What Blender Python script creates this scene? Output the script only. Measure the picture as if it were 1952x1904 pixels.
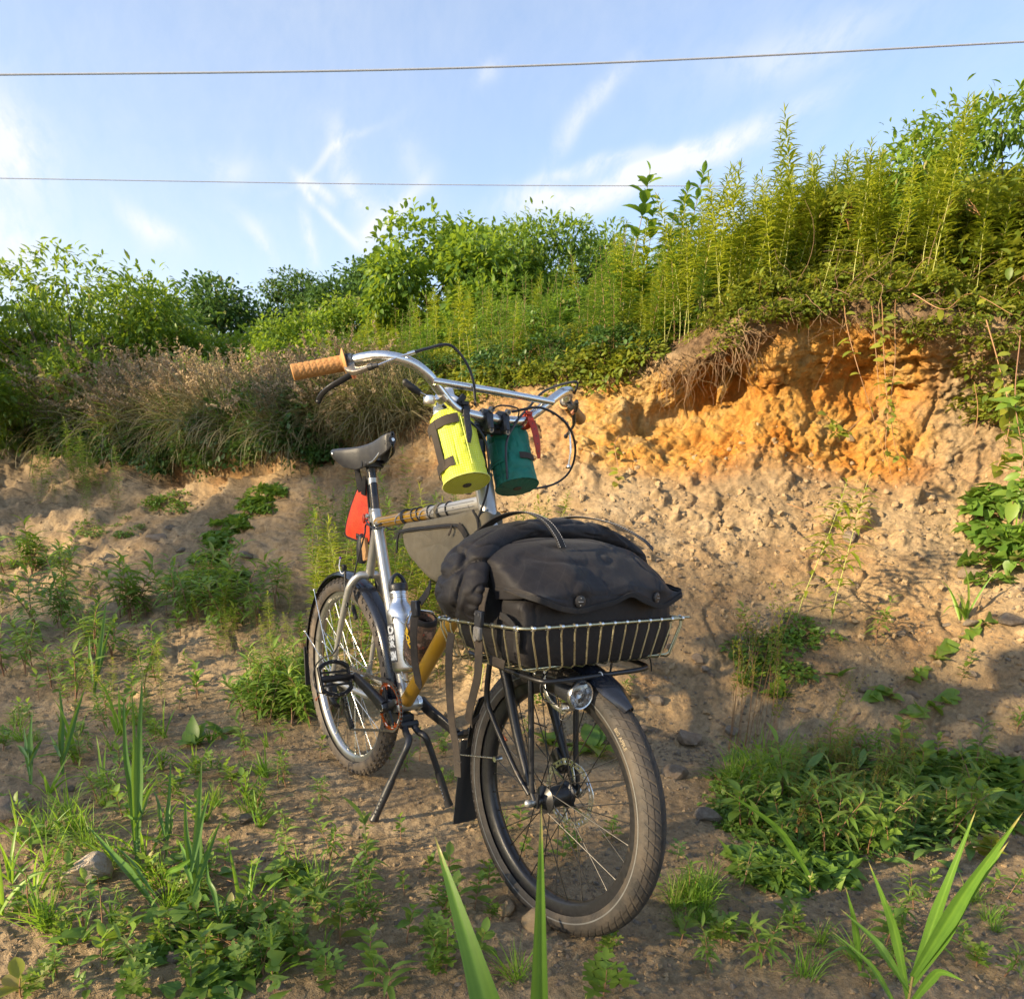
import bpy, math, random
import numpy as np
from mathutils import Vector, Matrix
from mathutils.bvhtree import BVHTree

for _o in list(bpy.data.objects):
    bpy.data.objects.remove(_o, do_unlink=True)
C = bpy.context.scene.collection
SC = bpy.context.scene
rnd = random.Random(7)
RG = np.random.RandomState(11)
R_ = math.radians

# ------------------------------------------------------------------ camera
CAM = np.array([2.3145, -0.9896, 0.9593])
YAW, PITCH, ROLL = R_(143.10), R_(-15.31), R_(2.87)
FPX, PPX, PPY = 1398.5, 976 + 22.2, 952 + 380.3      # focal length and principal point, on a 1952 wide frame
_f = np.array([math.cos(YAW) * math.cos(PITCH), math.sin(YAW) * math.cos(PITCH), math.sin(PITCH)])
_r = np.cross(_f, [0, 0, 1]); _r /= np.linalg.norm(_r)
_u = np.cross(_r, _f)
_c, _s = math.cos(ROLL), math.sin(ROLL)
RT, UP = _r * _c + _u * _s, _u * _c - _r * _s
HF = np.array([math.cos(YAW), math.sin(YAW), 0.0])    # level view direction
HR = np.array([math.sin(YAW), -math.cos(YAW), 0.0])   # level right direction

cam_d = bpy.data.cameras.new('camera')
cam = bpy.data.objects.new('camera', cam_d)
C.objects.link(cam)
m = Matrix(((RT[0], UP[0], -_f[0], CAM[0]), (RT[1], UP[1], -_f[1], CAM[1]), (RT[2], UP[2], -_f[2], CAM[2]), (0, 0, 0, 1)))
cam.matrix_world = m
cam_d.sensor_width = 36
cam_d.lens = 36 * FPX / 1952
cam_d.shift_x = -22.2 / 1952
cam_d.shift_y = 380.3 / 1952
cam_d.clip_start = 0.02
cam_d.clip_end = 2000
cam_d.dof.use_dof = True
cam_d.dof.focus_distance = 1.75
cam_d.dof.aperture_fstop = 11
SC.camera = cam

# ------------------------------------------------------------------ light
SUN_EL = R_(15.5)
_sh = -0.86 * HR - 0.50 * HF
_sh = _sh / np.linalg.norm(_sh)
SUN = np.array([_sh[0] * math.cos(SUN_EL), _sh[1] * math.cos(SUN_EL), math.sin(SUN_EL)])
sl = bpy.data.lights.new('sun', 'SUN')
sl.energy = 4.2
sl.angle = R_(1.1)
sl.color = (1.0, 0.80, 0.52)
so = bpy.data.objects.new('sun', sl)
C.objects.link(so)
so.rotation_euler = Vector(SUN).to_track_quat('Z', 'Y').to_euler()
so.location = (0, -4, 6)

w = bpy.data.worlds.new('World')
SC.world = w
w.use_nodes = True
nt = w.node_tree
for n in list(nt.nodes):
    nt.nodes.remove(n)


def nd(nt, t, **kw):
    n = nt.nodes.new(t)
    for k, v in kw.items():
        if k == 'inp':
            for a, b in v.items():
                n.inputs[a].default_value = b
        else:
            setattr(n, k, v)
    return n


def math_(nt, op, a, b=None, c=None, clamp=False):
    n = nt.nodes.new('ShaderNodeMath')
    n.operation = op
    n.use_clamp = clamp
    for i, v in enumerate((a, b, c)):
        if v is None:
            continue
        if isinstance(v, (int, float)):
            n.inputs[i].default_value = v
        else:
            nt.links.new(v, n.inputs[i])
    return n.outputs[0]


def vmath(nt, op, a, b=None):
    n = nt.nodes.new('ShaderNodeVectorMath')
    n.operation = op
    for i, v in enumerate((a, b)):
        if v is None:
            continue
        if isinstance(v, (tuple, list)):
            n.inputs[i].default_value = v
        else:
            nt.links.new(v, n.inputs[i])
    return n


sky = nd(nt, 'ShaderNodeTexSky', sky_type='NISHITA', sun_disc=False, sun_elevation=R_(24),
         sun_rotation=math.atan2(SUN[0], SUN[1]), air_density=1.0, dust_density=0.3, ozone_density=2.2)
tc = nd(nt, 'ShaderNodeTexCoord')


def dirof(x, y):
    v = _f + RT * (x - PPX) / FPX - UP * (y - PPY) / FPX
    return v / np.linalg.norm(v)


# thin high cirrus: each streak is a soft great-circle band, broken up by stretched noise
streaks = [  # end a, end b (on the 1952 frame), half width (rad), strength
    ((1060, 300), (1190, 130), .011, .45), ((1120, 370), (1480, 205), .022, .95), ((1240, 300), (1300, 270), .010, .4),
    ((930, 400), (1140, 370), .020, .75), ((560, 330), (640, 390), .010, .6), ((600, 395), (690, 470), .009, .5),
    ((640, 330), (700, 400), .018, .45), ((740, 370), (700, 470), .020, .6), ((235, 405), (310, 480), .014, .5),
    ((570, 410), (590, 490), .012, .5), ((450, 430), (500, 500), .016, .35), ((-60, 180), (40, 330), .060, .8),
    ((400, 340), (470, 330), .02, .3), ((905, 200), (950, 160), .012, .35), ((-100, 440), (60, 470), .05, .5),
    ((1020, 350), (1240, 270), .010, .5), ((1180, 330), (1330, 240), .010, .5), ((700, 440), (780, 350), .010, .6), ((690, 250), (560, 340), .007, .35), ((600, 395), (560, 340), .006, .5),
    ((1380, 90), (1700, 10), .03, .34), ((620, 240), (650, 320), .02, .35), ((760, 240), (800, 380), .02, .2)]
vec = tc.outputs['Generated']
warp = nd(nt, 'ShaderNodeTexNoise', inp={'Scale': 5.0, 'Detail': 3.0})
nt.links.new(vec, warp.inputs['Vector'])
wv = vmath(nt, 'MULTIPLY_ADD', warp.outputs['Color'], (.10, .10, .10))
wv.inputs[2].default_value = (-.05, -.05, -.05)
v2 = vmath(nt, 'ADD', vec, wv.outputs[0]).outputs[0]
v2 = vmath(nt, 'NORMALIZE', v2).outputs[0]
acc = None
for (a, b, hw, st) in streaks:
    A, B = dirof(*a), dirof(*b)
    mid = (A + B); mid /= np.linalg.norm(mid)
    n_ = np.cross(A, B); n_ /= np.linalg.norm(n_)
    t_ = np.cross(n_, mid)
    hl = math.acos(max(-1, min(1, float(A @ B)))) * .5
    dn = vmath(nt, 'DOT_PRODUCT', v2, tuple(n_)).outputs['Value']
    dt = vmath(nt, 'DOT_PRODUCT', v2, tuple(t_)).outputs['Value']
    dm = vmath(nt, 'DOT_PRODUCT', v2, tuple(mid)).outputs['Value']
    q = math_(nt, 'ADD', math_(nt, 'POWER', math_(nt, 'ABSOLUTE', math_(nt, 'DIVIDE', dn, hw * .62)), 2),
              math_(nt, 'POWER', math_(nt, 'ABSOLUTE', math_(nt, 'DIVIDE', dt, hl * 1.1)), 2))
    g = math_(nt, 'MULTIPLY', math_(nt, 'EXPONENT', math_(nt, 'MULTIPLY', q, -1.0)), st)
    g = math_(nt, 'MULTIPLY', g, math_(nt, 'GREATER_THAN', dm, 0.2))
    acc = g if acc is None else math_(nt, 'ADD', acc, g)
# fibrous break-up and a faint veil that thickens to the horizon
mp = nd(nt, 'ShaderNodeMapping')
mp.inputs['Rotation'].default_value = (0.5, 0.3, 0.9)
mp.inputs['Scale'].default_value = (3.0, 14.0, 9.0)
nt.links.new(v2, mp.inputs['Vector'])
fib = nd(nt, 'ShaderNodeTexNoise', inp={'Scale': 3.4, 'Detail': 9.0, 'Roughness': .66})
nt.links.new(mp.outputs[0], fib.inputs['Vector'])
big = nd(nt, 'ShaderNodeTexNoise', inp={'Scale': 2.4, 'Detail': 4.0})
nt.links.new(vec, big.inputs['Vector'])
fr = math_(nt, 'MULTIPLY_ADD', fib.outputs['Fac'], 3.2, -.75, clamp=True)
cl = math_(nt, 'MULTIPLY', math_(nt, 'MULTIPLY', acc, fr), .95)
sep = nd(nt, 'ShaderNodeSeparateXYZ')
nt.links.new(vec, sep.inputs[0])
hz = math_(nt, 'EXPONENT', math_(nt, 'MULTIPLY', math_(nt, 'ABSOLUTE', sep.outputs['Z']), -4.2))
veil = math_(nt, 'MULTIPLY', math_(nt, 'MULTIPLY_ADD', big.outputs['Fac'], .9, -.20, clamp=True),
             math_(nt, 'MULTIPLY_ADD', fib.outputs['Fac'], .9, .0))
left = vmath(nt, 'DOT_PRODUCT', vec, tuple(-HR)).outputs['Value']
veil2 = math_(nt, 'MULTIPLY_ADD', hz, math_(nt, 'MULTIPLY_ADD', left, .50, .42), math_(nt, 'MULTIPLY', veil, .85))
tot = math_(nt, 'ADD', math_(nt, 'ADD', cl, veil2), .10)
tot = math_(nt, 'MINIMUM', tot, .92)
tot = math_(nt, 'MAXIMUM', tot, 0.0)
mix = nd(nt, 'ShaderNodeMix', data_type='RGBA')
nt.links.new(tot, mix.inputs[0])
tint = nd(nt, 'ShaderNodeMix', data_type='RGBA', blend_type='MULTIPLY')
tint.inputs[0].default_value = 1.0
tint.inputs[7].default_value = (.635, .635, .655, 1)
nt.links.new(sky.outputs[0], tint.inputs[6])
nt.links.new(tint.outputs[2], mix.inputs[6])
mix.inputs[7].default_value = (2.22, 2.26, 2.33, 1)
bg = nd(nt, 'ShaderNodeBackground', inp={'Strength': 0.15})
nt.links.new(mix.outputs[2], bg.inputs[0])
wo = nd(nt, 'ShaderNodeOutputWorld')
nt.links.new(bg.outputs[0], wo.inputs[0])

SC.view_settings.view_transform = 'Standard'
SC.view_settings.look = 'None'
SC.view_settings.exposure = 1.64
SC.view_settings.gamma = 1.0
SC.view_settings.use_curve_mapping = False
SC.render.engine = 'CYCLES'
SC.cycles.max_bounces = 7
SC.cycles.transparent_max_bounces = 8
SC.cycles.use_denoising = True


# ------------------------------------------------------------------ helpers: numbers
def sight(x, y, d):
    """the point that lies d metres ahead of the viewer along the line of sight through (x, y) of the 1952 frame"""
    v = _f + RT * (x - PPX) / FPX - UP * (y - PPY) / FPX
    return CAM + v * (d / (v @ HF))


def seen(P):
    d = np.atleast_2d(P) - CAM
    z = d @ _f
    z = np.where(np.abs(z) < 1e-4, 1e-4, z)
    return np.stack([PPX + FPX * (d @ RT) / z, PPY - FPX * (d @ UP) / z, z], 1)


def _hash(ix, iy, iz, seed):
    h = (ix.astype(np.int64) * 374761393 + iy.astype(np.int64) * 668265263 + iz.astype(np.int64) * 2147483647 + seed * 144665) & 0xffffffff
    h = ((h ^ (h >> 13)) * 1274126177) & 0xffffffff
    h = h ^ (h >> 16)
    return (h & 0xffff) / 32767.5 - 1.0


def noise3(P, scale=1.0, octaves=4, seed=0, rough=.5, ridged=False):
    P = np.asarray(P, float) * scale
    out = np.zeros(len(P)); amp = 1.0; tot_ = 0
    for o in range(octaves):
        q = P * (2.03 ** o) + o * 17.3
        i = np.floor(q).astype(np.int64); f = q - i; f = f * f * (3 - 2 * f)
        s = 0
        for dx in (0, 1):
            wx = f[:, 0] if dx else 1 - f[:, 0]
            for dy in (0, 1):
                wy = f[:, 1] if dy else 1 - f[:, 1]
                for dz in (0, 1):
                    wz = f[:, 2] if dz else 1 - f[:, 2]
                    s = s + wx * wy * wz * _hash(i[:, 0] + dx, i[:, 1] + dy, i[:, 2] + dz, seed + o * 7)
        if ridged:
            s = 1 - 2 * np.abs(s)
        out += s * amp; tot_ += amp; amp *= rough
    return out / tot_


def nrm(v):
    v = np.asarray(v, float)
    return v / (np.linalg.norm(v) + 1e-12)


def catmull(pts, n):
    """smooth path through pts, n samples per span"""
    P = np.array(pts, float)
    if len(P) < 3:
        return P
    Q = np.vstack([2 * P[0] - P[1], P, 2 * P[-1] - P[-2]])
    out = []
    for i in range(1, len(Q) - 2):
        for k in range(n):
            t = k / n
            a, b, c, d = Q[i - 1], Q[i], Q[i + 1], Q[i + 2]
            out.append(.5 * ((2 * b) + (-a + c) * t + (2 * a - 5 * b + 4 * c - d) * t * t + (-a + 3 * b - 3 * c + d) * t ** 3))
    out.append(P[-1])
    return np.array(out)


# ------------------------------------------------------------------ helpers: meshes
def mk_mesh(name, V, F, attrs=None, smooth=True, sharp=None):
    V = np.asarray(V, np.float32)
    me = bpy.data.meshes.new(name)
    if isinstance(F, np.ndarray):
        k = F.shape[1]; n = len(F)
        me.vertices.add(len(V)); me.vertices.foreach_set('co', V.ravel())
        me.loops.add(n * k); me.loops.foreach_set('vertex_index', F.astype(np.int32).ravel())
        me.polygons.add(n)
        me.polygons.foreach_set('loop_start', np.arange(0, n * k, k, dtype=np.int32))
        me.update(calc_edges=True)
    else:
        me.from_pydata([tuple(v) for v in V.tolist()], [], [tuple(f) for f in F])
    if smooth:
        me.polygons.foreach_set('use_smooth', np.ones(len(me.polygons), dtype=bool))
    if sharp is not None:
        me.set_sharp_from_angle(angle=R_(sharp))
    for an, av in (attrs or {}).items():
        av = np.asarray(av, np.float32)
        if av.ndim == 1:
            a = me.attributes.new(an, 'FLOAT', 'POINT'); a.data.foreach_set('value', av)
        else:
            a = me.attributes.new(an, 'FLOAT_VECTOR', 'POINT'); a.data.foreach_set('vector', av.ravel())
    me.update()
    return me


def link(name, me, parent=None, loc=(0, 0, 0), rot=None, scale=None):
    o = bpy.data.objects.new(name, me)
    C.objects.link(o)
    if parent is not None:
        o.parent = parent
    o.location = loc
    if rot is not None:
        o.rotation_euler = rot
    if scale is not None:
        o.scale = (scale,) * 3 if isinstance(scale, (int, float)) else scale
    return o


def tag(o, label=None, cat=None, group=None, kind=None):
    if label: o['label'] = label
    if cat: o['category'] = cat
    if group: o['group'] = group
    if kind: o['kind'] = kind
    elif cat: o['kind'] = 'thing'
    return o


def root(name, loc, label, cat, group=None):
    o = link(name, None, None, tuple(float(c) for c in loc))
    return tag(o, label, cat, group)


AXX = np.array([-math.cos(R_(69.44)), 0, math.sin(R_(69.44))])      # steering axis of the bicycle
AXO = np.array([1.1322, 0, .3139]) - .045 * np.array([math.sin(R_(69.44)), 0, math.cos(R_(69.44))])
STEER = R_(2.29)


def steer(P):
    d = np.atleast_2d(P) - AXO
    return AXO + d * math.cos(STEER) + np.cross(AXX, d) * math.sin(STEER) + np.outer(d @ AXX, AXX) * (1 - math.cos(STEER))


def frame_of(t, hint=(0, 0, 1)):
    t = nrm(t)
    h = np.array(hint, float)
    if abs(t @ nrm(h)) > .95:
        h = np.array([1.0, 0, 0]) if abs(t[0]) < .8 else np.array([0, 1.0, 0])
    a = nrm(np.cross(h, t)); b = np.cross(t, a)
    return a, b


class MB:
    def __init__(s):
        s.V = []; s.F = []; s.n = 0

    def add(s, V, F):
        V = np.asarray(V, float)
        s.V.append(V); s.F += [tuple(int(i) + s.n for i in f) for f in F]; s.n += len(V)
        return s

    def grid(s, P, cu=False, cv=False, flip=False):
        """P: (nu, nv, 3)"""
        nu, nv = P.shape[:2]
        F = []
        for i in range(nu if cu else nu - 1):
            for j in range(nv if cv else nv - 1):
                a, b = i * nv + j, ((i + 1) % nu) * nv + j
                c, d = ((i + 1) % nu) * nv + (j + 1) % nv, i * nv + (j + 1) % nv
                F.append((a, d, c, b) if flip else (a, b, c, d))
        return s.add(P.reshape(-1, 3), F)

    def tube(s, path, r, seg=10, smooth=0, closed=False, flat=None, hint=(0, 0, 1), caps=True):
        """flat: (width factor, thickness factor) for a ribbon-like section"""
        P = catmull(path, smooth) if smooth else np.array(path, float)
        n = len(P)
        rr = np.interp(np.linspace(0, 1, n), np.linspace(0, 1, len(r)), r) if hasattr(r, '__len__') else np.full(n, r)
        T = np.gradient(P, axis=0)
        if closed:
            T = (np.roll(P, -1, 0) - np.roll(P, 1, 0))
        a, b = frame_of(T[0], hint(0) if callable(hint) else hint)
        out = []
        th = np.linspace(0, 2 * math.pi, seg, endpoint=False)
        for i in range(n):
            t = nrm(T[i])
            if flat is not None:
                h = np.array(hint(i / max(1, n - 1)) if callable(hint) else hint, float)
                a = nrm(np.cross(h, t)); b = np.cross(t, a)
            else:
                a = a - (a @ t) * t
                a = nrm(a) if np.linalg.norm(a) > 1e-6 else frame_of(t)[0]
                b = np.cross(t, a)
            ka, kb = flat if flat is not None else (1, 1)
            cs, sn = np.cos(th), np.sin(th)
            if flat is not None:
                cs = np.sign(cs) * np.abs(cs) ** .4; sn = np.sign(sn) * np.abs(sn) ** .6
            out.append(P[i] + rr[i] * (np.outer(cs * ka, a) + np.outer(sn * kb, b)))
        G = np.array(out)
        k0 = s.n
        s.grid(G, cu=closed, cv=True, flip=True)
        if not closed and caps:
            s.F.append(tuple(k0 + j for j in range(seg)))
            s.F.append(tuple(k0 + (n - 1) * seg + j for j in reversed(range(seg))))
        return s

    def cyl(s, a, b, r, r2=None, seg=16):
        return s.tube([a, b], [r, r if r2 is None else r2], seg)

    def lathe(s, prof, o, axis, seg=28, noise=0, nsc=20, seed=0, arc=(0, 2 * math.pi)):
        """prof: (radius, height) pairs along axis from o"""
        ax = nrm(axis); a, b = frame_of(ax)
        full = abs(arc[1] - arc[0] - 2 * math.pi) < 1e-6
        th = np.linspace(arc[0], arc[1], seg, endpoint=not full)
        P = np.array([[np.array(o) + ax * h + r * (math.cos(t) * a + math.sin(t) * b) for t in th] for r, h in prof])
        if noise:
            f = P.reshape(-1, 3)
            c = np.array(o) + np.outer((f - o) @ ax, ax)
            d = f - c; l = np.linalg.norm(d, axis=1, keepdims=True) + 1e-9
            f = f + d / l * (noise3(f, nsc, 3, seed)[:, None]) * noise * np.minimum(1, l / .01)
            P = f.reshape(P.shape)
        return s.grid(P, cv=full)

    def box(s, c, size, axes=None, bev=.12):
        """rounded box: size full lengths; axes 3 rows"""
        A = np.eye(3) if axes is None else np.array([nrm(a) for a in axes])
        h = np.array(size) / 2
        bv = min(h) * bev * 2
        V = []; 
        for sx in (-1, 1):
            for sy in (-1, 1):
                for sz in (-1, 1):
                    sg = np.array([sx, sy, sz])
                    for k in range(3):
                        q = sg * h; q = q - sg * bv; q[k] = sg[k] * h[k]
                        V.append(np.array(c) + q @ A)
        bm_pts = np.array(V)
        import bmesh
        bm = bmesh.new()
        for v in bm_pts: bm.verts.new(v)
        bmesh.ops.convex_hull(bm, input=bm.verts[:])
        bmesh.ops.dissolve_limit(bm, angle_limit=.02, verts=bm.verts[:], edges=bm.edges[:])
        bm.verts.index_update()
        bm.verts.ensure_lookup_table()
        VV = [tuple(v.co) for v in bm.verts]; FF = [tuple(v.index for v in f.verts) for f in bm.faces]
        bm.free()
        return s.add(VV, FF)

    def ball(s, c, r, sc=(1, 1, 1), nu=10, nv=14, axes=None, noise=0, nsc=8, seed=0):
        A = np.eye(3) if axes is None else np.array([nrm(a) for a in axes])
        u = np.linspace(1e-3, math.pi - 1e-3, nu); v = np.linspace(0, 2 * math.pi, nv, endpoint=False)
        U, W = np.meshgrid(u, v, indexing='ij')
        D = np.stack([np.sin(U) * np.cos(W), np.sin(U) * np.sin(W), np.cos(U)], -1)
        f = D.reshape(-1, 3)
        if noise:
            f = f * (1 + noise * noise3(f + seed * 3.1, nsc, 3, seed)[:, None])
        return s.grid(((f * r * np.array(sc)) @ A + np.array(c)).reshape(nu, nv, 3), cv=True, flip=False)

    def torus(s, c, axis, R, r, nu=40, nv=10, rh=None):
        ax = nrm(axis); a, b = frame_of(ax)
        out = []
        for t in np.linspace(0, 2 * math.pi, nu, endpoint=False):
            d = math.cos(t) * a + math.sin(t) * b
            out.append([np.array(c) + d * (R + r * math.cos(p)) + ax * (rh or r) * math.sin(p) for p in np.linspace(0, 2 * math.pi, nv, endpoint=False)])
        return s.grid(np.array(out), cu=True, cv=True, flip=True)

    def prism(s, pts, off, closed_caps=True):
        """pts: outline (3D), off: extrusion vector"""
        P = np.array(pts, float); n = len(P); off = np.array(off, float)
        V = np.vstack([P, P + off])
        F = [(i, (i + 1) % n, n + (i + 1) % n, n + i) for i in range(n)]
        F += [tuple(reversed(range(n))), tuple(range(n, 2 * n))]
        return s.add(V, F)

    def arrays(s):
        return np.vstack(s.V), s.F

    def build(s, name, mat, parent=None, st=False, origin=None, sharp=40, smooth=True, attrs=None, fixn=True):
        V, F = s.arrays()
        if st: V = steer(V)
        o0 = np.array(parent.get('_o', (0, 0, 0))) if parent is not None else np.array(origin if origin is not None else (0, 0, 0))
        me = mk_mesh(name, V - o0, F, attrs, smooth, None)
        if fixn:
            import bmesh
            bm = bmesh.new(); bm.from_mesh(me)
            bmesh.ops.recalc_face_normals(bm, faces=bm.faces[:])
            bm.to_mesh(me); bm.free()
        if smooth and sharp is not None:
            me.set_sharp_from_angle(angle=R_(sharp))
        if mat is not None:
            me.materials.append(mat)
        o = link(name, me, parent, (0, 0, 0) if parent is not None else tuple(o0))
        o['_o'] = [float(c) for c in o0]
        return o


def rooted(name, loc, label, cat, group=None):
    o = root(name, loc, label, cat, group)
    o['_o'] = [float(c) for c in loc]
    return o


# ------------------------------------------------------------------ materials
def new_mat(name):
    m_ = bpy.data.materials.new(name); m_.use_nodes = True
    t = m_.node_tree
    b = t.nodes['Principled BSDF']
    return m_, t, b


def noise_node(t, scale, detail=4, rough=.55, coord='Object', vec=None):
    n = nd(t, 'ShaderNodeTexNoise', inp={'Scale': scale, 'Detail': detail, 'Roughness': rough})
    if vec is None:
        tcn = nd(t, 'ShaderNodeTexCoord'); vec = tcn.outputs[coord]
    t.links.new(vec, n.inputs['Vector'])
    return n


def ramp(t, fac, stops):
    r = nd(t, 'ShaderNodeValToRGB')
    e = r.color_ramp.elements
    while len(e) < len(stops): e.new(.5)
    for i, (p, c) in enumerate(stops):
        e[i].position = p; e[i].color = (*c, 1) if len(c) == 3 else c
    t.links.new(fac, r.inputs[0])
    return r.outputs[0]


def mixc(t, fac, a, b, blend='MIX'):
    n = nd(t, 'ShaderNodeMix', data_type='RGBA', blend_type=blend)
    for i, v in ((0, fac), (6, a), (7, b)):
        if isinstance(v, (int, float)): n.inputs[i].default_value = v
        elif isinstance(v, (tuple, list)): n.inputs[i].default_value = (*v, 1) if len(v) == 3 else v
        else: t.links.new(v, n.inputs[i])
    return n.outputs[2]


def bump(t, b, h, strength=.3, dist=.002):
    n = nd(t, 'ShaderNodeBump', inp={'Strength': strength, 'Distance': dist})
    t.links.new(h, n.inputs['Height']); t.links.new(n.outputs[0], b.inputs['Normal'])
    return n


MATS = {}


def simple(name, col, rough=.5, metal=0.0, nscale=60, var=.25, dirt=None, bmp=.0, spec=.5, coat=0, sheen=0):
    """base colour broken up by two noises, optional dust colour in blotches"""
    m_, t, b = new_mat(name)
    n1 = noise_node(t, nscale, 5)
    dark = tuple(c * (1 - var) for c in col); lite = tuple(min(1, c * (1 + var)) for c in col)
    c_ = ramp(t, n1.outputs['Fac'], [(.3, dark), (.7, lite)])
    if dirt:
        n2 = noise_node(t, nscale * .3, 6, .7)
        f = ramp(t, n2.outputs['Fac'], [(dirt[1], (0, 0, 0)), (min(1, dirt[1] + .18), (dirt[2],) * 3)])
        c_ = mixc(t, f, c_, dirt[0])
        rr = math_(t, 'MULTIPLY_ADD', f, .35, rough, clamp=True)
        t.links.new(rr, b.inputs['Roughness'])
    else:
        rr = math_(t, 'MULTIPLY_ADD', n1.outputs['Fac'], .22, rough - .11, clamp=True)
        t.links.new(rr, b.inputs['Roughness'])
    t.links.new(c_, b.inputs['Base Color'])
    b.inputs['Metallic'].default_value = metal
    b.inputs['Specular IOR Level'].default_value = spec
    b.inputs['Coat Weight'].default_value = coat
    b.inputs['Sheen Weight'].default_value = sheen
    if bmp:
        n3 = noise_node(t, nscale * 3, 4)
        bump(t, b, n3.outputs['Fac'], bmp, .001)
    MATS[name] = m_
    return m_


DUST = (.36, .25, .15)
M_SILVER = simple('brushed_silver_paint', (.46, .45, .42), .36, .7, 90, .08, (DUST, .62, .5))
M_CHROME = simple('polished_alloy', (.70, .69, .67), .28, 1.0, 120, .05)
M_RIM = simple('rim_alloy', (.50, .49, .47), .34, .95, 70, .08, (DUST, .6, .5))
M_BLACKMETAL = simple('black_anodised', (.020, .020, .022), .36, .2, 120, .3, ((.22, .16, .10), .60, .35), spec=.5)
M_BLACKPLASTIC = simple('black_plastic', (.022, .023, .027), .42, 0, 150, .25, ((.25, .19, .13), .62, .3))
M_FENDER = simple('fender_black', (.013, .015, .022), .22, 0, 60, .2, ((.24, .18, .12), .62, .35), spec=.6)
M_STEEL = simple('zinc_wire', (.46, .43, .28), .30, .9, 160, .12)
M_BRASS = simple('orange_anodised', (.75, .14, .02), .28, .85, 80, .1)
M_SPOKE = simple('spoke_steel', (.62, .61, .58), .25, 1.0, 90, .05)
M_SPOKEBLK = simple('spoke_black', (.035, .033, .03), .35, .6, 90, .1)
M_HAND = simple('matte_rubber', (.018, .018, .019), .6, 0, 200, .2)
M_WHITE = simple('white_plastic', (.74, .76, .80), .45, 0, 40, .04)
M_RED = simple('red_strap', (.42, .035, .012), .45, 0, 60, .1)
M_ORANGEPAINT = simple('orange_rust', (.42, .10, .03), .6, 0, 90, .2)
M_CHAIN = simple('chain_steel', (.28, .25, .21), .38, .85, 300, .4, ((.10, .08, .06), .5, .6))
M_TEXTW = simple('print_white', (.80, .80, .78), .5, 0, 60, .02)
M_TEXTY = simple('print_yellow', (.85, .52, .02), .5, 0, 60, .05)
M_MAGENTA = simple('decal_magenta', (.38, .02, .12), .4, 0, 60, .05)
M_BLUE = simple('decal_blue', (.04, .17, .45), .4, 0, 60, .05)
M_DARKPRINT = simple('print_dark', (.05, .05, .055), .5, 0, 60, .05)
M_WOODTAN = simple('tan_leather', (.50, .27, .10), .55, 0, 90, .15)
M_STRIPE = simple('reflective_stripe', (.17, .17, .165), .35, .2, 60, .1)


def mat_toptube():
    m_, t, b = new_mat('yellow_to_silver_paint')
    tcn = nd(t, 'ShaderNodeTexCoord')
    s_ = nd(t, 'ShaderNodeSeparateXYZ'); t.links.new(tcn.outputs['Object'], s_.inputs[0])
    n = noise_node(t, 30, 5, .7)
    x = math_(t, 'MULTIPLY_ADD', n.outputs['Fac'], .03, s_.outputs['X'])
    f = ramp(t, math_(t, 'MULTIPLY_ADD', x, 1.0, .5), [(.495, (0, 0, 0)), (.515, (1, 1, 1))])
    n2 = noise_node(t, 55, 6, .8)
    chips = ramp(t, n2.outputs['Fac'], [(.60, (0, 0, 0)), (.63, (1, 1, 1))])
    ye = mixc(t, chips, (.44, .23, .008), (.30, .25, .18))
    si = mixc(t, chips, (.40, .385, .355), (.08, .075, .07))
    t.links.new(mixc(t, f, ye, si), b.inputs['Base Color'])
    b.inputs['Roughness'].default_value = .3; b.inputs['Metallic'].default_value = .25
    b.inputs['Coat Weight'].default_value = .3
    return m_


def mat_yellow():
    m_, t, b = new_mat('yellow_paint')
    n2 = noise_node(t, 60, 6, .8)
    chips = ramp(t, n2.outputs['Fac'], [(.64, (0, 0, 0)), (.67, (1, 1, 1))])
    n3 = noise_node(t, 9, 4)
    dr = ramp(t, n3.outputs['Fac'], [(.45, (0, 0, 0)), (.75, (.5, .5, .5))])
    c_ = mixc(t, dr, mixc(t, chips, (.37, .195, .008), (.13, .105, .08)), (.36, .24, .10))
    t.links.new(c_, b.inputs['Base Color'])
    b.inputs['Roughness'].default_value = .36; b.inputs['Coat Weight'].default_value = .3
    return m_


def mat_chipped(name, base, chip, lo, rough, metal, sc=45):
    m_, t, b = new_mat(name)
    n2 = noise_node(t, sc, 7, .8)
    f = ramp(t, n2.outputs['Fac'], [(lo, (0, 0, 0)), (lo + .02, (1, 1, 1))])
    n3 = noise_node(t, 14, 3)
    c_ = mixc(t, f, base, chip)
    c_ = mixc(t, ramp(t, n3.outputs['Fac'], [(.5, (0, 0, 0)), (.8, (.35, .35, .35))]), c_, DUST)
    t.links.new(c_, b.inputs['Base Color'])
    t.links.new(math_(t, 'MULTIPLY_ADD', f, .25, rough), b.inputs['Roughness'])
    t.links.new(math_(t, 'MULTIPLY_ADD', f, -metal, metal, clamp=True), b.inputs['Metallic'])
    return m_


M_TOP = mat_toptube(); M_YEL = mat_yellow()
M_HEAD = mat_chipped('chipped_silver_paint', (.42, .405, .38), (.030, .028, .026), .60, .34, .7, 24)
M_POST = mat_chipped('worn_black_post', (.015, .016, .02), (.55, .53, .50), .665, .25, .1)


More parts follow.
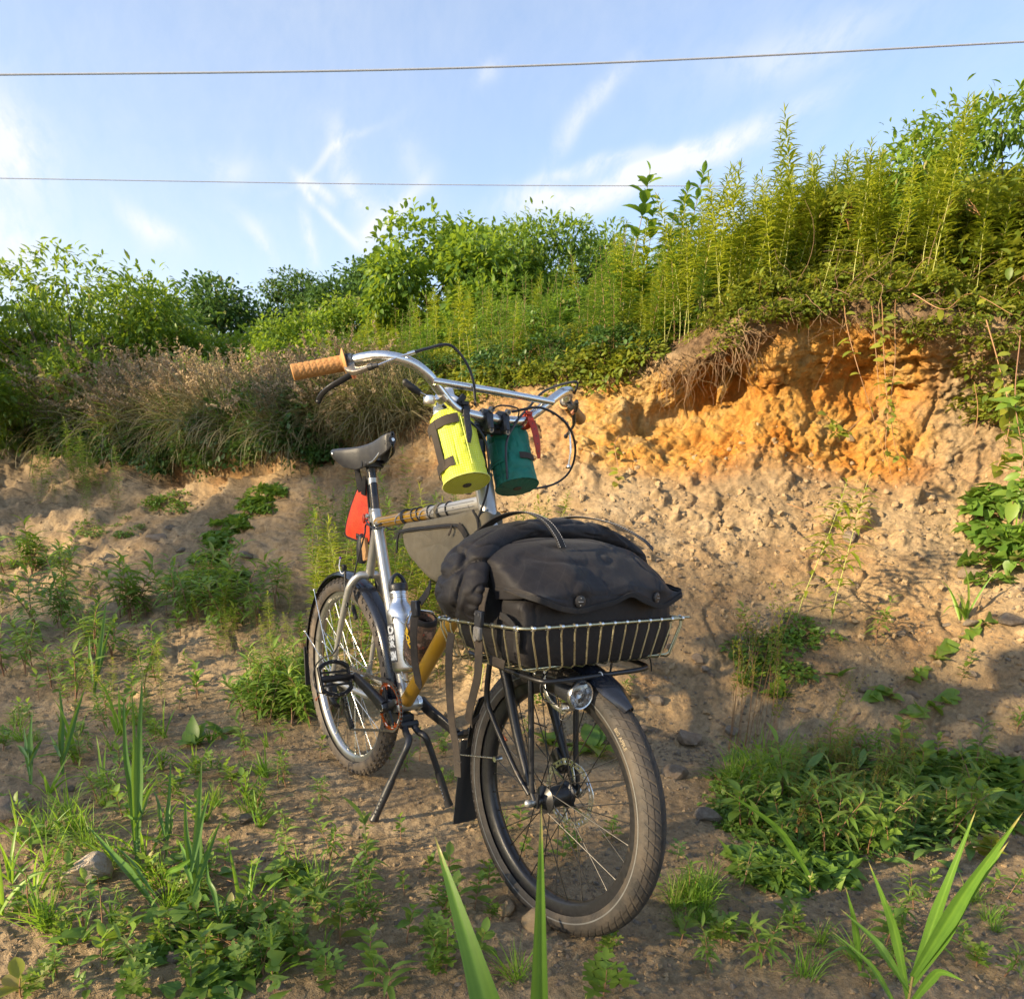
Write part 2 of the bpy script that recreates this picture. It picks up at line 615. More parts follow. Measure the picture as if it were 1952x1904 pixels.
def fabric(name, col, weave=900, grid=None, rough=.75, dust=.25, var=.18, tr=0, dustc=None, xply=None):
    """woven cloth; 'uvm' carries metres along the cloth when present"""
    m_, t, b = new_mat(name)
    tcn = nd(t, 'ShaderNodeTexCoord')
    vec = tcn.outputs['Object']
    n1 = noise_node(t, 35, 6, .65, vec=vec)
    c_ = ramp(t, n1.outputs['Fac'], [(.3, tuple(c * (1 - var) for c in col)), (.7, tuple(c * (1 + var) for c in col))])
    if grid:
        at = nd(t, 'ShaderNodeAttribute', attribute_name='uvm')
        s_ = nd(t, 'ShaderNodeSeparateXYZ'); t.links.new(at.outputs['Vector'], s_.inputs[0])
        lines = None
        for ax in ('X', 'Y'):
            f = math_(t, 'FRACT', math_(t, 'DIVIDE', s_.outputs[ax], grid[0]))
            l = math_(t, 'LESS_THAN', f, grid[1])
            lines = l if lines is None else math_(t, 'MAXIMUM', lines, l)
        c_ = mixc(t, math_(t, 'MULTIPLY', lines, grid[3]), c_, grid[2])
    if xply:
        s2 = nd(t, 'ShaderNodeSeparateXYZ'); t.links.new(vec, s2.inputs[0])
        ln = None
        for k in (1.0, -1.0):
            q = math_(t, 'FRACT', math_(t, 'DIVIDE', math_(t, 'ADD', s2.outputs['Y'], math_(t, 'MULTIPLY', s2.outputs['Z'], k)), .034))
            l = math_(t, 'LESS_THAN', math_(t, 'ABSOLUTE', math_(t, 'SUBTRACT', q, .5)), .018)
            ln = l if ln is None else math_(t, 'MAXIMUM', ln, l)
        c_ = mixc(t, math_(t, 'MULTIPLY', ln, .18), c_, xply)
    n2 = noise_node(t, 11, 6, .7, vec=vec)
    f = ramp(t, n2.outputs['Fac'], [(.5, (0, 0, 0)), (.8, (dust,) * 3)])
    c_ = mixc(t, f, c_, dustc or DUST)
    t.links.new(c_, b.inputs['Base Color'])
    b.inputs['Roughness'].default_value = rough
    b.inputs['Specular IOR Level'].default_value = .35
    b.inputs['Sheen Weight'].default_value = .04
    wv_ = nd(t, 'ShaderNodeTexChecker', inp={'Scale': weave}); t.links.new(vec, wv_.inputs['Vector'])
    n3 = noise_node(t, 120, 4, .6, vec=vec)
    h = math_(t, 'MULTIPLY_ADD', wv_.outputs['Fac'], .3, math_(t, 'MULTIPLY', n3.outputs['Fac'], 1.6))
    bump(t, b, h, .35, .0012)
    return m_


M_YELBAG = fabric('yellow_ripstop', (.62, .66, .012), 900, (.0052, .16, (.80, .84, .25), .75), .55, .10, .08)
M_GREENBAG = fabric('teal_waxed_cloth', (.012, .165, .115), 900, None, .6, .12, .2)
M_FRAMEBAG = fabric('olive_grey_cloth', (.130, .112, .078), 900, None, .8, .10, .15)
M_BLACKBAG = fabric('black_sailcloth', (.0100, .0082, .0090), 700, None, .62, .15, .25, dustc=(.085, .060, .045), xply=(.06, .055, .05))
M_WEB = fabric('black_webbing', (.034, .027, .021), 600, None, .8, .18, .2)
M_WEBD = fabric('dark_webbing', (.016, .015, .015), 600, None, .8, .15, .2)
M_STITCH = simple('reflective_stitch', (.32, .32, .32), .5, 0, 60, .1)
M_TRI = None


def mat_tri():
    m_, t, b = new_mat('orange_reflective_mesh')
    tcn = nd(t, 'ShaderNodeTexCoord')
    vo = nd(t, 'ShaderNodeTexVoronoi', inp={'Scale': 260.0}); t.links.new(tcn.outputs['Object'], vo.inputs['Vector'])
    n = noise_node(t, 14, 3)
    base = ramp(t, n.outputs['Fac'], [(.35, (.74, .030, .010)), (.65, (.80, .070, .012))])
    c_ = mixc(t, ramp(t, vo.outputs['Distance'], [(.25, (1, 1, 1)), (.5, (0, 0, 0))]), base, (.82, .14, .02))
    t.links.new(c_, b.inputs['Base Color']); b.inputs['Roughness'].default_value = .5
    return m_


M_TRI = mat_tri()


def mat_camo():
    m_, t, b = new_mat('woodland_print_cloth')
    n = noise_node(t, 28, 4, .6); n2 = noise_node(t, 60, 5, .7)
    c_ = ramp(t, n.outputs['Fac'], [(.38, (.035, .022, .016)), (.47, (.15, .085, .05)), (.55, (.05, .04, .03)), (.64, (.33, .21, .15))])
    c_ = mixc(t, ramp(t, n2.outputs['Fac'], [(.60, (0, 0, 0)), (.64, (1, 1, 1))]), c_, (.28, .06, .035))
    t.links.new(c_, b.inputs['Base Color']); b.inputs['Roughness'].default_value = .7
    return m_


M_CAMO = mat_camo()


def mat_rubber(name, col, dustamt, lines=False):
    m_, t, b = new_mat(name)
    n = noise_node(t, 18, 6, .7); n2 = noise_node(t, 160, 4)
    f = ramp(t, n.outputs['Fac'], [(.35, (0, 0, 0)), (.75, (dustamt,) * 3)])
    c_ = mixc(t, f, ramp(t, n2.outputs['Fac'], [(.3, tuple(c * .7 for c in col)), (.7, tuple(c * 1.3 for c in col))]), (.30, .225, .15))
    t.links.new(c_, b.inputs['Base Color']); b.inputs['Roughness'].default_value = .68
    b.inputs['Specular IOR Level'].default_value = .35
    bump(t, b, n2.outputs['Fac'], .25, .0008)
    return m_


M_TYREF = mat_rubber('road_dusty_rubber', (.032, .030, .028), .20)
M_TYRER = mat_rubber('knobby_rubber', (.040, .037, .035), .42)
M_LEATHER = None


def mat_leather():
    m_, t, b = new_mat('worn_black_leather')
    n = noise_node(t, 40, 6, .7); n2 = noise_node(t, 230, 3)
    c_ = ramp(t, n.outputs['Fac'], [(.35, (.028, .028, .032)), (.62, (.045, .044, .044)), (.8, (.10, .088, .075))])
    t.links.new(c_, b.inputs['Base Color']); b.inputs['Roughness'].default_value = .42
    bump(t, b, n2.outputs['Fac'], .5, .001)
    return m_


M_LEATHER = mat_leather()


def mat_glass(name, col=(1, 1, 1), rough=.02):
    m_, t, b = new_mat(name)
    b.inputs['Base Color'].default_value = (*col, 1); b.inputs['Roughness'].default_value = rough
    b.inputs['Transmission Weight'].default_value = 1.0; b.inputs['IOR'].default_value = 1.45
    return m_


M_GLASS = mat_glass('clear_lens')
M_STEELBOTTLE = None


def mat_bottle():
    m_, t, b = new_mat('brushed_stainless')
    tcn = nd(t, 'ShaderNodeTexCoord')
    mp_ = nd(t, 'ShaderNodeMapping'); mp_.inputs['Scale'].default_value = (40, 40, 900)
    t.links.new(tcn.outputs['Object'], mp_.inputs[0])
    n = nd(t, 'ShaderNodeTexNoise', inp={'Scale': 1.0, 'Detail': 3}); t.links.new(mp_.outputs[0], n.inputs['Vector'])
    c_ = ramp(t, n.outputs['Fac'], [(.3, (.50, .50, .51)), (.7, (.68, .68, .69))])
    t.links.new(c_, b.inputs['Base Color']); b.inputs['Metallic'].default_value = 1
    b.inputs['Roughness'].default_value = .30; b.inputs['Anisotropic'].default_value = .6
    bump(t, b, n.outputs['Fac'], .06, .0004)
    return m_


M_STEELBOTTLE = mat_bottle()


def text_mesh(s, size=1.0, bold=0.0, align='CENTER'):
    cu = bpy.data.curves.new('lettering', 'FONT')
    cu.body = s; cu.size = size; cu.align_x = align; cu.resolution_u = 3; cu.offset = bold
    o = bpy.data.objects.new('lettering', cu)
    C.objects.link(o)
    dg = bpy.context.evaluated_depsgraph_get()
    me = o.evaluated_get(dg).to_mesh()
    V = np.array([v.co[:] for v in me.vertices]); F = [tuple(p.vertices) for p in me.polygons]
    o.evaluated_get(dg).to_mesh_clear()
    bpy.data.objects.remove(o, do_unlink=True)
    return V, F
# ================================================================== terrain
def gp(x, y, z=0.0):
    v = _f + RT * (x - PPX) / FPX - UP * (y - PPY) / FPX
    return CAM + v * ((z - CAM[2]) / v[2])


def S3(y, d): return ('d', y, d)


# per column of the frame: foot of the slope, lower slope, upper slope, cliff base, cliff middle, cliff edge, behind the edge, plateau, far
COLS = [
    (-2800, 1500, [(1330, 2.2), (1250, 2.65), (1190, 3.05), (1150, 3.4), (1110, 3.8), (1070, 4.3), (1040, 7.5), (1000, 11), (980, 30)]),
    (-1500, 1460, [(1330, 2.55), (1220, 3.3), (1120, 4.4), (1060, 5.6), (1000, 7), (950, 9), (900, 11), (860, 16), (840, 40)]),
    (-600, 1440, [(1320, 2.9), (1170, 4.4), (1010, 6.8), (930, 8.2), (860, 9.0), (800, 9.8), (740, 12), (700, 17), (690, 45)]),
    (0, 1430, [(1310, 3.28), (1150, 5.2), (960, 7.4), (880, 8.3), (845, 8.8), (800, 9.4), (750, 11.5), (700, 16), (690, 45)]),
    (150, 1430, [(1310, 3.28), (1140, 5.0), (980, 6.8), (910, 7.6), (870, 8.1), (815, 8.6), (760, 10.5), (700, 15), (690, 45)]),
    (300, 1430, [(1305, 3.28), (1130, 4.8), (1000, 6.0), (930, 6.7), (880, 7.1), (830, 7.5), (770, 9.2), (700, 14), (685, 45)]),
    (450, 1430, [(1300, 3.28), (1120, 4.6), (1000, 5.5), (935, 6.0), (890, 6.3), (840, 6.7), (770, 8.4), (700, 13), (680, 45)]),
    (570, 1425, [(1300, 3.28), (1110, 4.5), (1000, 5.0), (930, 5.3), (880, 5.5), (835, 5.8), (760, 7.5), (690, 12), (670, 45)]),
    (700, 1420, [(1295, 3.4), (1110, 4.3), (1000, 4.7), (920, 4.95), (860, 5.1), (800, 5.4), (730, 7.0), (670, 11), (660, 45)]),
    (850, 1420, [(1300, 3.35), (1110, 4.1), (1000, 4.4), (900, 4.6), (830, 4.75), (770, 5.05), (710, 6.4), (650, 10), (640, 45)]),
    (1000, 1420, [(1320, 3.15), (1110, 3.85), (1000, 4.15), (880, 4.35), (810, 4.5), (750, 4.8), (690, 6.0), (620, 9.5), (600, 45)]),
    (1150, 1430, [(1360, 2.95), (1130, 3.4), (1010, 3.85), (890, 4.2), (800, 4.4), (720, 4.6), (670, 5.6), (600, 9), (580, 45)]),
    (1280, 1450, [(1400, 2.9), (1160, 3.4), (1020, 3.85), (900, 4.1), (790, 4.45), (680, 4.35), (620, 5.3), (560, 8.8), (550, 45)]),
    (1360, 1460, [(1420, 2.85), (1170, 3.4), (1020, 3.85), (890, 4.08), (760, 4.45), (640, 4.2), (575, 5.1), (530, 8.5), (520, 45)]),
    (1440, 1470, [(1420, 2.85), (1180, 3.4), (1020, 3.85), (870, 4.08), (740, 4.3), (600, 4.15), (550, 5.0), (510, 8), (500, 45)]),
    (1560, 1480, [(1420, 2.85), (1190, 3.33), (1020, 3.85), (880, 4.08), (730, 4.3), (580, 4.15), (535, 5.0), (500, 8), (490, 45)]),
    (1680, 1490, [(1420, 2.85), (1190, 3.33), (1030, 3.85), (910, 4.08), (750, 4.35), (590, 4.1), (540, 5.0), (490, 8), (480, 45)]),
    (1820, 1500, [(1420, 2.85), (1190, 3.33), (1030, 3.85), (900, 4.08), (770, 4.3), (615, 4.05), (560, 4.9), (480, 7.5), (470, 45)]),
    (1952, 1510, [(1430, 2.8), (1190, 3.25), (1020, 3.7), (890, 3.95), (770, 4.15), (630, 4.05), (570, 4.9), (470, 7.2), (460, 45)]),
    (2300, 1520, [(1430, 2.8), (1190, 3.25), (1010, 3.7), (870, 3.95), (750, 4.15), (620, 4.0), (560, 4.6), (460, 7), (450, 40)]),
    (3300, 1520, [(1440, 1.7), (1200, 2.0), (1010, 2.4), (860, 2.7), (740, 2.9), (600, 3.0), (540, 3.6), (450, 6), (440, 30)]),
    (4800, 1520, [(1440, 1.3), (1200, 1.5), (1010, 1.8), (860, 2.0), (740, 2.2), (600, 2.3), (540, 2.8), (450, 5), (440, 20)]),
]
CX = np.array([c[0] for c in COLS], float)
NL = 13
LEV = np.zeros((len(COLS), NL, 3))
for i, (x, y3, rest) in enumerate(COLS):
    LEV[i, 0] = gp(x, 3000); LEV[i, 1] = gp(x, 1904); LEV[i, 2] = gp(x, 1640); LEV[i, 3] = gp(x, y3)
    for k, (y, d) in enumerate(rest):
        LEV[i, 4 + k] = sight(x, y, d)
# level 0 goes behind the viewer a little
for i in range(len(COLS)):
    LEV[i, 0] = LEV[i, 1] + (LEV[i, 0] - LEV[i, 1]) * 1.0
xs = np.concatenate([np.arange(-2800, -60, 70), np.arange(-60, 2010, 3.9), np.arange(2010, 4801, 75)])
RES = [16, 80, 56, 34, 60, 54, 50, 76, 80, 54, 18, 12]
Lv = np.concatenate([np.arange(n) / n + k for k, n in enumerate(RES)] + [[12.0]])
# smooth interpolation across columns (Catmull-Rom on non-uniform knots by finite differences)


def interp_cols(xq):
    out = np.zeros((len(xq), NL, 3))
    idx = np.clip(np.searchsorted(CX, xq, side='right') - 1, 0, len(CX) - 2)
    h = CX[idx + 1] - CX[idx]; t = (xq - CX[idx]) / h
    m_ = np.zeros_like(LEV)
    m_[1:-1] = (LEV[2:] - LEV[:-2]) / (CX[2:] - CX[:-2])[:, None, None]
    m_[0] = (LEV[1] - LEV[0]) / (CX[1] - CX[0]); m_[-1] = (LEV[-1] - LEV[-2]) / (CX[-1] - CX[-2])
    t = t[:, None, None]; h = h[:, None, None]
    return (2 * t ** 3 - 3 * t ** 2 + 1) * LEV[idx] + (t ** 3 - 2 * t ** 2 + t) * h * m_[idx] + (-2 * t ** 3 + 3 * t ** 2) * LEV[idx + 1] + (t ** 3 - t ** 2) * h * m_[idx + 1]


GC = interp_cols(xs)                                   # (nx, NL, 3)
k0 = np.minimum(Lv.astype(int), NL - 2); tf = Lv - k0
ts = tf
base = GC[:, k0] * (1 - ts)[None, :, None] + GC[:, k0 + 1] * ts[None, :, None]
# rounding of the breaks of slope
kern = np.exp(-np.linspace(-2, 2, 13) ** 2); kern /= kern.sum()
pad = np.concatenate([np.repeat(base[:, :1], 6, 1), base, np.repeat(base[:, -1:], 6, 1)], 1)
base = sum(kern[k] * pad[:, k:k + base.shape[1]] for k in range(13))
nx, nl = base.shape[:2]
P0 = base.reshape(-1, 3)
XX = np.repeat(xs, nl); LL = np.tile(Lv, nx)
du = np.gradient(base, axis=0); dv = np.gradient(base, axis=1)
NN = np.cross(du, dv).reshape(-1, 3); NN /= np.linalg.norm(NN, axis=1, keepdims=True) + 1e-9
NN *= np.sign(NN @ (-HF) + NN[:, 2] + 1e-6)[:, None]


def sst(x, a, b):
    t = np.clip((x - a) / (b - a), 0, 1)
    return t * t * (3 - 2 * t)


seg = np.clip(P0[:, 0], 0, 1.132)
dbike = np.hypot(P0[:, 0] - seg, P0[:, 1])
near = sst(dbike, .12, .5)
m_cl = sst(LL, 6.6, 7.4) * (1 - sst(LL, 9.0, 9.6)) * sst(XX, 420, 700)
m_clL = sst(LL, 6.6, 7.4) * (1 - sst(LL, 9.0, 9.6)) * (1 - sst(XX, 420, 700))
m_sl = sst(LL, 3.4, 4.4) * (1 - sst(LL, 6.8, 7.6))
m_gr = 1 - sst(LL, 3.2, 4.2)
disp = np.zeros(len(P0))
q1 = noise3(P0 * np.array([1, 1, .75]), 2.1, 5, 1, .55)
disp += q1 * (m_cl * .085 + m_clL * .14 + m_sl * .055 + m_gr * near * .018)
q2 = noise3(P0, 7.0, 5, 2, .6, True)
disp += q2 * (m_cl * .030 + m_clL * .03 + m_sl * .012)
# runnels down the face
q3 = noise3(P0 * np.array([1, 1, .22]), 9.0, 4, 3, .55, True)
disp -= np.maximum(q3, 0) * m_cl * (1 - sst(LL, 8.5, 8.8)) * .035
q4 = noise3(P0, 26, 4, 4, .6)
q6 = noise3(P0 + .05 * q2[:, None], 15, 4, 31, .6, True)
disp += np.maximum(q6, -.3) * (m_cl * .020 + m_sl * .010)
q7 = noise3(P0 + .03 * q6[:, None], 34, 3, 33, .6, True)
disp += q7 * (m_cl * .008 + m_sl * .002)
ftp = noise3(P0, 5.5, 3, 32, .5)
disp += ftp * m_gr * near * .010
disp += np.maximum(q4, -.05) * (m_cl * .014 + m_sl * .016 + m_gr * .0095)
q5 = noise3(P0, 70, 3, 5, .6)
disp += q5 * (m_cl * .004 + m_sl * .005 + m_gr * (.0042))
q8 = noise3(P0, 62, 2, 34, .6, True)
disp += q8 * (m_cl * .0045 + m_sl * .001)
wp = P0 + .10 * np.stack([noise3(P0, 2.5, 2, 41), noise3(P0, 2.5, 2, 42), noise3(P0, 2.5, 2, 43)], 1)
disp -= np.exp(-(noise3(wp * np.array([1, 1, .55]), 3.6, 3, 35) / .045) ** 2) * m_cl * (1 - sst(LL, 8.6, 8.9)) * .030
disp -= np.exp(-(noise3(wp, 8.5, 2, 36) / .06) ** 2) * m_cl * .010
disp -= np.exp(-(noise3(wp, 2.6, 2, 37) / .05) ** 2) * m_sl * .020
m_left = (1 - sst(XX, 520, 760)) * sst(LL, 4.0, 5.0) * (1 - sst(LL, 8.6, 9.0))
disp += noise3(P0 * np.array([1, 1, 1.6]), 1.7, 4, 38, .6, True) * m_left * .12
# broken clods at the foot of the cliff
clod = np.maximum(noise3(P0, 11, 3, 6, .5) - .12, 0)
disp += clod * (sst(LL, 5.4, 6.2) * (1 - sst(LL, 7.0, 7.5)) * sst(XX, 900, 1100) * .07 + m_sl * .03)
# eroded ledge on the slope at the right
led = np.exp(-((LL - 4.55 - .25 * noise3(P0, 1.4, 2, 9)) / .10) ** 2) * sst(XX, 1560, 1680)
disp -= led * .035
# hollow scooped under the turf, and the bulging nose beside it
def blob(x, l, sx, sl): return np.exp(-((XX - x) / sx) ** 2 - ((LL - l) / sl) ** 2)
disp -= blob(1370, 8.2, 50, .28) * .13 + blob(1275, 8.0, 45, .20) * .07 + blob(1640, 8.1, 50, .30) * .10 + blob(1230, 7.8, 40, .2) * .05
disp += blob(1400, 8.85, 60, .18) * .06 + blob(1290, 8.72, 50, .16) * .05 + blob(1470, 8.2, 45, .5) * .10 + blob(1760, 7.9, 60, .5) * .06
disp += blob(420, 8.6, 200, .4) * .15 - blob(420, 7.6, 180, .4) * .12
disp += blob(680, 8.8, 60, .4) * .12 - blob(705, 8.25, 80, .22) * .13
PT = P0 + NN * disp[:, None]
# the contact points of the bicycle sink a little into soft ground
orange = m_cl * sst(XX, 1020, 1180) * (1 - sst(XX, 1700, 1830)) * (1 - sst(LL, 8.6, 9.0)) * np.clip(.85 + .8 * noise3(P0, 2.2, 3, 21) + .45 * noise3(P0, 14, 3, 22), 0, 1)
orange = np.maximum(orange, .30 * m_clL * np.clip(.4 + noise3(P0, 3, 3, 23), 0, 1))
orange = np.maximum(orange, .26 * m_sl * np.clip(noise3(P0, 1.6, 4, 24) + .12, 0, 1) * sst(XX, 900, 1300))
orange = np.maximum(orange, .20 * m_cl * (1 - sst(XX, 1020, 1180)))
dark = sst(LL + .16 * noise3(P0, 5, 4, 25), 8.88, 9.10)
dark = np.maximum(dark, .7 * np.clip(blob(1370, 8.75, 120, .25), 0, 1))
grav = np.clip(m_sl * (.35 + noise3(P0, 3, 3, 26)) * (1 - sst(LL, 5.6, 6.4)) + .25 * m_gr, 0, 1)
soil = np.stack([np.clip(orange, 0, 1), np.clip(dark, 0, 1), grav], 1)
ii, jj = np.meshgrid(np.arange(nx - 1), np.arange(nl - 1), indexing='ij')
a = (ii * nl + jj).ravel()
TF = np.stack([a, a + nl, a + nl + 1, a + 1], 1)
n0 = np.cross(PT[TF[:, 1]] - PT[TF[:, 0]], PT[TF[:, 3]] - PT[TF[:, 0]])
if np.median(n0[:, 2]) < 0: TF = TF[:, ::-1].copy()


def mat_soil(name='sandy_soil', coarse=True):
    m_, t, b = new_mat(name)
    at = nd(t, 'ShaderNodeAttribute', attribute_name='soil')
    sp = nd(t, 'ShaderNodeSeparateXYZ'); t.links.new(at.outputs['Vector'], sp.inputs[0])
    tcn = nd(t, 'ShaderNodeTexCoord'); ob = tcn.outputs['Object']
    nA = noise_node(t, 3.0, 7, .65, vec=ob); nB = noise_node(t, 40, 6, .7, vec=ob); nC = noise_node(t, 260, 3, .6, vec=ob)
    sand = ramp(t, nA.outputs['Fac'], [(.30, (.262, .182, .100)), (.52, (.365, .264, .152)), (.75, (.45, .345, .215))])
    og = ramp(t, nA.outputs['Fac'], [(.36, (.54, .205, .030)), (.54, (.58, .315, .080)), (.70, (.54, .39, .18))])
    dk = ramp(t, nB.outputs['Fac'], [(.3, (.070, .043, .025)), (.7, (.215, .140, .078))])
    of = math_(t, 'MULTIPLY_ADD', nB.outputs['Fac'], .5, math_(t, 'MULTIPLY_ADD', sp.outputs['X'], 1.5, -.30), clamp=True)
    c_ = mixc(t, of, sand, og)
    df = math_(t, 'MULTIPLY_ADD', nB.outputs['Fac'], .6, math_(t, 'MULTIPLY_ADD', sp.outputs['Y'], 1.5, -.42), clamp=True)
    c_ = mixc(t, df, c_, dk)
    # fine grain: pale and dark grits
    v = nd(t, 'ShaderNodeTexVoronoi', inp={'Scale': 190.0}); t.links.new(ob, v.inputs['Vector'])
    gsel = ramp(t, v.outputs['Color'], [(.66, (0, 0, 0)), (.70, (1, 1, 1))])
    gd = ramp(t, v.outputs['Distance'], [(.25, (1, 1, 1)), (.42, (0, 0, 0))])
    gg = math_(t, 'MULTIPLY', math_(t, 'MULTIPLY', gsel, gd), math_(t, 'MULTIPLY_ADD', sp.outputs['Z'], .6, .25), clamp=True)
    gc = mixc(t, math_(t, 'GREATER_THAN', nC.outputs['Fac'], .52), (.14, .115, .095), (.48, .42, .35))
    c_ = mixc(t, gg, c_, gc)
    sh = ramp(t, nB.outputs['Fac'], [(.25, (.52, .50, .48)), (.7, (1.15, 1.15, 1.15))])
    c_ = mixc(t, 1.0, c_, sh, 'MULTIPLY')
    t.links.new(c_, b.inputs['Base Color'])
    b.inputs['Roughness'].default_value = .95; b.inputs['Specular IOR Level'].default_value = .15
    h = math_(t, 'ADD', math_(t, 'MULTIPLY', nB.outputs['Fac'], 1.2), math_(t, 'ADD', math_(t, 'MULTIPLY', nC.outputs['Fac'], .35), math_(t, 'MULTIPLY', gg, .5)))
    nD = noise_node(t, 17, 8, .78, vec=ob)
    b1 = bump(t, b, h, .9 if coarse else .5, .007 if coarse else .003)
    if not coarse: return m_
    b2 = nd(t, 'ShaderNodeBump', inp={'Strength': .75, 'Distance': .032})
    nE = noise_node(t, 62, 5, .75, vec=ob)
    hh_ = math_(t, 'MULTIPLY_ADD', nE.outputs['Fac'], .35, nD.outputs['Fac'])
    t.links.new(math_(t, 'MULTIPLY', hh_, math_(t, 'MULTIPLY_ADD', sp.outputs['X'], 1.1, .55)), b2.inputs['Height']); t.links.new(b2.outputs[0], b1.inputs['Normal'])
    return m_


M_SOIL = mat_soil(); M_CLOD = mat_soil('loose_earth', False)
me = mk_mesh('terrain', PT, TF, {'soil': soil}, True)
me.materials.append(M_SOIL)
terr = link('terrain', me)
tag(terr, 'sandy ground rising into an eroded earth bank with an orange clay face', kind='structure')
# the ground goes on in every direction
me = mk_mesh('ground', [(-220, -220, -.5), (220, -220, -.5), (220, 220, -.5), (-220, 220, -.5)], [(0, 1, 2, 3)], {'soil': np.zeros((4, 3))}, False)
me.materials.append(M_SOIL)
gnd = link('ground', me)
tag(gnd, 'sandy open ground all round the site', kind='structure')

BVH = BVHTree.FromPolygons([tuple(v) for v in PT.tolist()], TF.tolist())
PG = PT.reshape(nx, nl, 3); NG = NN.reshape(nx, nl, 3)
TXS, TLV = xs.copy(), Lv.copy()


def tp(x, L):
    """surface point under frame column x at slope level L"""
    i = int(np.clip(np.searchsorted(TXS, x), 0, len(TXS) - 1)); j = int(np.clip(np.searchsorted(TLV, L), 0, len(TLV) - 1))
    return PG[i, j].copy(), NG[i, j].copy()


def hit(x, y):
    v = nrm(_f + RT * (x - PPX) / FPX - UP * (y - PPY) / FPX)
    r = BVH.ray_cast(Vector(CAM), Vector(v), 80)
    if r[0] is None: return None, None
    return np.array(r[0]), np.array(r[1]) * (1 if r[1][2] > 0 else -1)


def drop(x, y):
    r = BVH.ray_cast(Vector((x, y, 30)), Vector((0, 0, -1)), 60)
    return np.array(r[0]) if r[0] is not None else np.array([x, y, -.1])
# ================================================================== the bicycle
A_ = lambda *p: np.array(p, float)
bike = rooted('bicycle', (0.55, 0, 0), 'silver and yellow touring bicycle with wire front basket standing on its double kickstand', 'bicycle')

RR, RF = .337, .3139
WB = 1.1322


